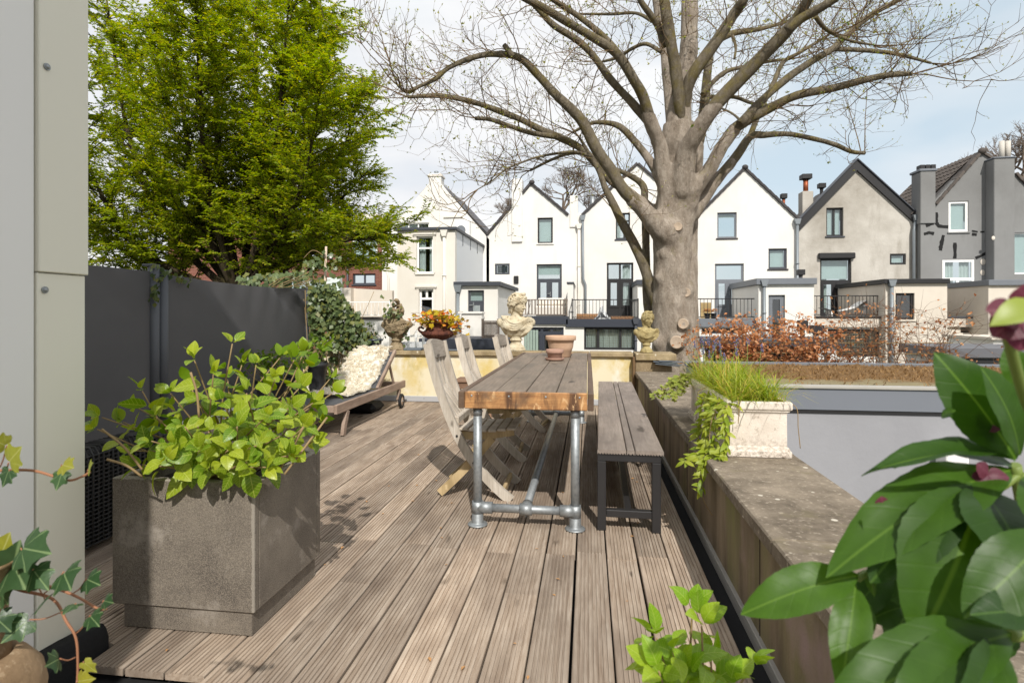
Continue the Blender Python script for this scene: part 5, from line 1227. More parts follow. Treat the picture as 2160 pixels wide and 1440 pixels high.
def bust_mesh(m, head_yaw, eroded=False, seed=1, vx=.0055, curls=210):
    rr = random.Random(seed); c = Clay((-.30, -.26, -.01), (.30, .22, .86), vx)
    c.rings([(0, 0, z, r, r) for r, z in ((.128, .002), (.130, .034), (.114, .037), (.120, .052), (.106, .064), (.078, .095), (.066, .125), (.068, .136), (.087, .144), (.088, .162), (.074, .168), (.08, .20))], .003)
    c.rings([(0, 0, .188, .10, .06), (0, -.005, .215, .14, .085), (0, -.01, .26, .175, .105), (0, -.012, .32, .21, .12), (0, -.005, .37, .236, .12), (0, .0, .41, .236, .105), (0, .005, .44, .20, .09), (.0, .008, .468, .11, .078), (.005, .004, .49, .07, .065)], .006)
    for s_ in (-1, 1): c.ball((s_ * .205, .0, .392), (.056, .075, .060), .02)
    c.ball((.075, -.105, .33), (.07, .035, .05), .03); c.ball((-.075, -.105, .33), (.07, .035, .05), .03)
    nf = 4                                                                      # cloak folds: swags from shoulder to shoulder
    for i in range(nf):
        pts = []
        for k in range(15):
            u = k / 14; x = -.13 - .018 * i + (.345 + .022 * i) * u; dip = (.085 + .020 * i) * math.sin(math.pi * min(1.0, u * 1.18)) ** .8
            pts.append((x, -(.082 + .060 * math.sin(math.pi * u) - .004 * i), .452 - .012 * i - dip * (1 - .25 * u)))
        c.tube(pts, [.012 + .011 * math.sin(math.pi * k / 14) for k in range(15)], .004)
        c.tube([(p[0], p[1] - .016, p[2] - .017) for p in pts], [.003 + .003 * math.sin(math.pi * k / 14) for k in range(15)], .003, True)
    for i in range(4): c.tube([(.10 + .035 * i, -.118 + .014 * i, .40 + .004 * i), (.16 + .022 * i, -.095 + .008 * i, .34 - .004 * i), (.125 + .015 * i, -.095, .26), (.075, -.085, .21)], [.013, .012, .009, .005], .004); c.tube([(.115 + .035 * i, -.13 + .014 * i, .395), (.172 + .022 * i, -.107, .335), (.137 + .015 * i, -.107, .26)], .003, .003, True)
    c.tube([(-.02, -.125, .30), (.03, -.115, .25), (.06, -.10, .21)], .004, .004, True)
    c.ball((-.145, -.07, .445), (.040, .034, .032), .004)
    for i in range(5): c.tube([(-.145, -.085, .445), (-.185 + .018 * i, -.06, .475), (-.17 + .025 * i, .02, .478)], [.012, .011, .008], .002)
    hc = Vector((.018, -.02, .640)); K = 1.27; Qm = Matrix.Rotation(head_yaw, 3, 'Z') @ Matrix.Rotation(R(8), 3, 'X'); Q = np.array(Qm)
    def H(x, y, z): return hc + Qm @ Vector((x * K, y * K, z * K))
    c.tube([(0, .01, .43), (.006, 0, .50), hc + Qm @ Vector((0, .015, -.07))], [.082, .068, .066], .02)
    if eroded:
        for i in range(46):
            a, t = rr.uniform(0, 6.28), rr.uniform(-.6, 1); w_ = math.sqrt(1 - t * t * .8); c.ball(H(math.cos(a) * .06 * w_, math.sin(a) * .06 * w_, t * .07 - .03), rr.uniform(.02, .036), .01)
        for q in ((-.058, 0, .05), (.035, .0, .075), (.05, -.02, .10)): c.ball(H(*q), .032, .012)
    else:
        B = lambda p, r, k=.008, cut=False: c.ball(H(*p), tuple(x * K for x in (r if hasattr(r, '__len__') else (r,) * 3)), k, cut, Q)
        T = lambda ps, rs, k=.006, cut=False: c.tube([H(*p) for p in ps], [x * K for x in rs], k, cut)
        B((0, 0, 0), (.074, .090, .100)); B((0, -.038, -.034), (.056, .050, .064), .02); B((0, -.070, -.088), (.022, .018, .017), .014)
        for s_ in (-1, 1):
            B((s_ * .030, -.090, .006), (.019, .014, .012), .008, True); B((s_ * .029, -.071, .005), (.013, .011, .009), .002); T([(s_ * .043, -.072, .011), (s_ * .029, -.083, .015), (s_ * .016, -.080, .008)], [.003, .004, .003], .002)
            T([(s_ * .052, -.062, .022), (s_ * .030, -.085, .030), (s_ * .010, -.089, .022)], [.006, .008, .006], .006); B((s_ * .040, -.060, -.028), (.020, .018, .020), .014); B((s_ * .077, .008, -.012), (.010, .018, .028), .004)
            B((s_ * .011, -.094, -.032), .0085, .004)
        T([(0, -.086, .024), (0, -.097, -.008), (0, -.110, -.028)], [.008, .009, .012], .006); T([(0, -.102, -.036), (0, -.100, -.041)], [.004, .004], .004, True)
        T([(-.020, -.084, -.055), (0, -.096, -.052), (.020, -.084, -.055)], [.004, .007, .004], .003); T([(-.016, -.084, -.067), (0, -.094, -.068), (.016, -.084, -.067)], [.004, .007, .004], .003); T([(-.022, -.088, -.061), (0, -.101, -.060), (.022, -.088, -.061)], [.0015, .002, .0015], .002, True)
        for i in range(curls):                                                  # hair: small curls with drilled centres
            a = rr.uniform(0, 2 * math.pi); t = rr.uniform(-.8, 1); w_ = math.sqrt(max(0, 1 - t * t)); p = (math.cos(a) * w_ * .082, math.sin(a) * w_ * .096 + .008, t * .104 + .010)
            if (p[1] < -.012 and p[2] < .058) or (p[2] < -.05 and p[1] < .03): continue
            r_ = rr.uniform(.011, .017); B(p, r_, .002); B((p[0] * 1.19, p[1] * 1.19, p[2] * 1.17), r_ * .45, .002, True)
        for i in range(22):                                                     # heavier wreath of curls over the brow and temples
            a = math.pi * (.95 + 1.1 * i / 21)
            for dz, kk, ro in ((.050, .017, .090), (.075, .019, .088), (.098, .016, .066)):
                z_ = dz - .055 * abs(math.cos(a)) ** 3 + .008 * math.sin(i * 2.3 + dz * 90); B((math.cos(a) * ro, math.sin(a) * ro + .004, z_), rr.uniform(.8, 1.15) * kk, .0015); B((math.cos(a) * (ro + .016), math.sin(a) * (ro + .016) + .004, z_), kk * .42, .002, True)
        B((0, -.07, .112), (.022, .022, .018), .002); B((.024, -.062, .116), .017, .002); B((-.02, -.065, .114), .015, .002)
        for i in range(10): a = math.pi * (.05 + .9 * i / 9); T([(math.cos(a) * .07, math.sin(a) * .075, -.03), (math.cos(a) * .066, math.sin(a) * .08, -.075), (math.cos(a) * .06, math.sin(a) * .085 + .004, -.105)], [.014, .013, .008], .003)
    return c.mesh('bust', m, (lambda p: .010 * mnoise.noise(p * 14) + .007 * mnoise.noise(p * 34)) if eroded else (lambda p: .0014 * mnoise.noise(p * 50)))
def m_statue(name, a, b_, c_, d_):
    k = NT(name); k.set(.95, 0, .2); v = k.coord('Object')
    c = k.mix(k.ramp(k.noise(v, 9, 6, .65), .38, .66), lin(a), lin(b_)); c = k.mix(k.ramp(k.noise(v, 17, 7, .7), .52, .68), c, lin(c_)); c = k.mix(k.ramp(k.noise(v, 60, 5, .7), .60, .72), c, lin(d_))
    k.color(c); k.bump(k.noise(v, 130, 5, .7), .4, .003); return k.m
st1 = m_statue('bust_stone', S(204, 194, 170), S(182, 166, 136), S(150, 138, 114), S(118, 106, 84))
st2 = m_statue('ochre_stone', S(172, 158, 116), S(150, 134, 92), S(112, 100, 68), S(88, 80, 58))
st3 = m_statue('eroded_stone', S(150, 134, 108), S(124, 108, 84), S(94, 84, 60), S(176, 164, 140))
me = bust_mesh(st1, R(58))
p = PY(1088, 742, 7.60); o = link('stone_bust', me, None, (p.x, 7.62, .688)); o.scale = (1.0, 1.0, .985)
tag(o, 'large pale stone bust with curly hair turned sideways on the back wall', 'bust')
me = bust_mesh(st2, R(20), seed=4, vx=.007)
p = PY(1364, 742, 7.52); o = link('stone_bust', me, None, (p.x, 7.55, .686)); o.scale = (.64, .66, .68); o.rotation_euler = (0, 0, R(6))
tag(o, 'small ochre stone bust on the end pillar in front of trunk', 'bust')
me = bust_mesh(st3, R(-20), True, seed=9, vx=.008)
p = PY(836, 738, 7.58); o = link('stone_bust', me, None, (p.x, 7.60, .688)); o.scale = (1.02, .90, .90); o.rotation_euler = (0, 0, R(-25))
tag(o, 'badly eroded brown stone bust overgrown with ivy, left of urn', 'bust')
EROD = Vector((p.x, 7.6, .688))
# ---------------------------------------------------------------- rusty urn
ur = thing('rusty_urn', 'rusty cast iron urn with scroll handles on the back wall', 'urn', (PY(924, 735, 7.62).x, 7.62, .712))
k = NT('rusted_iron'); k.set(.85, .15, .3); v = k.coord('Object'); c = k.mix(k.ramp(k.noise(v, 12, 6, .65), .35, .65), S(104, 62, 48), S(70, 42, 36)); c = k.mix(k.ramp(k.noise(v, 40, 5, .7), .58, .7), c, S(140, 84, 58)); k.color(c); k.bump(k.noise(v, 90, 5), .4, .004); M['rust'] = k.m
q = MB(); q.lathe([(.115, 0), (.118, .018), (.10, .03), (.052, .06), (.046, .095), (.066, .11), (.06, .118)], 32); q.box((-.12, -.12, -.022), (.12, .12, -.001), .004); q.build('foot', M['rust'], ur)
def flute(u, v):
    prof = [(.06, .116), (.13, .132), (.19, .165), (.222, .20), (.215, .232), (.175, .252), (.165, .28), (.172, .315), (.215, .345), (.228, .352), (.228, .362), (.20, .36), (.17, .33), (.15, .27), (.0, .26)]
    t = v * (len(prof) - 1); i = min(int(t), len(prof) - 2); f = t - i; r = prof[i][0] * (1 - f) + prof[i + 1][0] * f; z = prof[i][1] * (1 - f) + prof[i + 1][1] * f
    if .116 < z < .236 and i < 5: r *= 1 + .035 * abs(math.sin(u * 2 * math.pi * 14)) 
    a = u * 2 * math.pi; return (r * math.cos(a), r * math.sin(a), z)
q = MB(); q.grid(flute, 112, 42); q.build('bowl', M['rust'], ur)
for s_ in (-1, 1):
    q = MB(); q.tube([(s_ * .20, 0, .215), (s_ * .245, 0, .225), (s_ * .275, 0, .255), (s_ * .268, 0, .285), (s_ * .235, 0, .29), (s_ * .20, 0, .27)], [.02, .018, .015, .014, .016, .012], 10); q.build('handle', M['rust'], ur)
# slabs lying on the coping
for i, (px, w_, lab) in enumerate(((872, .24, 'thin dark stone slab lying on the coping under the weathered bust'), (962, .30, 'thin dark roof slate lying on the coping right of the urn'))):
    b = MB(); b.box((-w_ / 2, -.09, 0), (w_ / 2, .09, .03 if i == 0 else .012), .004); o = b.build('stone_slab', slm, None, (PY(px, 735, 7.58).x, 7.60, .689)); o.rotation_euler = (0, 0, R(4 - 9 * i)); tag(o, lab, 'slab')
# ---------------------------------------------------------------- white stone trough on the right wall
def m_trough():
    k = NT('white_cast_stone'); k.set(.92, 0, .2); v = k.coord('World'); c = k.mix(k.ramp(k.noise(v, 6, 6, .65), .4, .7), S(224, 214, 202), S(200, 188, 174)); c = k.mix(k.ramp(k.noise(v, 28, 7, .75), .56, .68), c, S(150, 136, 120))
    g = k.n('ShaderNodeNewGeometry'); sp = k.n('ShaderNodeSeparateXYZ'); k.l(g.outputs['Position'], sp.inputs[0])
    low = k.ramp(k.math('ADD', sp.outputs['Z'], k.math('MULTIPLY', k.noise(v, 16, 6, .7), .16)), .52, .66, (1, 1, 1, 1), (0, 0, 0, 1)); c = k.mix(k.math('MULTIPLY', low, k.ramp(k.noise(v, 60, 6, .75), .42, .6)), c, S(104, 88, 74))
    k.color(c); k.bump(k.noise(v, 80, 7, .7), .5, .005); return k.m
tr = thing('stone_trough', 'long white stone trough with moulded rim on the right wall', 'trough', (.868, 3.62, .465))
def rect_sweep(prof, hx_, hy_):
    """rectangular moulded body: prof [(inset from half size, z)...]"""
    m = MB(); vs = []; fs = []
    for ins, z in prof:
        a, b_ = hx_ - ins, hy_ - ins; vs += [(-a, -b_, z), (a, -b_, z), (a, b_, z), (-a, b_, z)]
    for i in range(len(prof) - 1):
        for j in range(4): fs.append((i * 4 + j, i * 4 + (j + 1) % 4, (i + 1) * 4 + (j + 1) % 4, (i + 1) * 4 + j))
    fs.append((3, 2, 1, 0)); n = (len(prof) - 1) * 4; fs.append((n, n + 1, n + 2, n + 3)); m.add(vs, fs); return m
rect_sweep([(.0, 0), (.0, .028), (.006, .034), (.010, .046), (.018, .052), (.019, .215), (.016, .225), (.008, .230), (.008, .236), (.0, .242), (-.002, .248), (-.002, .276), (.002, .281), (.026, .281), (.030, .250)], .158, .575).build('body', m_trough(), tr)
q = MB(); q.grid(lambda u, v: (-.128 + .256 * u, -.545 + 1.09 * v, .262 + .006 * mnoise.noise((u * 6, v * 20, 0))), 8, 24); q.build('soil', M['soil'], tr)
for s_ in (-1, 1):                                                              # relief mask on each long side
    c = Clay((-.21, -.40, .03), (.21, -.20, .22), .004); X_ = s_ * .132
    c.ball((X_, -.30, .13), (.032, .036, .052), .006); c.tube([(X_ + s_ * .03, -.30, .145), (X_ + s_ * .042, -.30, .118)], [.007, .011], .004)
    for dy in (-.018, .018): c.ball((X_ + s_ * .026, -.30 + dy, .145), .007, .003); c.ball((X_ + s_ * .018, -.30 + dy, .105), .014, .006)
    for i in range(10): a = math.pi * i / 9; c.ball((X_ + s_ * .012, -.30 + math.cos(a) * .042, .14 + math.sin(a) * .05), .014, .003)
    link('relief_mask', c.mesh('relief_mask', bpy.data.materials['white_cast_stone']), tr)
# ---------------------------------------------------------------- plant bench and pots at left
pb = thing('plant_bench', 'low white wooden bench carrying black pots in front of the screen', 'bench', (-3.52, 6.5, 0))
for i in range(3): q = MB(); q.box((-.21 + i * .145, -.95, .135), (-.08 + i * .145, .85, .152), .003); q.build('slat', M['whitewood'], pb)
for y in (-.85, .75):
    for x in (-.19, .17): q = MB(); q.box((x, y, 0), (x + .035, y + .035, .134), .003); q.build('leg', M['whitewood'], pb)
M['blackpot'] = plain('black_plastic', S(42, 43, 46), .5, var=.1, spec=.5)
def flower_pot(name, label, loc, r, h, m, taper=.72):
    t = thing(name, label, 'flower pot', loc)
    q = MB(); q.lathe([(0, 0), (r * taper, 0), (r * (taper + .03), h * .03), (r * .95, h * .86), (r * 1.04, h * .87), (r * 1.06, h), (r * .97, h), (r * .93, h * .9)], 30); q.build('pot', m, t)
    q = MB(); q.lathe([(r * .94, h * .91), (r * .5, h * .93), (0, h * .92)], 20); q.build('soil', M['soil'], t); return t
flower_pot('plant_pot', 'tall black plastic pot beside the lounger, under the ivy', (-3.50, 7.02, .153), .125, .40, M['blackpot'])
flower_pot('plant_pot', 'wide black plastic pot in front of the fabric screen', (-3.50, 5.95, .153), .17, .30, M['blackpot'], .8)
flower_pot('plant_pot', 'black pot nearest the planter in front of the screen', (-3.50, 6.48, .153), .13, .30, M['blackpot'], .8)
flower_pot('glazed_pot', 'dark blue glazed pot on the back wall left of weathered bust', (PY(789, 730, 7.62).x, 7.62, .687), .115, .15, plain('blue_glaze', S(52, 62, 78), .3, var=.25, spec=.6), .7)
# ================================================================== trees
def catmull(pts, sub=5):
    P_ = [np.array(p, float) for p in pts]; P_ = [2 * P_[0] - P_[1]] + P_ + [2 * P_[-1] - P_[-2]]; out = []
    for i in range(1, len(P_) - 2):
        for k in range(sub):
            t = k / sub; a, b_, c, d = P_[i - 1], P_[i], P_[i + 1], P_[i + 2]
            out.append(.5 * ((2 * b_) + (-a + c) * t + (2 * a - 5 * b_ + 4 * c - d) * t * t + (-a + 3 * b_ - 3 * c + d) * t ** 3))
    out.append(P_[-2]); return out
def bark(name, a, b_, moss, moss_amt=(.5, .68), scale=1.0):
    k = NT(name); k.set(.95, 0, .15); v = k.coord('World', (1, 1, .45)); v2 = k.coord('World')
    c = k.mix(k.ramp(k.noise(v, 7 * scale, 7, .7), .32, .68), lin(a), lin(b_)); c = k.mix(k.ramp(k.noise(v2, 3.1 * scale, 5, .65), *moss_amt), c, lin(moss))
    c = k.mix(k.ramp(k.noise(v2, 38 * scale, 5, .7), .60, .72), c, tuple(min(1, x * 1.45) for x in a[:3]) + (1,))
    c = k.mix(k.math('MULTIPLY', k.ramp(k.noise(v, 60 * scale, 6, .75, 1.0), .52, .70), .55), c, tuple(x * .5 for x in b_[:3]) + (1,)); k.color(c); k.bump(k.noise(v, 26 * scale, 9, .76, .6), 1.0, .05); return k.m
class Twigs:
    """Very many thin crooked twigs as one mesh: 3-sided tapering tubes."""
    def __init__(s): s.segs = []
    def add(s, pts, r0, r1): s.segs.append((pts, r0, r1))
    def mesh(s, name, m):
        A, B, ra, rb = [], [], [], []
        for pts, r0, r1 in s.segs:
            n = len(pts) - 1
            for i in range(n): A.append(pts[i]); B.append(pts[i + 1]); ra.append(r0 + (r1 - r0) * i / n); rb.append(r0 + (r1 - r0) * (i + 1) / n)
        A, B, ra, rb = np.array(A), np.array(B), np.array(ra)[:, None], np.array(rb)[:, None]; t = B - A; t /= np.linalg.norm(t, axis=1, keepdims=True) + 1e-9
        h = np.where(np.abs(t[:, 2:3]) < .9, np.array([[0, 0, 1.]]), np.array([[1., 0, 0]])); u = np.cross(t, h); u /= np.linalg.norm(u, axis=1, keepdims=True) + 1e-9; w_ = np.cross(t, u); V = []
        for P_, r in ((A, ra), (B, rb)):
            for k in range(3): a = 2 * math.pi * k / 3; V.append(P_ + (u * math.cos(a) + w_ * math.sin(a)) * r)
        V = np.stack(V, 1).reshape(-1, 3); i = np.arange(len(A)) * 6
        F = np.concatenate([np.stack([i + k, i + (k + 1) % 3, i + 3 + (k + 1) % 3, i + 3 + k], 1) for k in range(3)])
        return np_mesh(name, V, F, m, True)
def crooked(rr, p, d, ln, n, wob, up=0.0):
    pts = [np.array(p, float)]; d = np.array(d, float)
    for i in range(n):
        d = d + np.array([rr.gauss(0, wob), rr.gauss(0, wob), rr.gauss(0, wob) + up]); d /= np.linalg.norm(d) + 1e-9; pts.append(pts[-1] + d * ln / n)
    return pts, d
# ---------------------------------------------------------------- big bare tree right of the table
TD = 10.3
pt_tree = thing('bare_tree', 'huge half bare tree with pale trunk and spreading limbs behind the wall', 'tree', (PD(1425, 760, TD).x, PD(1425, 760, TD).y, GZ))
M['bark'] = bark('pale_bark', S(184, 172, 158), S(128, 115, 100), S(142, 132, 98), (.6, .8))
M['bark2'] = bark('mossy_bark', S(146, 136, 118), S(100, 90, 74), S(124, 112, 66), (.48, .68), 1.6)
def limb(data, d0, d1, name='limb', m=None, n=10, rough=.06, ribs=0, par=pt_tree):
    """data: (px, py, width px); depth runs from d0 to d1"""
    L_ = len(data); pts = []
    for i, (x, y, w_) in enumerate(data):
        d = d0 + (d1 - d0) * (i / max(1, L_ - 1)) ** 1.2; p = PD(x, y, d); pts.append((p.x, p.y, p.z, w_ * d / FPX / 2))
    sm = catmull(pts, 5); mb = MB(); mb.tube([q[:3] for q in sm], [max(.006, q[3]) for q in sm], n)
    vv = []
    for q in mb.v:
        s_ = mnoise.noise(Vector(q) * 3.1) * rough + mnoise.noise(Vector(q) * 9) * rough * .4; vv.append(q)
    c = [Vector(q[:3]) for q in sm]
    for i, q in enumerate(mb.v):
        ci = c[min(i // n, len(c) - 1)]; r = (Vector(q) - ci); f = 1 + rough * 2.2 * mnoise.noise(Vector(q) * 2.6) + rough * mnoise.noise(Vector(q) * 8); mb.v[i] = tuple(ci + r * f)
    o = bw(mb, name, m or M['bark2'], par); res = [np.array(q[:3]) for q in sm]; RAD[id(res)] = [q[3] for q in sm]; return o, res
LIMBS = []; RAD = {}; rr0 = random.Random(77)
def LB(data, d0, d1, tw=1.0, **k):
    o, pts = limb(data, d0, d1, **k); LIMBS.append((pts, tw)); return pts
T0 = TD
LB([(1430, 300, 60), (1434, 230, 46), (1446, 165, 40), (1453, 95, 36), (1455, 30, 34), (1456, -60, 28), (1462, -170, 20)], T0, T0 + .2, .6, m=M['bark'], n=14)
LB([(1470, 310, 26), (1484, 247, 22), (1492, 152, 18), (1503, 99, 16), (1541, 72, 13), (1606, 61, 9), (1663, 45, 6)], T0 + .6, T0 + 1.5)
LB([(1437, 275, 8), (1435, 240, 20), (1431, 200, 26), (1424, 140, 25), (1416, 95, 24), (1401, 0, 22), (1390, -90, 18)], T0 - .1, T0 - .6, .6)
LB([(1422, 330, 26), (1414, 228, 24), (1404, 114, 22), (1385, 0, 19), (1372, -80, 15)], T0 + .3, T0 + .6, .6, m=M['bark'])
LB([(1405, 100, 16), (1390, 60, 15), (1373, 33, 14), (1350, 0, 12), (1325, -60, 9)], T0 - .2, T0 - .7)
LB([(1440, 262, 8), (1443, 225, 22), (1448, 190, 27), (1465, 152, 26), (1511, 87, 24), (1553, 23, 21), (1568, 0, 20), (1610, -70, 15)], T0, T0 - 1.0)
LB([(1440, 400, 40), (1446, 326, 35), (1465, 288, 32), (1499, 235, 30), (1568, 159, 29), (1628, 99, 27), (1674, 49, 25), (1704, 0, 21), (1735, -60, 16)], T0 - .3, T0 - 2.2, .8)
LB([(1660, 65, 20), (1690, 40, 20), (1720, 23, 19), (1758, 0, 17), (1810, -35, 12)], T0 - 1.9, T0 - 2.4)
LB([(1452, 430, 32), (1465, 402, 28), (1499, 353, 26), (1537, 288, 25), (1568, 258, 23), (1625, 228, 20), (1682, 201, 18), (1758, 186, 17), (1815, 171, 15), (1871, 159, 12), (1925, 156, 9)], T0 - .2, T0 - 1.4, 1.2)
LB([(1560, 262, 18), (1606, 213, 17), (1663, 163, 16), (1720, 125, 15), (1758, 102, 14), (1788, 72, 13), (1834, 34, 12), (1894, 0, 10), (1950, -40, 6)], T0 - .7, T0 - .2, 1.2)
LB([(1752, 104, 10), (1815, 106, 9), (1890, 114, 8), (1963, 133, 5)], T0 - .4, T0 + .2, 1.4)
LB([(1462, 450, 26), (1473, 437, 23), (1503, 391, 21), (1553, 330, 19), (1583, 288, 16), (1613, 285, 13), (1663, 283, 11), (1712, 292, 10), (1758, 304, 9.5), (1796, 320, 9), (1824, 323, 8)], T0, T0 + .2, .25)
LB([(1580, 292, 12), (1606, 228, 11), (1629, 182, 10), (1651, 133, 9), (1682, 114, 8), (1720, 91, 6), (1770, 60, 4)], T0 + .1, T0 + .9, 1.2)
LB([(1480, 215, 10), (1499, 205, 9), (1549, 205, 8), (1587, 218, 7), (1644, 228, 5)], T0 + .6, T0 + 1.4)
LB([(1482, 200, 11), (1496, 182, 10), (1530, 152, 9), (1575, 140, 8), (1613, 131, 7), (1666, 125, 5)], T0 + .6, T0 + 1.2)
LB([(1415, 430, 40), (1405, 385, 34), (1393, 310, 27), (1373, 260, 25), (1360, 213, 23), (1340, 173, 22), (1300, 113, 20), (1240, 73, 18), (1190, 43, 17), (1140, 13, 15), (1107, -2, 14), (1060, -30, 10)], T0 - .1, T0 - 1.8, .8)
LB([(1378, 268, 20), (1333, 217, 18), (1287, 167, 16), (1253, 120, 15), (1220, 87, 14), (1167, 53, 13), (1133, 17, 12), (1095, -20, 10)], T0 - .4, T0 - 1.0, .8)
LB([(1342, 176, 15), (1307, 117, 14), (1273, 77, 13), (1223, 37, 12), (1183, 10, 11), (1140, -15, 8)], T0 - .6, T0 - .6, .8)
LB([(1405, 490, 50), (1385, 472, 40), (1355, 440, 30), (1320, 407, 26), (1290, 360, 25), (1260, 317, 24), (1230, 260, 22), (1207, 233, 21), (1170, 197, 19), (1133, 157, 17), (1107, 130, 16), (1080, 117, 15), (1033, 115, 12), (993, 123, 11), (947, 143, 10), (917, 167, 9), (883, 183, 8), (860, 195, 7), (840, 182, 5)], T0 - .2, T0 - 1.6, 1.1)
LB([(1082, 120, 11), (1072, 106, 11), (1063, 95, 10)], T0 - 1.1, T0 - 1.1, 0)
LB([(1405, 462, 34), (1385, 455, 28), (1355, 430, 22), (1320, 402, 19), (1287, 380, 18), (1253, 340, 17), (1220, 310, 16), (1180, 290, 15), (1140, 273, 14), (1100, 253, 13), (1060, 237, 13), (1013, 220, 12), (967, 208, 11), (920, 202, 10), (860, 205, 7)], T0 + .2, T0 + .6, 1.0)
LB([(1178, 289, 12), (1140, 284, 11), (1107, 277, 11), (1067, 263, 10), (1033, 252, 9), (1003, 250, 8)], T0 + .4, T0 - .2, .9)
LB([(1408, 420, 24), (1393, 383, 19), (1373, 343, 17), (1340, 300, 15), (1307, 267, 13), (1267, 258, 10), (1240, 263, 8), (1207, 280, 5)], T0 + .3, T0 + 1.3)
LB([(1262, 345, 9), (1235, 328, 8), (1220, 323, 7), (1190, 327, 6), (1157, 340, 6), (1118, 360, 5)], T0 + .3, T0 + .7, .8)
LB([(1240, 328, 6), (1207, 320, 6), (1140, 330, 5), (1100, 343, 4.5), (1067, 357, 4), (1040, 380, 3), (1007, 400, 2)], T0 + .2, T0 - .3, 1.5)
LB([(1414, 700, 12), (1400, 668, 24), (1388, 640, 28), (1376, 612, 25), (1360, 567, 22), (1340, 520, 21), (1313, 470, 19), (1290, 423, 16), (1277, 397, 14), (1263, 360, 11), (1240, 320, 8), (1222, 290, 5)], T0 + .08, T0 + .3, .5)
LB([(1378, 690, 26), (1367, 640, 22), (1363, 567, 18), (1362, 483, 16), (1360, 427, 15), (1357, 393, 15), (1333, 373, 11), (1297, 357, 9), (1262, 350, 6)], T0 + .5, T0 + .9, .6)
LB([(1395, 110, 9), (1363, 93, 8), (1333, 103, 8), (1307, 120, 7), (1273, 130, 5)], T0 + .4, T0 + 1.3)
LB([(1398, 60, 8), (1373, 43, 8), (1340, 28, 7), (1290, 30, 6), (1223, 30, 4)], T0 + .4, T0 + 1.3)
LB([(1545, 75, 7), (1552, 100, 6), (1549, 125, 5)], T0 + .9, T0 + .8, .3); LB([(1570, 262, 6), (1545, 240, 5), (1520, 228, 4)], T0 + .3, T0 + 1, .8)
LB([(1720, 35, 10), (1735, 55, 9), (1752, 68, 8), (1790, 85, 6), (1840, 95, 4)], T0 - 1.6, T0 - 1, 1.3)
# trunk, second stem and the roots of the limbs as one continuous skin
TR = [(1424, 900, 108), (1424, 790, 100), (1423, 720, 92), (1421, 650, 86), (1418, 590, 78), (1416, 540, 76), (1419, 490, 82), (1424, 440, 84), (1430, 390, 74), (1433, 330, 60), (1432, 270, 50)]
tc_ = PD(1430, 600, TD); cl_ = Clay((tc_.x - 1.25, tc_.y - 1.15, GZ), (tc_.x + 1.25, tc_.y + 1.15, 4.6), .034)
def cap_chain(data, d0, d1, k): 
    q = [(PD(x, y, d0 + (d1 - d0) * i / (len(data) - 1)), w_ * d0 / FPX / 2) for i, (x, y, w_) in enumerate(data)]; cl_.tube([p for p, _ in q], [r for _, r in q], k)
cap_chain(TR, T0, T0, .05)
cap_chain([(1456, 900, 52), (1453, 740, 46), (1451, 640, 42), (1450, 540, 40), (1454, 450, 38), (1463, 360, 36), (1470, 310, 30)], T0 + .5, T0 + .55, .06)
for pts, _ in LIMBS:
    pr = np.linalg.norm(np.array(pts)[:, :2] - np.array([tc_.x, tc_.y]), axis=1)
    if pr[0] < .75 and 2.3 < pts[0][2] < 4.3:
        n_ = max(3, int((pr < 1.0).sum())); sel = pts[:n_]; cl_.tube(sel, [RAD[id(pts)][i] * (1.22 - .2 * i / n_) for i in range(n_)], .10)
M['scar'] = plain('cut_wood', S(176, 158, 138), .9, var=.3, scale=26, bump=.6)
def trunk_front(px, py):
    for (xa, ya, wa), (xb, yb, wb) in zip(TR, TR[1:]):
        if yb <= py <= ya: f = (ya - py) / (ya - yb); cx, w_ = xa + (xb - xa) * f, wa + (wb - wa) * f; r = w_ / 2; dx = min(abs(px - cx), r * .9); return T0 - math.sqrt(r * r - dx * dx) * T0 / FPX
    return T0 - .25
SC = [(1430, 478, 9), (1446, 617, 10), (1441, 683, 11), (1427, 722, 13.5), (1440, 392, 7)]
for px, py, r in SC:
    d = trunk_front(px, py); c = PD(px, py, d); cl_.ball(c, r * d / FPX * 1.3, .05)
for i in range(14): px, py = 1424 + rr0.uniform(-40, 40), rr0.uniform(420, 780); d = trunk_front(px, py); cl_.ball(PD(px, py, d + .085), rr0.uniform(.07, .10), .12)
tm_ = cl_.mesh('trunk', M['bark'], lambda p: .022 * mnoise.noise(Vector((p.x * 5, p.y * 5, p.z * 1.2))) + .010 * mnoise.noise(Vector((p.x * 16, p.y * 16, p.z * 5))))
o = link('trunk', tm_, pt_tree); o.matrix_parent_inverse = wmat(pt_tree).inverted()
for px, py, r in SC:
    d = trunk_front(px, py); k_ = r * d / FPX; c = PD(px, py, d - k_ * 1.24); nrm = (Vector((0, 0, CAM_H)) - Vector((c.x, c.y, CAM_H - .35))).normalized(); Mx = Matrix.Translation(c) @ nrm.to_track_quat('Z', 'Y').to_matrix().to_4x4()
    b = MB(); b.lathe([(k_ * 1.1, -.10), (k_ * 1.02, -.02), (k_ * .92, .012), (k_ * .80, .004), (k_ * .45, .010), (k_ * .2, .002), (0, .004)], 20, M=Mx); bw(b, 'pruning_scar', M['scar'], pt_tree)
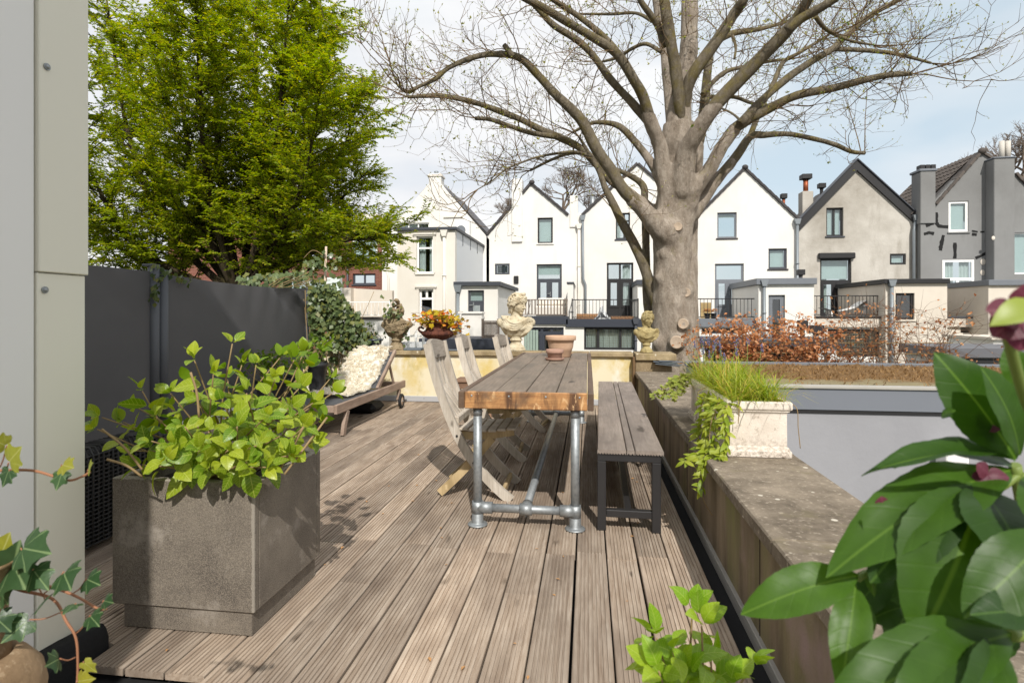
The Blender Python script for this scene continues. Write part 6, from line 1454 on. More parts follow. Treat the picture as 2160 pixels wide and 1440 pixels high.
# twigs with swelling buds
rr = random.Random(21); tw = Twigs(); bp_, bd_, bn_, bl_, bw_ = [], [], [], [], []
def bud(p, d, big=False):
    for k in range(rr.choice((1, 1, 2, 3) if not big else (3, 4, 5))):
        v = d + np.array([rr.gauss(0, .55), rr.gauss(0, .55), rr.gauss(0, .45) + .25]); bp_.append(p); bd_.append(v); bn_.append([rr.gauss(0, 1), rr.gauss(0, 1), rr.gauss(0, 1)]); l_ = rr.uniform(.022, .044) * (1.5 if big else 1); bl_.append(l_); bw_.append(l_ * rr.uniform(.35, .6))
def sprout(p, d, ln, r, lv):
    pts, de = crooked(rr, p, d, ln, 5 if lv else 4, .17 if lv else .22, .05 if lv < 2 else .02); tw.add(pts, r, r * .45)
    if lv == 0:
        bud(pts[-1], de, rr.random() < .10)
        if rr.random() < .5: bud(pts[2], de)
        return
    for q in range(rr.choice((3, 4, 4, 5) if lv > 1 else (2, 3, 3))):
        i = rr.randint(2, len(pts) - 1); e = np.array([rr.gauss(0, .75), rr.gauss(0, .75), rr.gauss(0, .6) + .22]); e = de * .75 + e; e /= np.linalg.norm(e)
        sprout(pts[i], e, ln * rr.uniform(.42, .72), r * .55, lv - 1)
for pts, twd in LIMBS:
    if twd <= 0: continue
    ln = sum(np.linalg.norm(pts[i + 1] - pts[i]) for i in range(len(pts) - 1)); n = int(ln * 4.0 * twd) + 1
    for j in range(n):
        f = rr.random() ** .6; f = .3 + .7 * f; i = min(int(f * (len(pts) - 1)), len(pts) - 2); t = pts[i + 1] - pts[i]; t /= np.linalg.norm(t) + 1e-9
        e = np.array([rr.gauss(0, .8), rr.gauss(0, .8), rr.gauss(0, .6) + .25]); e = t * .5 + e; e /= np.linalg.norm(e)
        sprout(pts[i], e, rr.uniform(.45, 1.15), .0085 + .004 * rr.random(), 2)
    for k in range(3 if twd > .3 else 0): sprout(pts[-1], (pts[-1] - pts[-3]) / np.linalg.norm(pts[-1] - pts[-3]) + np.array([rr.gauss(0, .3), rr.gauss(0, .3), .15]), rr.uniform(.8, 1.3), .012, 2)
for px, py, ang in ((1824, 320, -.15), (1815, 318, -.6)): p = PD(px, py, T0 + .2); pts, de = crooked(rr, p, (ang * .3, 0, 1), 1.2, 6, .05); tw.add(pts, .012, .005); [sprout(pts[i], np.array([rr.gauss(0, .6), 0, .8]), .35, .005, 1) for i in (2, 3, 4, 5, 6)]
o = link('twigs', tw.mesh('twigs', plain('twig_bark', S(112, 92, 66), .9, var=.3, which='World')), pt_tree); o.matrix_parent_inverse = wmat(pt_tree).inverted(); stuff(o)
o = link('buds', leaf_cloud('buds', np.array(bp_), np.array(bd_), np.array(bn_), np.array(bl_), np.array(bw_), leaf_mat('bud_leaf', S(150, 146, 70), S(172, 168, 84), .35, c3=S(110, 136, 50))), pt_tree); o.matrix_parent_inverse = wmat(pt_tree).inverted(); stuff(o)
# ---------------------------------------------------------------- hornbeam at left
HD = 12.6
hb = thing('leafy_tree', 'big fresh green leafy tree with many dark stems behind the screens', 'tree', (PD(500, 700, HD).x, PD(500, 700, HD).y, GZ))
M['hbark'] = bark('dark_bark', S(78, 68, 54), S(52, 44, 34), S(74, 70, 38), (.5, .7))
base = PD(505, 640, HD); rh = random.Random(33); htw = Twigs(); LP, LDr, LN, LL, LW = [], [], [], [], []
b = MB(); b.tube([(base.x, base.y, GZ), (base.x + .03, base.y, -.5), (base.x, base.y, .6)], [.36, .26, .20], 16); bw(b, 'trunk', M['hbark'], hb)
STEMS = [((505, 620), (470, 420), (455, 200), (450, -40), 34, .3), ((500, 620), (420, 440), (385, 220), (350, -60), 30, -.8), ((495, 625), (350, 480), (270, 280), (225, 0), 28, .8), ((495, 630), (300, 530), (200, 380), (130, 150), 24, -1.2),
    ((515, 615), (560, 430), (590, 230), (610, -10), 26, -1.0), ((520, 610), (600, 440), (660, 260), (680, 90), 24, .9), ((520, 615), (620, 470), (720, 330), (745, 215), 20, -.4), ((520, 620), (640, 500), (710, 430), (772, 365), 18, .5),
    ((525, 625), (640, 545), (720, 510), (795, 505), 15, -1.4), ((525, 630), (620, 580), (700, 560), (775, 560), 12, 1.2), ((510, 618), (530, 420), (540, 190), (540, -60), 28, 1.6), ((500, 622), (390, 470), (320, 330), (290, 100), 26, 1.8),
    ((500, 625), (440, 400), (420, 160), (415, -80), 26, -1.9), ((495, 632), (330, 570), (230, 510), (150, 470), 20, .2), ((510, 620), (575, 520), (640, 380), (680, 170), 18, -2.0), ((495, 630), (260, 590), (180, 560), (100, 540), 16, -.6), ((515, 622), (570, 560), (640, 530), (720, 440), 14, 2.0), ((518, 612), (590, 400), (640, 180), (668, 30), 20, .2)]
def spray(p, d, ln):
    """flat leafy shoot"""
    pts, de = crooked(rh, p, d, ln, 4, .12, -.01); htw.add(pts, .006, .002); nl = int(ln / .022)
    side = np.cross(d, [0, 0, 1.]); side /= np.linalg.norm(side) + 1e-9
    for i in range(nl):
        f = (i + .5) / nl * (len(pts) - 1); k = min(int(f), len(pts) - 2); q = pts[k] + (pts[k + 1] - pts[k]) * (f - k); s_ = 1 if i % 2 else -1
        LP.append(q); LDr.append(de * .55 + side * s_ * .8 + np.array([rh.gauss(0, .2), rh.gauss(0, .2), rh.gauss(0, .18) - .12])); LN.append([rh.gauss(0, .38), rh.gauss(0, .38), 1]); l_ = rh.uniform(.055, .095); LL.append(l_); LW.append(l_ * rh.uniform(.5, .65))
for si, (a, b1, c1, d1, w_, dd) in enumerate(STEMS):
    data = [(a[0], a[1], w_), (b1[0], b1[1], w_ * .75), (c1[0], c1[1], w_ * .5), (d1[0], d1[1], w_ * .18)]; L_ = len(data); pts = []
    for i, (x, y, ww) in enumerate(data): d = HD + dd * (i / 3) * 1.5; p = PD(x, y, d); pts.append((p.x, p.y, p.z, ww * .62 * d / FPX / 2))
    sm = catmull(pts, 7); m_ = MB(); m_.tube([q[:3] for q in sm], [max(.008, q[3]) for q in sm], 8); bw(m_, 'stem', M['hbark'], hb)
    P_ = [np.array(q[:3]) for q in sm]; ln = sum(np.linalg.norm(P_[i + 1] - P_[i]) for i in range(len(P_) - 1)); nb_ = int(ln * 10.0)
    for j in range(nb_):
        f = .16 + .84 * (j + rh.random()) / nb_; i = min(int(f * (len(P_) - 1)), len(P_) - 2); t = P_[i + 1] - P_[i]; t /= np.linalg.norm(t); ang = rh.uniform(0, 6.28)
        e = np.array([math.cos(ang), math.sin(ang), .25 + rh.gauss(0, .25)]); e = e * 1.0 + t * .7; e /= np.linalg.norm(e); bl = rh.uniform(.6, 1.6) * (1.2 - .5 * f)
        bpts, be = crooked(rh, P_[i], e, bl, 6, .12, .0); htw.add(bpts, .014, .004)
        for k in range(2, 7):
            for r2 in range(3 if k < 6 else 4):
                e2 = be * .8 + np.array([rh.gauss(0, .7), rh.gauss(0, .7), rh.gauss(0, .22)]); e2 /= np.linalg.norm(e2); spray(bpts[k], e2, rh.uniform(.22, .5))
    for k in range(4): e2 = (P_[-1] - P_[-2]); e2 = e2 / np.linalg.norm(e2) + np.array([rh.gauss(0, .3), rh.gauss(0, .3), rh.gauss(0, .2)]); spray(P_[-1], e2, .55)
o = link('twigs', htw.mesh('twigs', M['hbark']), hb); o.matrix_parent_inverse = wmat(hb).inverted(); stuff(o)
o = link('foliage', leaf_cloud('foliage', np.array(LP), np.array(LDr), np.array(LN), np.array(LL), np.array(LW), leaf_mat('hornbeam_leaf', S(116, 138, 26), S(152, 164, 40), .5, .5, c3=S(172, 168, 54)), .1), hb); o.matrix_parent_inverse = wmat(hb).inverted(); stuff(o)
print('hornbeam leaves', len(LP), 'twig segs', len(tw.segs), 'buds', len(bp_))
# ---------------------------------------------------------------- bare trees beyond the roofs
def bare_tree(px, py_top, py_base, Y, seed, label, spread=.55, w_=.16):
    r2 = random.Random(seed); b0 = PY(px, py_base, Y); zt = PY(px, py_top, Y).z; t = thing('winter_tree', label, 'tree', (b0.x, Y, GZ), group='bare trees beyond the roofs')
    H_ = zt - b0.z; T = Twigs(); m_ = MB(); m_.tube([(b0.x, Y, GZ), (b0.x, Y, b0.z)], [w_, w_ * .8], 8); bw(m_, 'trunk', M['hbark'], t)
    def grow(p, d, ln, r, lv):
        pts, de = crooked(r2, p, d, ln, 4, .10, .03); T.add(pts, r, r * .65)
        if lv == 0: return
        for k in range(3 if lv > 2 else 4):
            e = de + np.array([r2.gauss(0, spread), r2.gauss(0, spread), r2.gauss(0, spread * .6) + .12]); grow(pts[-1 if k < 2 else r2.randint(2, 4)], e / np.linalg.norm(e), ln * r2.uniform(.58, .8), r * .6, lv - 1)
    for k in range(4): grow(np.array((b0.x, Y, b0.z)), np.array((r2.gauss(0, .35), r2.gauss(0, .35), 1)), H_ * .34, w_ * .5, 5)
    o = link('branches', T.mesh('branches', plain('grey_twig', S(116, 102, 90), .9)), t); o.matrix_parent_inverse = wmat(t).inverted(); stuff(o)
bare_tree(1186, 338, 450, 33, 1, 'small bare winter tree rising behind the white lopsided gable')
bare_tree(1062, 412, 480, 34, 2, 'tiny bare tree top showing left of the lopsided gable', w_=.1)
bare_tree(1248, 405, 460, 34, 5, 'low bare tree top between two white gables, left of big tree', w_=.1)
bare_tree(2142, 248, 420, 31, 3, 'bare winter tree beyond the grey house at the right edge', w_=.2)
bare_tree(560, 430, 600, 40, 6, 'bare tree seen through the green tree, left of the brick building', w_=.2)
# ================================================================== plants on the terrace
def stuff_bw(*a): return stuff(bw(*a))
def leaf_mesh(name, m, wfun, curl=.22, fold=.18, n=7, wave=.0, twist=0.0, saw=0.0):
    """unit leaf along +y, 1 long, half width wfun(t); scale it to size"""
    mb = MB(); rows = []
    for j in range(n + 1):
        t = j / n; w_ = wfun(t) * (1 + saw * (1 if j % 2 else -1)); z = -curl * t * t + .04 * math.sin(t * 3)
        for x in (-1, -.5, 0, .5, 1): mb.v.append((x * w_, t, z + abs(x) * w_ * fold * 2 - (abs(x) ** 2) * w_ * fold * 1.2 + wave * math.sin(t * 17 + x * 2) * abs(x)))
    for j in range(n):
        for i in range(4): mb.f.append((j * 5 + i, j * 5 + i + 1, (j + 1) * 5 + i + 1, (j + 1) * 5 + i)); mb.sm.append(True)
    return mb.mesh(name, m)
ovate = lambda t: .33 * math.sin(math.pi * min(1, t ** .82)) ** .8 * (1.0 if t < 1 else 0) + .002
lance = lambda t: .215 * math.sin(math.pi * min(1, t ** .9)) ** .9 + .002
oblong = lambda t: .27 * math.sin(math.pi * min(1, t ** 1.05)) ** .75 + .004
def ivy_mesh(name, m, cup=.12):
    half = [(.0, .06), (.20, -.09), (.47, .06), (.36, .30), (.50, .56), (.20, .62), (.0, 1.0)]; pts = half + [(-x, y) for x, y in half[-2:0:-1]]
    mb = MB(); mb.v = [(0, .38, 0)] + [(x, y, -cup * (x * x * 1.5 + (y - .35) ** 2) + .05 * abs(x)) for x, y in pts]; n = len(pts)
    mb.f = [(0, i + 1, (i + 1) % n + 1) for i in range(n)]; mb.sm = [True] * n; return mb.mesh(name, m)
def orient(d, up):
    """rotation taking +y to d and +z near up"""
    y = Vector(d).normalized(); z = Vector(up) - y * Vector(up).dot(y); z = z.normalized() if z.length > 1e-4 else y.orthogonal().normalized(); x = y.cross(z)
    return Matrix((x, y, z)).transposed().to_euler()
def put_leaf(par, me, p, d, up, ln, wk=1.0, name='leaf'):
    o = link(name, me, par); o.matrix_parent_inverse = wmat(par).inverted(); o.location = p; o.rotation_euler = orient(d, up); o.scale = (ln * wk, ln, ln); return o
hyd_m = leaf_mat('hydrangea_leaf', S(98, 134, 24), S(166, 178, 44), .38, .36, S(190, 198, 96), 1.0, .31, island=False, va=.7, vm=.8)
hyd_me = [leaf_mesh('hydrangea_leaf', hyd_m, ovate, c, f, 14, .006, saw=.022) for c, f in ((.16, .20), (.34, .16), (.50, .24), (.05, .28), (-.1, .22))]
leaf_mass_m = leaf_mat('hydrangea_mass', S(92, 126, 24), S(152, 168, 42), .38, .38)
stem_m = plain('woody_stem', S(142, 120, 84), .85, var=.25, scale=20)
def hydrangea(t, base, spreads, rr, leaf_len=(.058, .104), meshes=hyd_me, stem_w=.0045, name='leaf', maxleaf=298):
    """stems with opposite leaf pairs and a crowning rosette"""
    n = 0; sb = MB(); rest = []
    for tip, nodes in spreads:
        p0 = Vector(base) + Vector((rr.uniform(-.5, .5), rr.uniform(-.5, .5), 0)) * .55 * (Vector((tip[0], tip[1], 0)) - Vector((base[0], base[1], 0))).length; p0.z = base[2]; p1 = Vector(tip)
        mid = p0.lerp(p1, .5) + Vector((rr.gauss(0, .02), rr.gauss(0, .02), rr.uniform(-.01, .04))); pts = catmull([p0, mid, p1], 5); sb.tube(pts, [stem_w * (1 - .45 * i / (len(pts) - 1)) for i in range(len(pts))], 6)
        ax = (Vector(pts[-1]) - Vector(pts[-3])).normalized(); a0 = rr.uniform(0, 3.14)
        for k in range(nodes):
            f = 1 - k * rr.uniform(.13, .19); 
            if f < .25: break
            q0 = Vector(pts[min(int(f * (len(pts) - 1)), len(pts) - 1)]); a = a0 + k * 1.57; s1 = ax.orthogonal().normalized(); s2 = ax.cross(s1)
            for sg in ((0, math.pi) if k else (0, math.pi * .5, math.pi, math.pi * 1.5)):
                if k > 1 and rr.random() < .18: continue
                q = q0
                d = (s1 * math.cos(a + sg) + s2 * math.sin(a + sg)) * (.9 if k else (.75 if sg in (0, math.pi) else .35)) + ax * (.35 if k else (.6 if sg in (0, math.pi) else 1.0)) + Vector((rr.gauss(0, .22), rr.gauss(0, .22), rr.gauss(0, .2) - .14 * k))
                ln = rr.uniform(*leaf_len) * (.66 if k == 0 else 1.0) * (.8 if k > 3 else 1); q = q + d.normalized() * rr.uniform(.008, .022); upv = ax + Vector((rr.gauss(0, .45), -.15 + rr.gauss(0, .45), .35)); wk_ = rr.uniform(.9, 1.2); me_ = rr.choice(meshes); n += 1
                if n <= maxleaf: put_leaf(t, me_, q, d, upv, ln, wk_, name)
                else: rest.append((me_, Matrix.Translation(q) @ orient(d, upv).to_matrix().to_4x4() @ Matrix.Diagonal((ln * wk_, ln, ln, 1))))
    if rest:
        rb_ = MB()
        for me_, Mx in rest: rb_.add([v.co for v in me_.vertices], [tuple(p_.vertices) for p_ in me_.polygons], True, Mx)
        stuff_bw(rb_, 'leaf_mass', leaf_mass_m, t)
    stuff_bw(sb, 'stems', stem_m, t); return n
hy = thing('hydrangea', 'lush yellow green hydrangea growing in the dark planter box', 'shrub', (-1.5, 2.2, .52))
rr = random.Random(8); sp = []
tips = [(490, 725, 2.25), (410, 760, 2.2), (450, 790, 2.15), (540, 770, 2.3), (620, 760, 2.35), (650, 775, 2.5), (580, 800, 2.2), (520, 830, 2.1), (470, 850, 2.1), (420, 850, 2.2), (360, 830, 2.25), (300, 825, 2.3), (290, 860, 2.35), (330, 880, 2.2), (260, 890, 2.4), (215, 880, 2.3), (205, 905, 2.2),
        (390, 900, 2.08), (440, 910, 2.05), (500, 900, 2.05), (560, 880, 2.08), (610, 860, 2.15), (660, 850, 2.3), (700, 830, 2.45), (695, 800, 2.5), (640, 900, 2.15), (590, 920, 2.05), (540, 940, 2.02), (480, 950, 2.0), (420, 950, 2.0), (370, 940, 2.05), (320, 930, 2.1), (280, 950, 2.15), (660, 930, 2.25), (610, 960, 2.08), (350, 970, 2.02), (300, 980, 2.1), (520, 975, 2.0), (440, 985, 2.0), (560, 985, 2.02), (670, 890, 2.4), (560, 830, 2.4), (480, 800, 2.4), (400, 810, 2.4), (630, 820, 2.3), (360, 860, 2.5), (510, 770, 2.45), (590, 755, 2.5), (675, 740, 2.55), (640, 745, 2.6)]
for x, y, d in sorted(tips, key=lambda q: q[2]): p = PD(x, y, d); sp.append(((p.x, p.y, max(p.z, .615)), rr.choice((4, 4, 5)) if y < 930 else 3))
hydrangea(hy, (-1.5, 2.2, .515), sp, rr)
b = MB()
for (xa, ya, da), (xb, yb, db) in (((300, 1005, 2.0), (225, 968, 1.95)), ((300, 990, 2.05), (215, 905, 2.1)), ((420, 880, 2.05), (402, 785, 2.05)), ((600, 1000, 2.05), (690, 880, 2.2)), ((590, 990, 2.1), (640, 900, 2.1))): b = MB(); b.tube(catmull([PD(xa, ya, da), PD((xa + xb) / 2 + 4, (ya + yb) / 2 - 5, (da + db) / 2), PD(xb, yb, db)], 4), .0042, 6); bw(b, 'bare_stem', stem_m, hy)
# small hydrangea at the bottom edge, in its pot on the deck
pc = PG(1462, 1440, .48); pc = PD(1470, 1440, 1.12)
flower_pot('plant_pot', 'black plant pot on the deck below the bottom edge, holding the small hydrangea', (pc.x, pc.y, .003), .13, .26, M['blackpot'], .8)
h2 = thing('hydrangea', 'small fresh hydrangea shoot at the bottom edge, near the gutter', 'shrub', (pc.x, pc.y, .24)); rr = random.Random(18)
hyd2 = leaf_mat('young_hydrangea_leaf', S(120, 158, 34), S(158, 182, 50), .42, .35, S(178, 196, 96), 1.0, .31, island=False); me2 = [leaf_mesh('young_leaf', hyd2, ovate, c, f, 16, .008, saw=.03) for c, f in ((.2, .24), (.38, .18), (.05, .3))]
sp = [(tuple(PD(x, y, d)), k) for x, y, d, k in ((1460, 1285, 1.12, 3), (1480, 1320, 1.08, 2), (1385, 1345, 1.1, 3), (1420, 1375, 1.05, 3), (1500, 1390, 1.12, 2), (1585, 1405, 1.15, 2), (1390, 1415, 1.02, 3), (1450, 1425, 1.04, 3), (1540, 1440, 1.1, 2), (1410, 1450, 1.05, 2))]
hydrangea(h2, (pc.x, pc.y, .25), sp, rr, (.055, .08), me2, .0032)
# pots by the screen: leafy plants
pm = leaf_mat('pot_plant_leaf', S(84, 118, 30), S(120, 146, 40), .35, .4, S(150, 168, 80), 1.0, .3, island=False); pme = [leaf_mesh('pot_leaf', pm, ovate, c, f, 5) for c, f in ((.15, .25), (.3, .2))]
for (x, y, z, n_, r_, lab) in ((-3.5, 7.02, .54, 9, .16, 'young leafy plant in the tall black pot by the lounger'), (-3.5, 5.95, .44, 16, .22, 'dense green plant in the wide black pot before the screen'), (-3.5, 6.48, .44, 13, .2, 'bright green plant in the black pot nearest planter')):
    t = thing('potted_plant', lab, 'plant', (x, y, z)); rr = random.Random(int(n_ * 7)); sp = [((x + rr.gauss(0, r_ * .6), y + rr.gauss(0, r_ * .6), z + rr.uniform(.12, .36)), 3) for _ in range(n_)]; hydrangea(t, (x, y, z - .02), sp, rr, (.06, .095), pme, .003)
# ---------------------------------------------------------------- ivy wall around the end of the screen
iv_m = leaf_mat('ivy_leaf', S(74, 92, 54), S(112, 128, 80), .25, .38, S(140, 150, 104), 1.0, .5, c3=S(112, 118, 60), island=False, spec=.45, palm=True, va=.7)
iv_ms = leaf_mat('ivy_leaf_mass', S(60, 76, 44), S(98, 112, 66), .25, .4, c3=S(114, 116, 58)); iv_me = [ivy_mesh('ivy_leaf', iv_m, c) for c in (.12, .3)]
iv = thing('ivy', 'thick dark green ivy climbing over the end of the screen and back wall', 'ivy', (-3.6, 7.6, .6)); rr = random.Random(40)
def ivy_points():
    out = []
    for _ in range(620):                                  # curtain right of the screen end
        y = rr.uniform(600, 745); f = (y - 600) / 145; x1 = 700 + 110 * f ** .8; x = rr.uniform(655, x1); out.append((PY(x, y, 7.45 - rr.random() * .18 + .5 * max(0, (x - 655) / (x1 - 655) - .7)), 'n'))
    for _ in range(330):                                  # tuft over the top of the screen
        x = rr.triangular(490, 740, 640); top = 575 - 55 * math.exp(-((x - 690) / 45) ** 2); y = rr.uniform(top, 612); out.append((PXc(x, y, -4.08 - rr.random() * .35) if x < 655 else PY(x, y, 7.5 + rr.random() * .2), 'n'))
    for _ in range(90): x = rr.uniform(640, 720); out.append((PY(x, rr.uniform(740, 830), 7.46), 'n'))
    for _ in range(60): x = rr.uniform(805, 862); out.append((PY(x, 650 + (x - 805) * .55 + rr.gauss(0, 12) + (35 if x > 850 else 0), 7.46 + rr.random() * .1), 's'))
    for _ in range(34): out.append((PXc(330 + rr.gauss(0, 7), rr.uniform(555, 640), -3.86 - rr.random() * .05), 's'))
    for _ in range(18): u = rr.random(); out.append((PXc(345 + 60 * u, 575 + 18 * u + rr.gauss(0, 4), -3.9), 's'))
    return out
pts_ = ivy_points(); rr.shuffle(pts_); Lp, Ld, Ln_, Ll, Lw = [], [], [], [], []
for i, (p, kd) in enumerate(pts_):
    d = Vector((rr.gauss(0, .55), rr.gauss(-.25, .35), -.7 + rr.gauss(0, .45))); up = Vector((rr.gauss(.1, .4), -1, .45 + rr.gauss(0, .35))); ln = rr.uniform(.055, .095) * (.7 if kd == 's' else 1)
    if i < 295: put_leaf(iv, rr.choice(iv_me), p, d, up, ln, rr.uniform(.9, 1.15))
    else: Lp.append(p); Ld.append(d.normalized()); Ln_.append(up); Ll.append(ln * 1.0); Lw.append(ln * .9)
for _ in range(900):
    y = rr.uniform(612, 748); f = (y - 600) / 145; x = rr.uniform(652, 696 + 105 * f ** .8); p = PY(x, y, 7.5 + rr.random() * .12); Lp.append(p); Ld.append((rr.gauss(0, .6), rr.gauss(0, .3), -.8)); Ln_.append((0, -1, .4)); Ll.append(rr.uniform(.06, .09)); Lw.append(Ll[-1] * .9)
o = link('leaf_mass', leaf_cloud('leaf_mass', np.array(Lp, float), np.array(Ld, float), np.array(Ln_, float), np.array(Ll), np.array(Lw), iv_ms, .06), iv); o.matrix_parent_inverse = wmat(iv).inverted(); stuff(o)
b = MB()
for k in range(22):
    x = rr.uniform(660, 740); p0 = PY(x, rr.uniform(800, 850), 7.5); p1 = PY(x + rr.gauss(0, 25), rr.uniform(610, 720), 7.5); b.tube(catmull([p0, (p0 + p1) / 2 + Vector((rr.gauss(0, .05), -.03, 0)), p1], 4), rr.uniform(.003, .007), 5)
for k in range(10): p0 = PXc(rr.uniform(560, 640), 605, -4.1); b.tube(catmull([p0, p0 + Vector((.1, .3, .08 + rr.gauss(0, .05))), p0 + Vector((.2, .7, rr.gauss(.05, .08)))], 4), .004, 5)
b.tube(catmull([PY(640, 545, 7.6), PY(660, 528, 7.6), PY(682, 540, 7.6), PY(688, 560, 7.6)], 6), .005, 6); stuff_bw(b, 'stems', stem_m, iv)
b = MB(); b.tube([PY(688, 520, 7.62), PY(684, 640, 7.6), PY(682, 745, 7.6)], .016, 8); tag(b.build('garden_stake', plain('pale_stake', S(196, 178, 158), .85, var=.15)), 'pale wooden stake standing up out of the ivy', 'stake')
# leaves in the blue pot
t = thing('potted_plant', 'small grey green plant in the dark blue pot on the wall', 'plant', (PY(789, 720, 7.62).x, 7.62, .82)); rr = random.Random(44); pc = Vector((PY(789, 720, 7.62).x, 7.62, .82))
hydrangea(t, pc, [((pc.x + rr.gauss(0, .08), pc.y + rr.gauss(0, .05), pc.z + rr.uniform(.06, .22)), 4) for _ in range(10)], rr, (.05, .075), [leaf_mesh('sage_leaf', leaf_mat('sage_leaf', S(84, 100, 62), S(112, 126, 80), .25, .5, island=False), lance, .2, .2, 5)], .003)
# ---------------------------------------------------------------- autumn coloured plant spilling from the urn
au = thing('trailing_plant', 'yellow and orange leaved plant overflowing the rusty urn', 'plant', tuple(ur.location + Vector((0, 0, .33)))); rr = random.Random(52); c0 = ur.location; Lp, Ld, Ln_, Ll, Lw = [], [], [], [], []
am = leaf_mat('autumn_leaf', S(168, 156, 30), S(206, 178, 40), .4, .45, island=False); am2 = leaf_mat('orange_leaf', S(196, 98, 36), S(214, 136, 48), .4, .45, island=False); am3 = leaf_mat('olive_leaf', S(116, 112, 32), S(140, 96, 40), .4, .45, island=False)
ame = [ivy_mesh('autumn_leaf', m_, .25) for m_ in (am, am, am2, am3)]
for i in range(285):
    u = rr.gauss(.08, .42); u = max(-.92, min(1.05, u)); h = (1 - u * u * .55); x = c0.x + u * .40; y = c0.y + rr.gauss(-.06, .10); z = c0.z + .345 + rr.uniform(-.01, .19) * h - (.16 * max(0, u - .25) * rr.random() * 1.8) - .05 * max(0, -u - .4)
    me_ = rr.choice(ame) if u > -.55 else rr.choice((ame[2], ame[3], ame[0]))
    put_leaf(au, me_, (x, y, z), (rr.gauss(0, .7), rr.gauss(-.4, .5), rr.gauss(-.2, .5)), (rr.gauss(0, .4), -.6, .8), rr.uniform(.045, .075))
b = MB()
for i in range(26): u = rr.uniform(-.9, 1.1); p0 = Vector((c0.x + u * .15, c0.y - .05, c0.z + .34)); p1 = Vector((c0.x + u * .42, c0.y - .1 - rr.random() * .05, c0.z + .34 + rr.gauss(.02, .1))); b.tube(catmull([p0, (p0 + p1) / 2 + Vector((0, 0, .07)), p1], 4), .0025, 5)
stuff_bw(b, 'stems', stem_m, au)
# ---------------------------------------------------------------- grasses and trailing vine in the trough
gr = thing('trough_grass', 'bright green tufted grasses with blue flower spikes in the white trough', 'grass', (.868, 3.62, .72)); rr = random.Random(61); vs, fs = [], []
for i in range(2600):
    x0, y0 = .868 + rr.uniform(-.13, .13), 3.62 + rr.uniform(-.54, .54); p = Vector((x0, y0, .725)); a = rr.uniform(0, 6.28); ln = rr.uniform(.10, .26) * (.75 + .45 * rr.random()); lean = rr.uniform(.2, 1.7)
    d = Vector((math.cos(a) * lean, math.sin(a) * lean - .1, 1)).normalized(); w_ = Vector((-math.sin(a), math.cos(a), 0)) * rr.uniform(.0012, .0028); k0 = len(vs); dr = Vector((math.cos(a), math.sin(a), -.7 * lean))
    q1 = p + d * ln * .4; q2 = p + d * ln * .75 + dr * ln * .12; q3 = p + d * ln * .95 + dr * ln * .34; vs += [p - w_, p + w_, q1 + w_, q1 - w_, q2 + w_ * .8, q2 - w_ * .8, q3]; fs += [(k0, k0 + 1, k0 + 2, k0 + 3), (k0 + 3, k0 + 2, k0 + 4, k0 + 5), (k0 + 5, k0 + 4, k0 + 6)]
b = MB(); b.add(vs, fs, True); stuff(bw(b, 'blades', leaf_mat('grass_blade', S(116, 142, 36), S(168, 176, 60), .4, .5, c3=S(190, 170, 84)), gr))
fl = MB(); sm_ = MB()
for i in range(16):
    p = Vector((.868 + rr.uniform(-.12, .12), 3.75 + rr.uniform(-.3, .5), .73)); t_ = p + Vector((rr.gauss(0, .03), rr.gauss(0, .03), rr.uniform(.20, .33))); sm_.tube([p, t_], .0018, 4)
    for k in range(12): fl.ball(t_ + Vector((rr.gauss(0, .005), rr.gauss(0, .005), -.004 * k)), .0045, 5, 4)
stuff(bw(fl, 'flower_spikes', plain('blue_flower', S(104, 100, 134), .8, var=.3, scale=30), gr)); bw(sm_, 'flower_stalks', leaf_mat('stalk', S(100, 120, 50), S(120, 136, 60), .2), gr)
vn = thing('trailing_vine', 'narrow leaved green vine hanging from trough down the wall', 'vine', (.70, 3.2, .7)); b = MB(); vm = leaf_mat('vine_leaf', S(122, 144, 40), S(170, 176, 60), .4, .45, island=False, c3=S(150, 160, 56)); vme = [leaf_mesh('vine_leaf', vm, lance, c, .2, 4) for c in (.2, .5)]
nl = 0
STR = [[(.72, 3.15, .745), (.665, 3.10, .70), (.655, 3.07, .58), (.63, 3.02, .48), (.575, 2.98, .42), (.565, 2.96, .30)], [(.72, 3.3, .745), (.66, 3.26, .68), (.65, 3.22, .56), (.61, 3.15, .475), (.56, 3.10, .44), (.50, 3.05, .43)], [(.75, 3.08, .745), (.70, 3.02, .72), (.695, 3.005, .62), (.69, 2.99, .52), (.66, 2.97, .475)], [(.74, 3.5, .745), (.67, 3.45, .70), (.65, 3.4, .58), (.62, 3.34, .48)], [(.72, 3.22, .745), (.66, 3.18, .69), (.64, 3.15, .60), (.63, 3.1, .50), (.60, 3.06, .47)], [(.78, 3.06, .75), (.76, 3.01, .73), (.757, 3.008, .68), (.755, 3.01, .64)],
       [(1.0, 3.08, .745), (1.045, 3.04, .72), (1.05, 3.03, .62), (1.06, 3.03, .52)], [(.72, 3.6, .75), (.66, 3.55, .72), (.64, 3.5, .62), (.63, 3.46, .54)], [(.69, 3.13, .735), (.64, 3.08, .64), (.62, 3.05, .52)], [(.565, 2.96, .30), (.575, 2.93, .26), (.61, 2.92, .20)]]
for st_ in STR:
    cp = catmull(st_, 8); b.tube(cp, .0022, 5)
    for i in range(1, len(cp)):
        for s_ in (-1, 1):
            if rr.random() < .15 or nl > 290: continue
            put_leaf(vn, rr.choice(vme), Vector(cp[i]), (rr.gauss(-.3, .6), rr.gauss(-.5, .5), rr.gauss(-.25, .4)), (rr.gauss(0, .3), -.7, .6), rr.uniform(.04, .07), rr.uniform(.7, 1.05)); nl += 1
stuff_bw(b, 'stems', stem_m, vn)
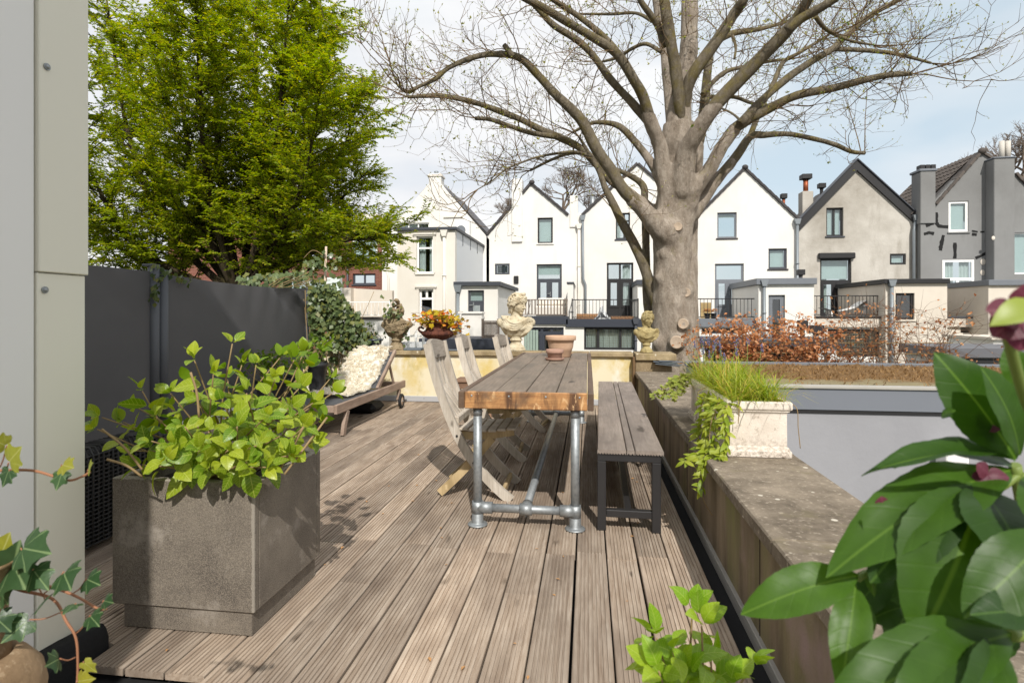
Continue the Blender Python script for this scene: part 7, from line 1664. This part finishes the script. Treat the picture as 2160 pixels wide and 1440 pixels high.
cv = thing('trailing_vine', 'small round leaved ivy spilling left from far end of trough', 'vine', (.66, 4.3, .7)); cm = leaf_mat('light_ivy', S(120, 134, 52), S(160, 166, 76), .3, .45, island=False); cme = [ivy_mesh('light_ivy_leaf', cm, .2)]
b = MB()
for j in range(7):
    p = Vector((.76, 4.1 + .03 * j, .745)); q = Vector((.45 + .03 * j, 4.05 + rr.gauss(0, .06), .62 + rr.gauss(0, .02))); cp = catmull([p, (p + q) / 2 + Vector((0, 0, .06)), q], 8); b.tube(cp, .002, 5)
    for c_ in cp[3:]:
        for k in range(2): put_leaf(cv, cme[0], Vector(c_) + Vector((rr.gauss(0, .015), rr.gauss(0, .015), rr.gauss(0, .01))), (rr.gauss(-.4, .5), rr.gauss(-.4, .5), rr.gauss(-.2, .3)), (0, -.6, .8), rr.uniform(.025, .042))
stuff_bw(b, 'stems', stem_m, cv)
# ---------------------------------------------------------------- brown beech hedge behind the neighbour's roof
def hedge(name, label, px0, px1, pyt, Y, seed, nst, nleaf, up=1.0):
    r2 = random.Random(seed); t = thing(name, label, 'hedge', (PY((px0 + px1) / 2, 760, Y).x, Y, GZ), group='beech hedge behind the flat roof'); T = Twigs(); Lp, Ld, Ln_, Ll, Lw = [], [], [], [], []; X0_, X1_ = PY(px0, 700, Y).x, PY(px1, 700, Y).x
    for i in range(nst):
        x = r2.uniform(X0_, X1_); c_ = 1 - abs((x - (X0_ + X1_) / 2) / ((X1_ - X0_) / 2)) ** 2 * .6; zt = PY((px0 + px1) / 2, pyt, Y).z * (.72 + .28 * c_ * r2.uniform(.4, 1)); p = np.array((x + r2.gauss(0, .1), Y + r2.gauss(0, .12), .1))
        pts, de = crooked(r2, p, (r2.gauss(0, .35), r2.gauss(0, .15), 1), max(.2, zt - .1), 6, .16, .03); T.add(pts, .008, .002)
        for k in range(2, 7):
            for j in range(3):
                q, e = crooked(r2, pts[k], (r2.gauss(0, 1), r2.gauss(0, .6), r2.gauss(.3, .5)), r2.uniform(.1, .32) * up, 4, .2, .03); T.add(q, .003, .001)
                for _ in range(nleaf):
                    if r2.random() < .75: s_ = q[r2.randint(1, 4)]; Lp.append(s_); Ld.append((r2.gauss(0, 1), r2.gauss(0, 1), r2.gauss(-.3, .7))); Ln_.append((r2.gauss(0, 1), r2.gauss(-.5, 1), r2.gauss(.5, 1))); l_ = r2.uniform(.042, .07); Ll.append(l_); Lw.append(l_ * .62)
    b = MB()
    for k in range(3): z = .42 + k * .16; b.tube([(X0_, Y, z), (X1_, Y, z + .01)], .007, 5)
    bw(b, 'wire', stem_m, t)
    o = link('branches', T.mesh('branches', plain('beech_twig', S(104, 78, 58), .9, var=.25)), t); o.matrix_parent_inverse = wmat(t).inverted(); stuff(o)
    o = link('foliage', leaf_cloud('foliage', np.array(Lp), np.array(Ld, float), np.array(Ln_, float), np.array(Ll), np.array(Lw), leaf_mat('dry_beech_leaf', S(186, 124, 80), S(216, 166, 120), .4, .55, c3=S(150, 92, 58)), .12), t); o.matrix_parent_inverse = wmat(t).inverted(); stuff(o)
hedge('beech_hedge', 'dense copper leaved beech hedge left of the white post', 1515, 1715, 660, 9.2, 71, 46, 6)
hedge('beech_hedge', 'sparse twiggy beech with few copper leaves, right behind the roof', 1780, 2010, 630, 9.3, 72, 46, 1, 1.5)
hedge('beech_hedge', 'low thin beech growth linking the two hedges, beside white post', 1690, 1820, 715, 9.25, 73, 16, 2)
# ---------------------------------------------------------------- foreground ivy at bottom left
fi_m = leaf_mat('variegated_ivy', S(48, 74, 44), S(70, 98, 60), .3, .35, S(140, 162, 112), 1.0, .5, island=False, spec=.4, palm=True, va=.8); fi_y = leaf_mat('yellow_ivy', S(160, 156, 60), S(140, 152, 64), .45, .4, S(190, 192, 120), 1.0, .5, island=False, palm=True, va=.6)
def big_ivy(m): 
    half = [(.0, .10), (.10, -.02), (.24, -.08), (.40, .0), (.50, .12), (.42, .24), (.38, .36), (.46, .50), (.44, .60), (.28, .62), (.18, .70), (.08, .88), (.0, 1.0)]; pts = half + [(-x, y) for x, y in half[-2:0:-1]]
    mb = MB(); n = len(pts); inner = [(x * .5, .38 + (y - .38) * .5) for x, y in pts]; z = lambda x, y: -.22 * (y - .35) ** 2 - .35 * x * x + .10 * abs(x) + .02 * math.sin(8 * y + 5 * x)
    mb.v = [(0, .38, 0)] + [(x, y, z(x, y)) for x, y in inner] + [(x, y, z(x, y)) for x, y in pts]; mb.f = [(0, i + 1, (i + 1) % n + 1) for i in range(n)] + [(1 + i, 1 + n + i, 1 + n + (i + 1) % n, 1 + (i + 1) % n) for i in range(n)]; mb.sm = [True] * len(mb.f); return mb.mesh('ivy_leaf', m)
bi = [big_ivy(fi_m), big_ivy(fi_y)]
stand = thing('plant_stand', 'narrow stone pedestal below left edge carrying a round stone pot', 'pedestal', (-.985, .80, .0)); q = MB(); q.lathe([(.16, .003), (.16, .05), (.12, .07), (.10, .12), (.09, .40), (.12, .44), (.14, .46), (.14, .492)], 28); q.build('column', st1, stand)
fp = thing('stone_pot', 'round lichen spotted stone pot at bottom left corner', 'pot', (-.985, .80, .494)); q = MB()
q.lathe([(.05, 0), (.07, .006), (.088, .05), (.092, .08), (.086, .112), (.068, .137), (.05, .15), (.045, .145)], 40); pm_ = m_coping('pot_stone', S(150, 126, 98), S(104, 84, 62), S(178, 158, 130), S(150, 126, 60)); q.build('bowl', pm_, fp)
q = MB(); q.lathe([(.046, .146), (.040, .19), (.042, .26), (.052, .30), (.056, .302), (.050, .29)], 30); q.build('neck', pm_, fp)
fi = thing('ivy', 'trailing variegated ivy with red brown stems at bottom left', 'ivy', (-.95, .82, .7)); b = MB()
stems_ = [[(-60, 1200, .98), (30, 1240, .97), (110, 1262, .96), (140, 1310, .95), (160, 1345, .95), (164, 1400, .95), (162, 1450, .95)], [(-40, 1190, .98), (60, 1222, .97), (150, 1252, .96), (205, 1282, .95), (224, 1284, .94)], [(-60, 990, .96), (0, 992, .96), (70, 992, .95), (140, 1012, .94), (170, 1006, .93), (190, 995, .93)]]
for s_ in stems_: b.tube(catmull([PD(*p) for p in s_], 6), [.0028 - .0012 * i / ((len(s_) - 1) * 6) for i in range((len(s_) - 1) * 6 + 1)], 7)
# leaves: petiole root px, leaf base px, tip px, width factor, yellow?, face turn
LV = [((90, 1255), (44, 1155), (98, 1165), 1.0, 0), ((20, 1215), (70, 1200), (98, 1240), .9, 0), ((30, 1230), (20, 1230), (35, 1150), 1.15, 0), ((88, 1255), (135, 1205), (145, 1240), 1.1, 0), ((155, 1250), (182, 1220), (207, 1232), .95, 0), ((125, 1292), (62, 1306), (5, 1352), .95, 0), ((92, 1255), (98, 1262), (72, 1290), .7, 0), ((125, 1292), (160, 1272), (134, 1292), .8, 0), ((158, 1337), (190, 1297), (206, 1318), .9, 0), ((212, 1280), (218, 1266), (235, 1270), .7, 0), ((160, 1385), (126, 1388), (100, 1402), 1.0, 0), ((166, 1408), (176, 1395), (194, 1410), .6, 1), ((160, 1440), (162, 1436), (194, 1432), .6, 1),
      ((10, 992), (18, 976), (40, 945), 1.2, 1), ((0, 985), (14, 940), (-20, 925), 1.0, 1), ((40, 990), (20, 990), (5, 1022), 1.2, 0), ((110, 1000), (132, 995), (120, 1025), 1.0, 0), ((120, 1000), (130, 980), (152, 985), .9, 1), ((180, 1002), (186, 990), (190, 982), .8, 1), ((-10, 1230), (0, 1250), (30, 1232), 1.3, 0), ((-20, 1270), (-10, 1300), (20, 1330), 1.2, 0), ((5, 1200), (0, 1180), (15, 1130), 1.0, 1), ((20, 1220), (30, 1185), (45, 1235), 1.0, 0)]
for rt, ba, ti, wk, ye in LV:
    p0, p1, p2 = PD(*rt, .955), PD(*ba, .945 - rr.random() * .03), PD(*ti, .93 - rr.random() * .04); b.tube(catmull([p0, (p0 + p1) / 2 + Vector((0, 0, -.004)), p1], 4), .0011, 5)
    ln = (p2 - p1).length * 1.1; put_leaf(fi, bi[ye], p1, p2 - p1, Vector((.35 + rr.gauss(0, .2), -.8, .45)), max(ln, .03), wk * 1.05)
stuff_bw(b, 'stems', plain('ivy_stem', S(150, 104, 76), .7, var=.15), fi)
# ---------------------------------------------------------------- big leaved hellebore at right foreground
flower_pot('plant_pot', 'terracotta pot on the wall coping at right, hidden under big leaves', (.80, .60, .4645), .15, .22, M['terra'], .7)
he = thing('hellebore', 'large leaved dark green hellebore filling the right foreground', 'plant', (.80, .60, .66)); rr = random.Random(90)
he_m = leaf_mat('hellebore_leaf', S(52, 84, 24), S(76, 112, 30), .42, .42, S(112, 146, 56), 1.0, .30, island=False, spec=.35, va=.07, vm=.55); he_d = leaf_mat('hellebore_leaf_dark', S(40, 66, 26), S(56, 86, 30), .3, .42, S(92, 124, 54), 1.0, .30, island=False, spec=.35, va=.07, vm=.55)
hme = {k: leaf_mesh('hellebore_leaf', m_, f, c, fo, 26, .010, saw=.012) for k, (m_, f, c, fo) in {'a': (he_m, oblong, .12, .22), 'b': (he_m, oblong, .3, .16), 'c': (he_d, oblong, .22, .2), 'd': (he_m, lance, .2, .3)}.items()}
HL = [((2142, 968, .60), (1992, 752, .60), 125, 'a', (-.2, -1, .25)), ((2150, 960, .58), (2098, 780, .56), 110, 'a', (.5, -1, .2)), ((2165, 820, .52), (2128, 735, .52), 60, 'a', (-.3, -1, .2)), ((2142, 971, .60), (1850, 938, .56), 70, 'd', (-.1, -.35, 1)), ((2133, 992, .60), (1787, 1105, .53), 140, 'b', (-.2, -.55, .9)),
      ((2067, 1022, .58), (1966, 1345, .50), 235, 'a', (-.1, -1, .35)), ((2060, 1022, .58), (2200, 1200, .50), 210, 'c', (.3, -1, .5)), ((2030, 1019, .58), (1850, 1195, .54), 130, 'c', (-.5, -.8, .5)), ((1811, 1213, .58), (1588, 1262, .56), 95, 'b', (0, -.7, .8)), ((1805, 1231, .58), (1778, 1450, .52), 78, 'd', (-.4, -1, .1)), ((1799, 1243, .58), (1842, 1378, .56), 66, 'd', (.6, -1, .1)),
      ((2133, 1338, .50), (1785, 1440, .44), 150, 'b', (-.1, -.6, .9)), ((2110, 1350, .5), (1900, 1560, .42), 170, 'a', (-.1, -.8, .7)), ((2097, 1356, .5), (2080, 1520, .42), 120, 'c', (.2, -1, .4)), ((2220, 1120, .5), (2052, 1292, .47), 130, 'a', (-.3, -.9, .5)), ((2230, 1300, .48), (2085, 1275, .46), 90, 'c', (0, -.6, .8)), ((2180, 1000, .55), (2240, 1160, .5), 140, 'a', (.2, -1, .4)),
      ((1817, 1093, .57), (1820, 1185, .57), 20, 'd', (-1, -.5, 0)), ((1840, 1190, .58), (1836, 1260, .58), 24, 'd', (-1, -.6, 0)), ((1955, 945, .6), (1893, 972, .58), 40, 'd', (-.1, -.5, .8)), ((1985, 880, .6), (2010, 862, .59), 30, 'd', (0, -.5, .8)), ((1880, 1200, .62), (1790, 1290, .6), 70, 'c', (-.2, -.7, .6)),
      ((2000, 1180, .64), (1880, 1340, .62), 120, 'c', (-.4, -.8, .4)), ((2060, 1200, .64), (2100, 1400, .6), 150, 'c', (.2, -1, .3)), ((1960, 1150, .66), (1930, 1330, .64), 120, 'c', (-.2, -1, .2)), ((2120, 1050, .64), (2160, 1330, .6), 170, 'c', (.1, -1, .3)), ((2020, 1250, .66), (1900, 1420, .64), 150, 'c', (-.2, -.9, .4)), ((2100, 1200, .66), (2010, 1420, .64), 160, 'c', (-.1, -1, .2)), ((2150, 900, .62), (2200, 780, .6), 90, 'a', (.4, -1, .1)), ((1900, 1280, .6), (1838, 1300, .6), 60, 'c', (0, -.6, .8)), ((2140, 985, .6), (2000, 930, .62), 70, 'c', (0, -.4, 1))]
b = MB(); root = Vector((.80, .60, .66))
for (x0, y0, d0), (x1, y1, d1), wpx, kd, up in HL:
    p, q = PD(x0, y0, d0), PD(x1, y1, d1); ln = (q - p).length; wk = (wpx * (d0 + d1) / 2 / FPX) / (ln * (.54 if kd != 'd' else .43)); put_leaf(he, hme[kd], p, q - p, up, ln * 1.02, wk)
for a, b1, c1 in (((2140, 980, .6), (2180, 1150, .62), .006), ((1810, 1220, .58), (1960, 1080, .62), .0035), ((1960, 1080, .62), (2100, 1020, .62), .004), ((2133, 1340, .5), (2230, 1290, .55), .005), ((2060, 1020, .59), (2150, 1000, .6), .004), ((1955, 946, .6), (2010, 925, .6), .0025), ((2120, 690, .42), (2190, 900, .5), .004)):
    p, q = PD(*a), PD(*b1); b.tube(catmull([p, (p + q) / 2 + Vector((0, 0, -.01)), q], 5), c1, 7)
for x, y, d in ((2180, 1150, .62), (2230, 1290, .55), (2190, 900, .5), (2150, 1000, .6)): p = PD(x, y, d); b.tube(catmull([p, (p + root) / 2 + Vector((0, 0, -.02)), root], 5), .005, 7)
stuff_bw(b, 'stems', leaf_mat('hellebore_stem', S(110, 128, 60), S(120, 136, 66), .1), he)
fm_ = leaf_mat('purple_petal', S(96, 40, 58), S(118, 56, 72), .35, .5, S(140, 80, 96), 1.0, .4, island=False); pe = leaf_mesh('petal', fm_, lambda t: .40 * math.sin(math.pi * min(1, t ** .75)) ** .7 + .003, .25, -.3, 8, .01)
for cx, cy, d, r_, n_ in ((2158, 664, .40, 60, 6), (1862, 1078, .58, 28, 5), (2085, 1002, .58, 30, 4), (2075, 895, .6, 26, 4)):
    c0 = PD(cx, cy, d)
    for i in range(n_):
        a = 2 * math.pi * i / n_ + .4; dv = Vector((math.cos(a), -.25, math.sin(a) * .75 - .25)); put_leaf(he, pe, c0, dv, (math.cos(a) * .3, -1, .6), r_ * d / FPX * 1.25, 1.25, 'petal')
br = leaf_mesh('bract', leaf_mat('bract', S(140, 158, 60), S(150, 166, 70), .4, .4, island=False), lance, .3, .2, 6); put_leaf(he, br, PD(2190, 640, .385), PD(2105, 668, .375) - PD(2190, 640, .385), (0, -.8, .6), .036, 1.2, 'bract')
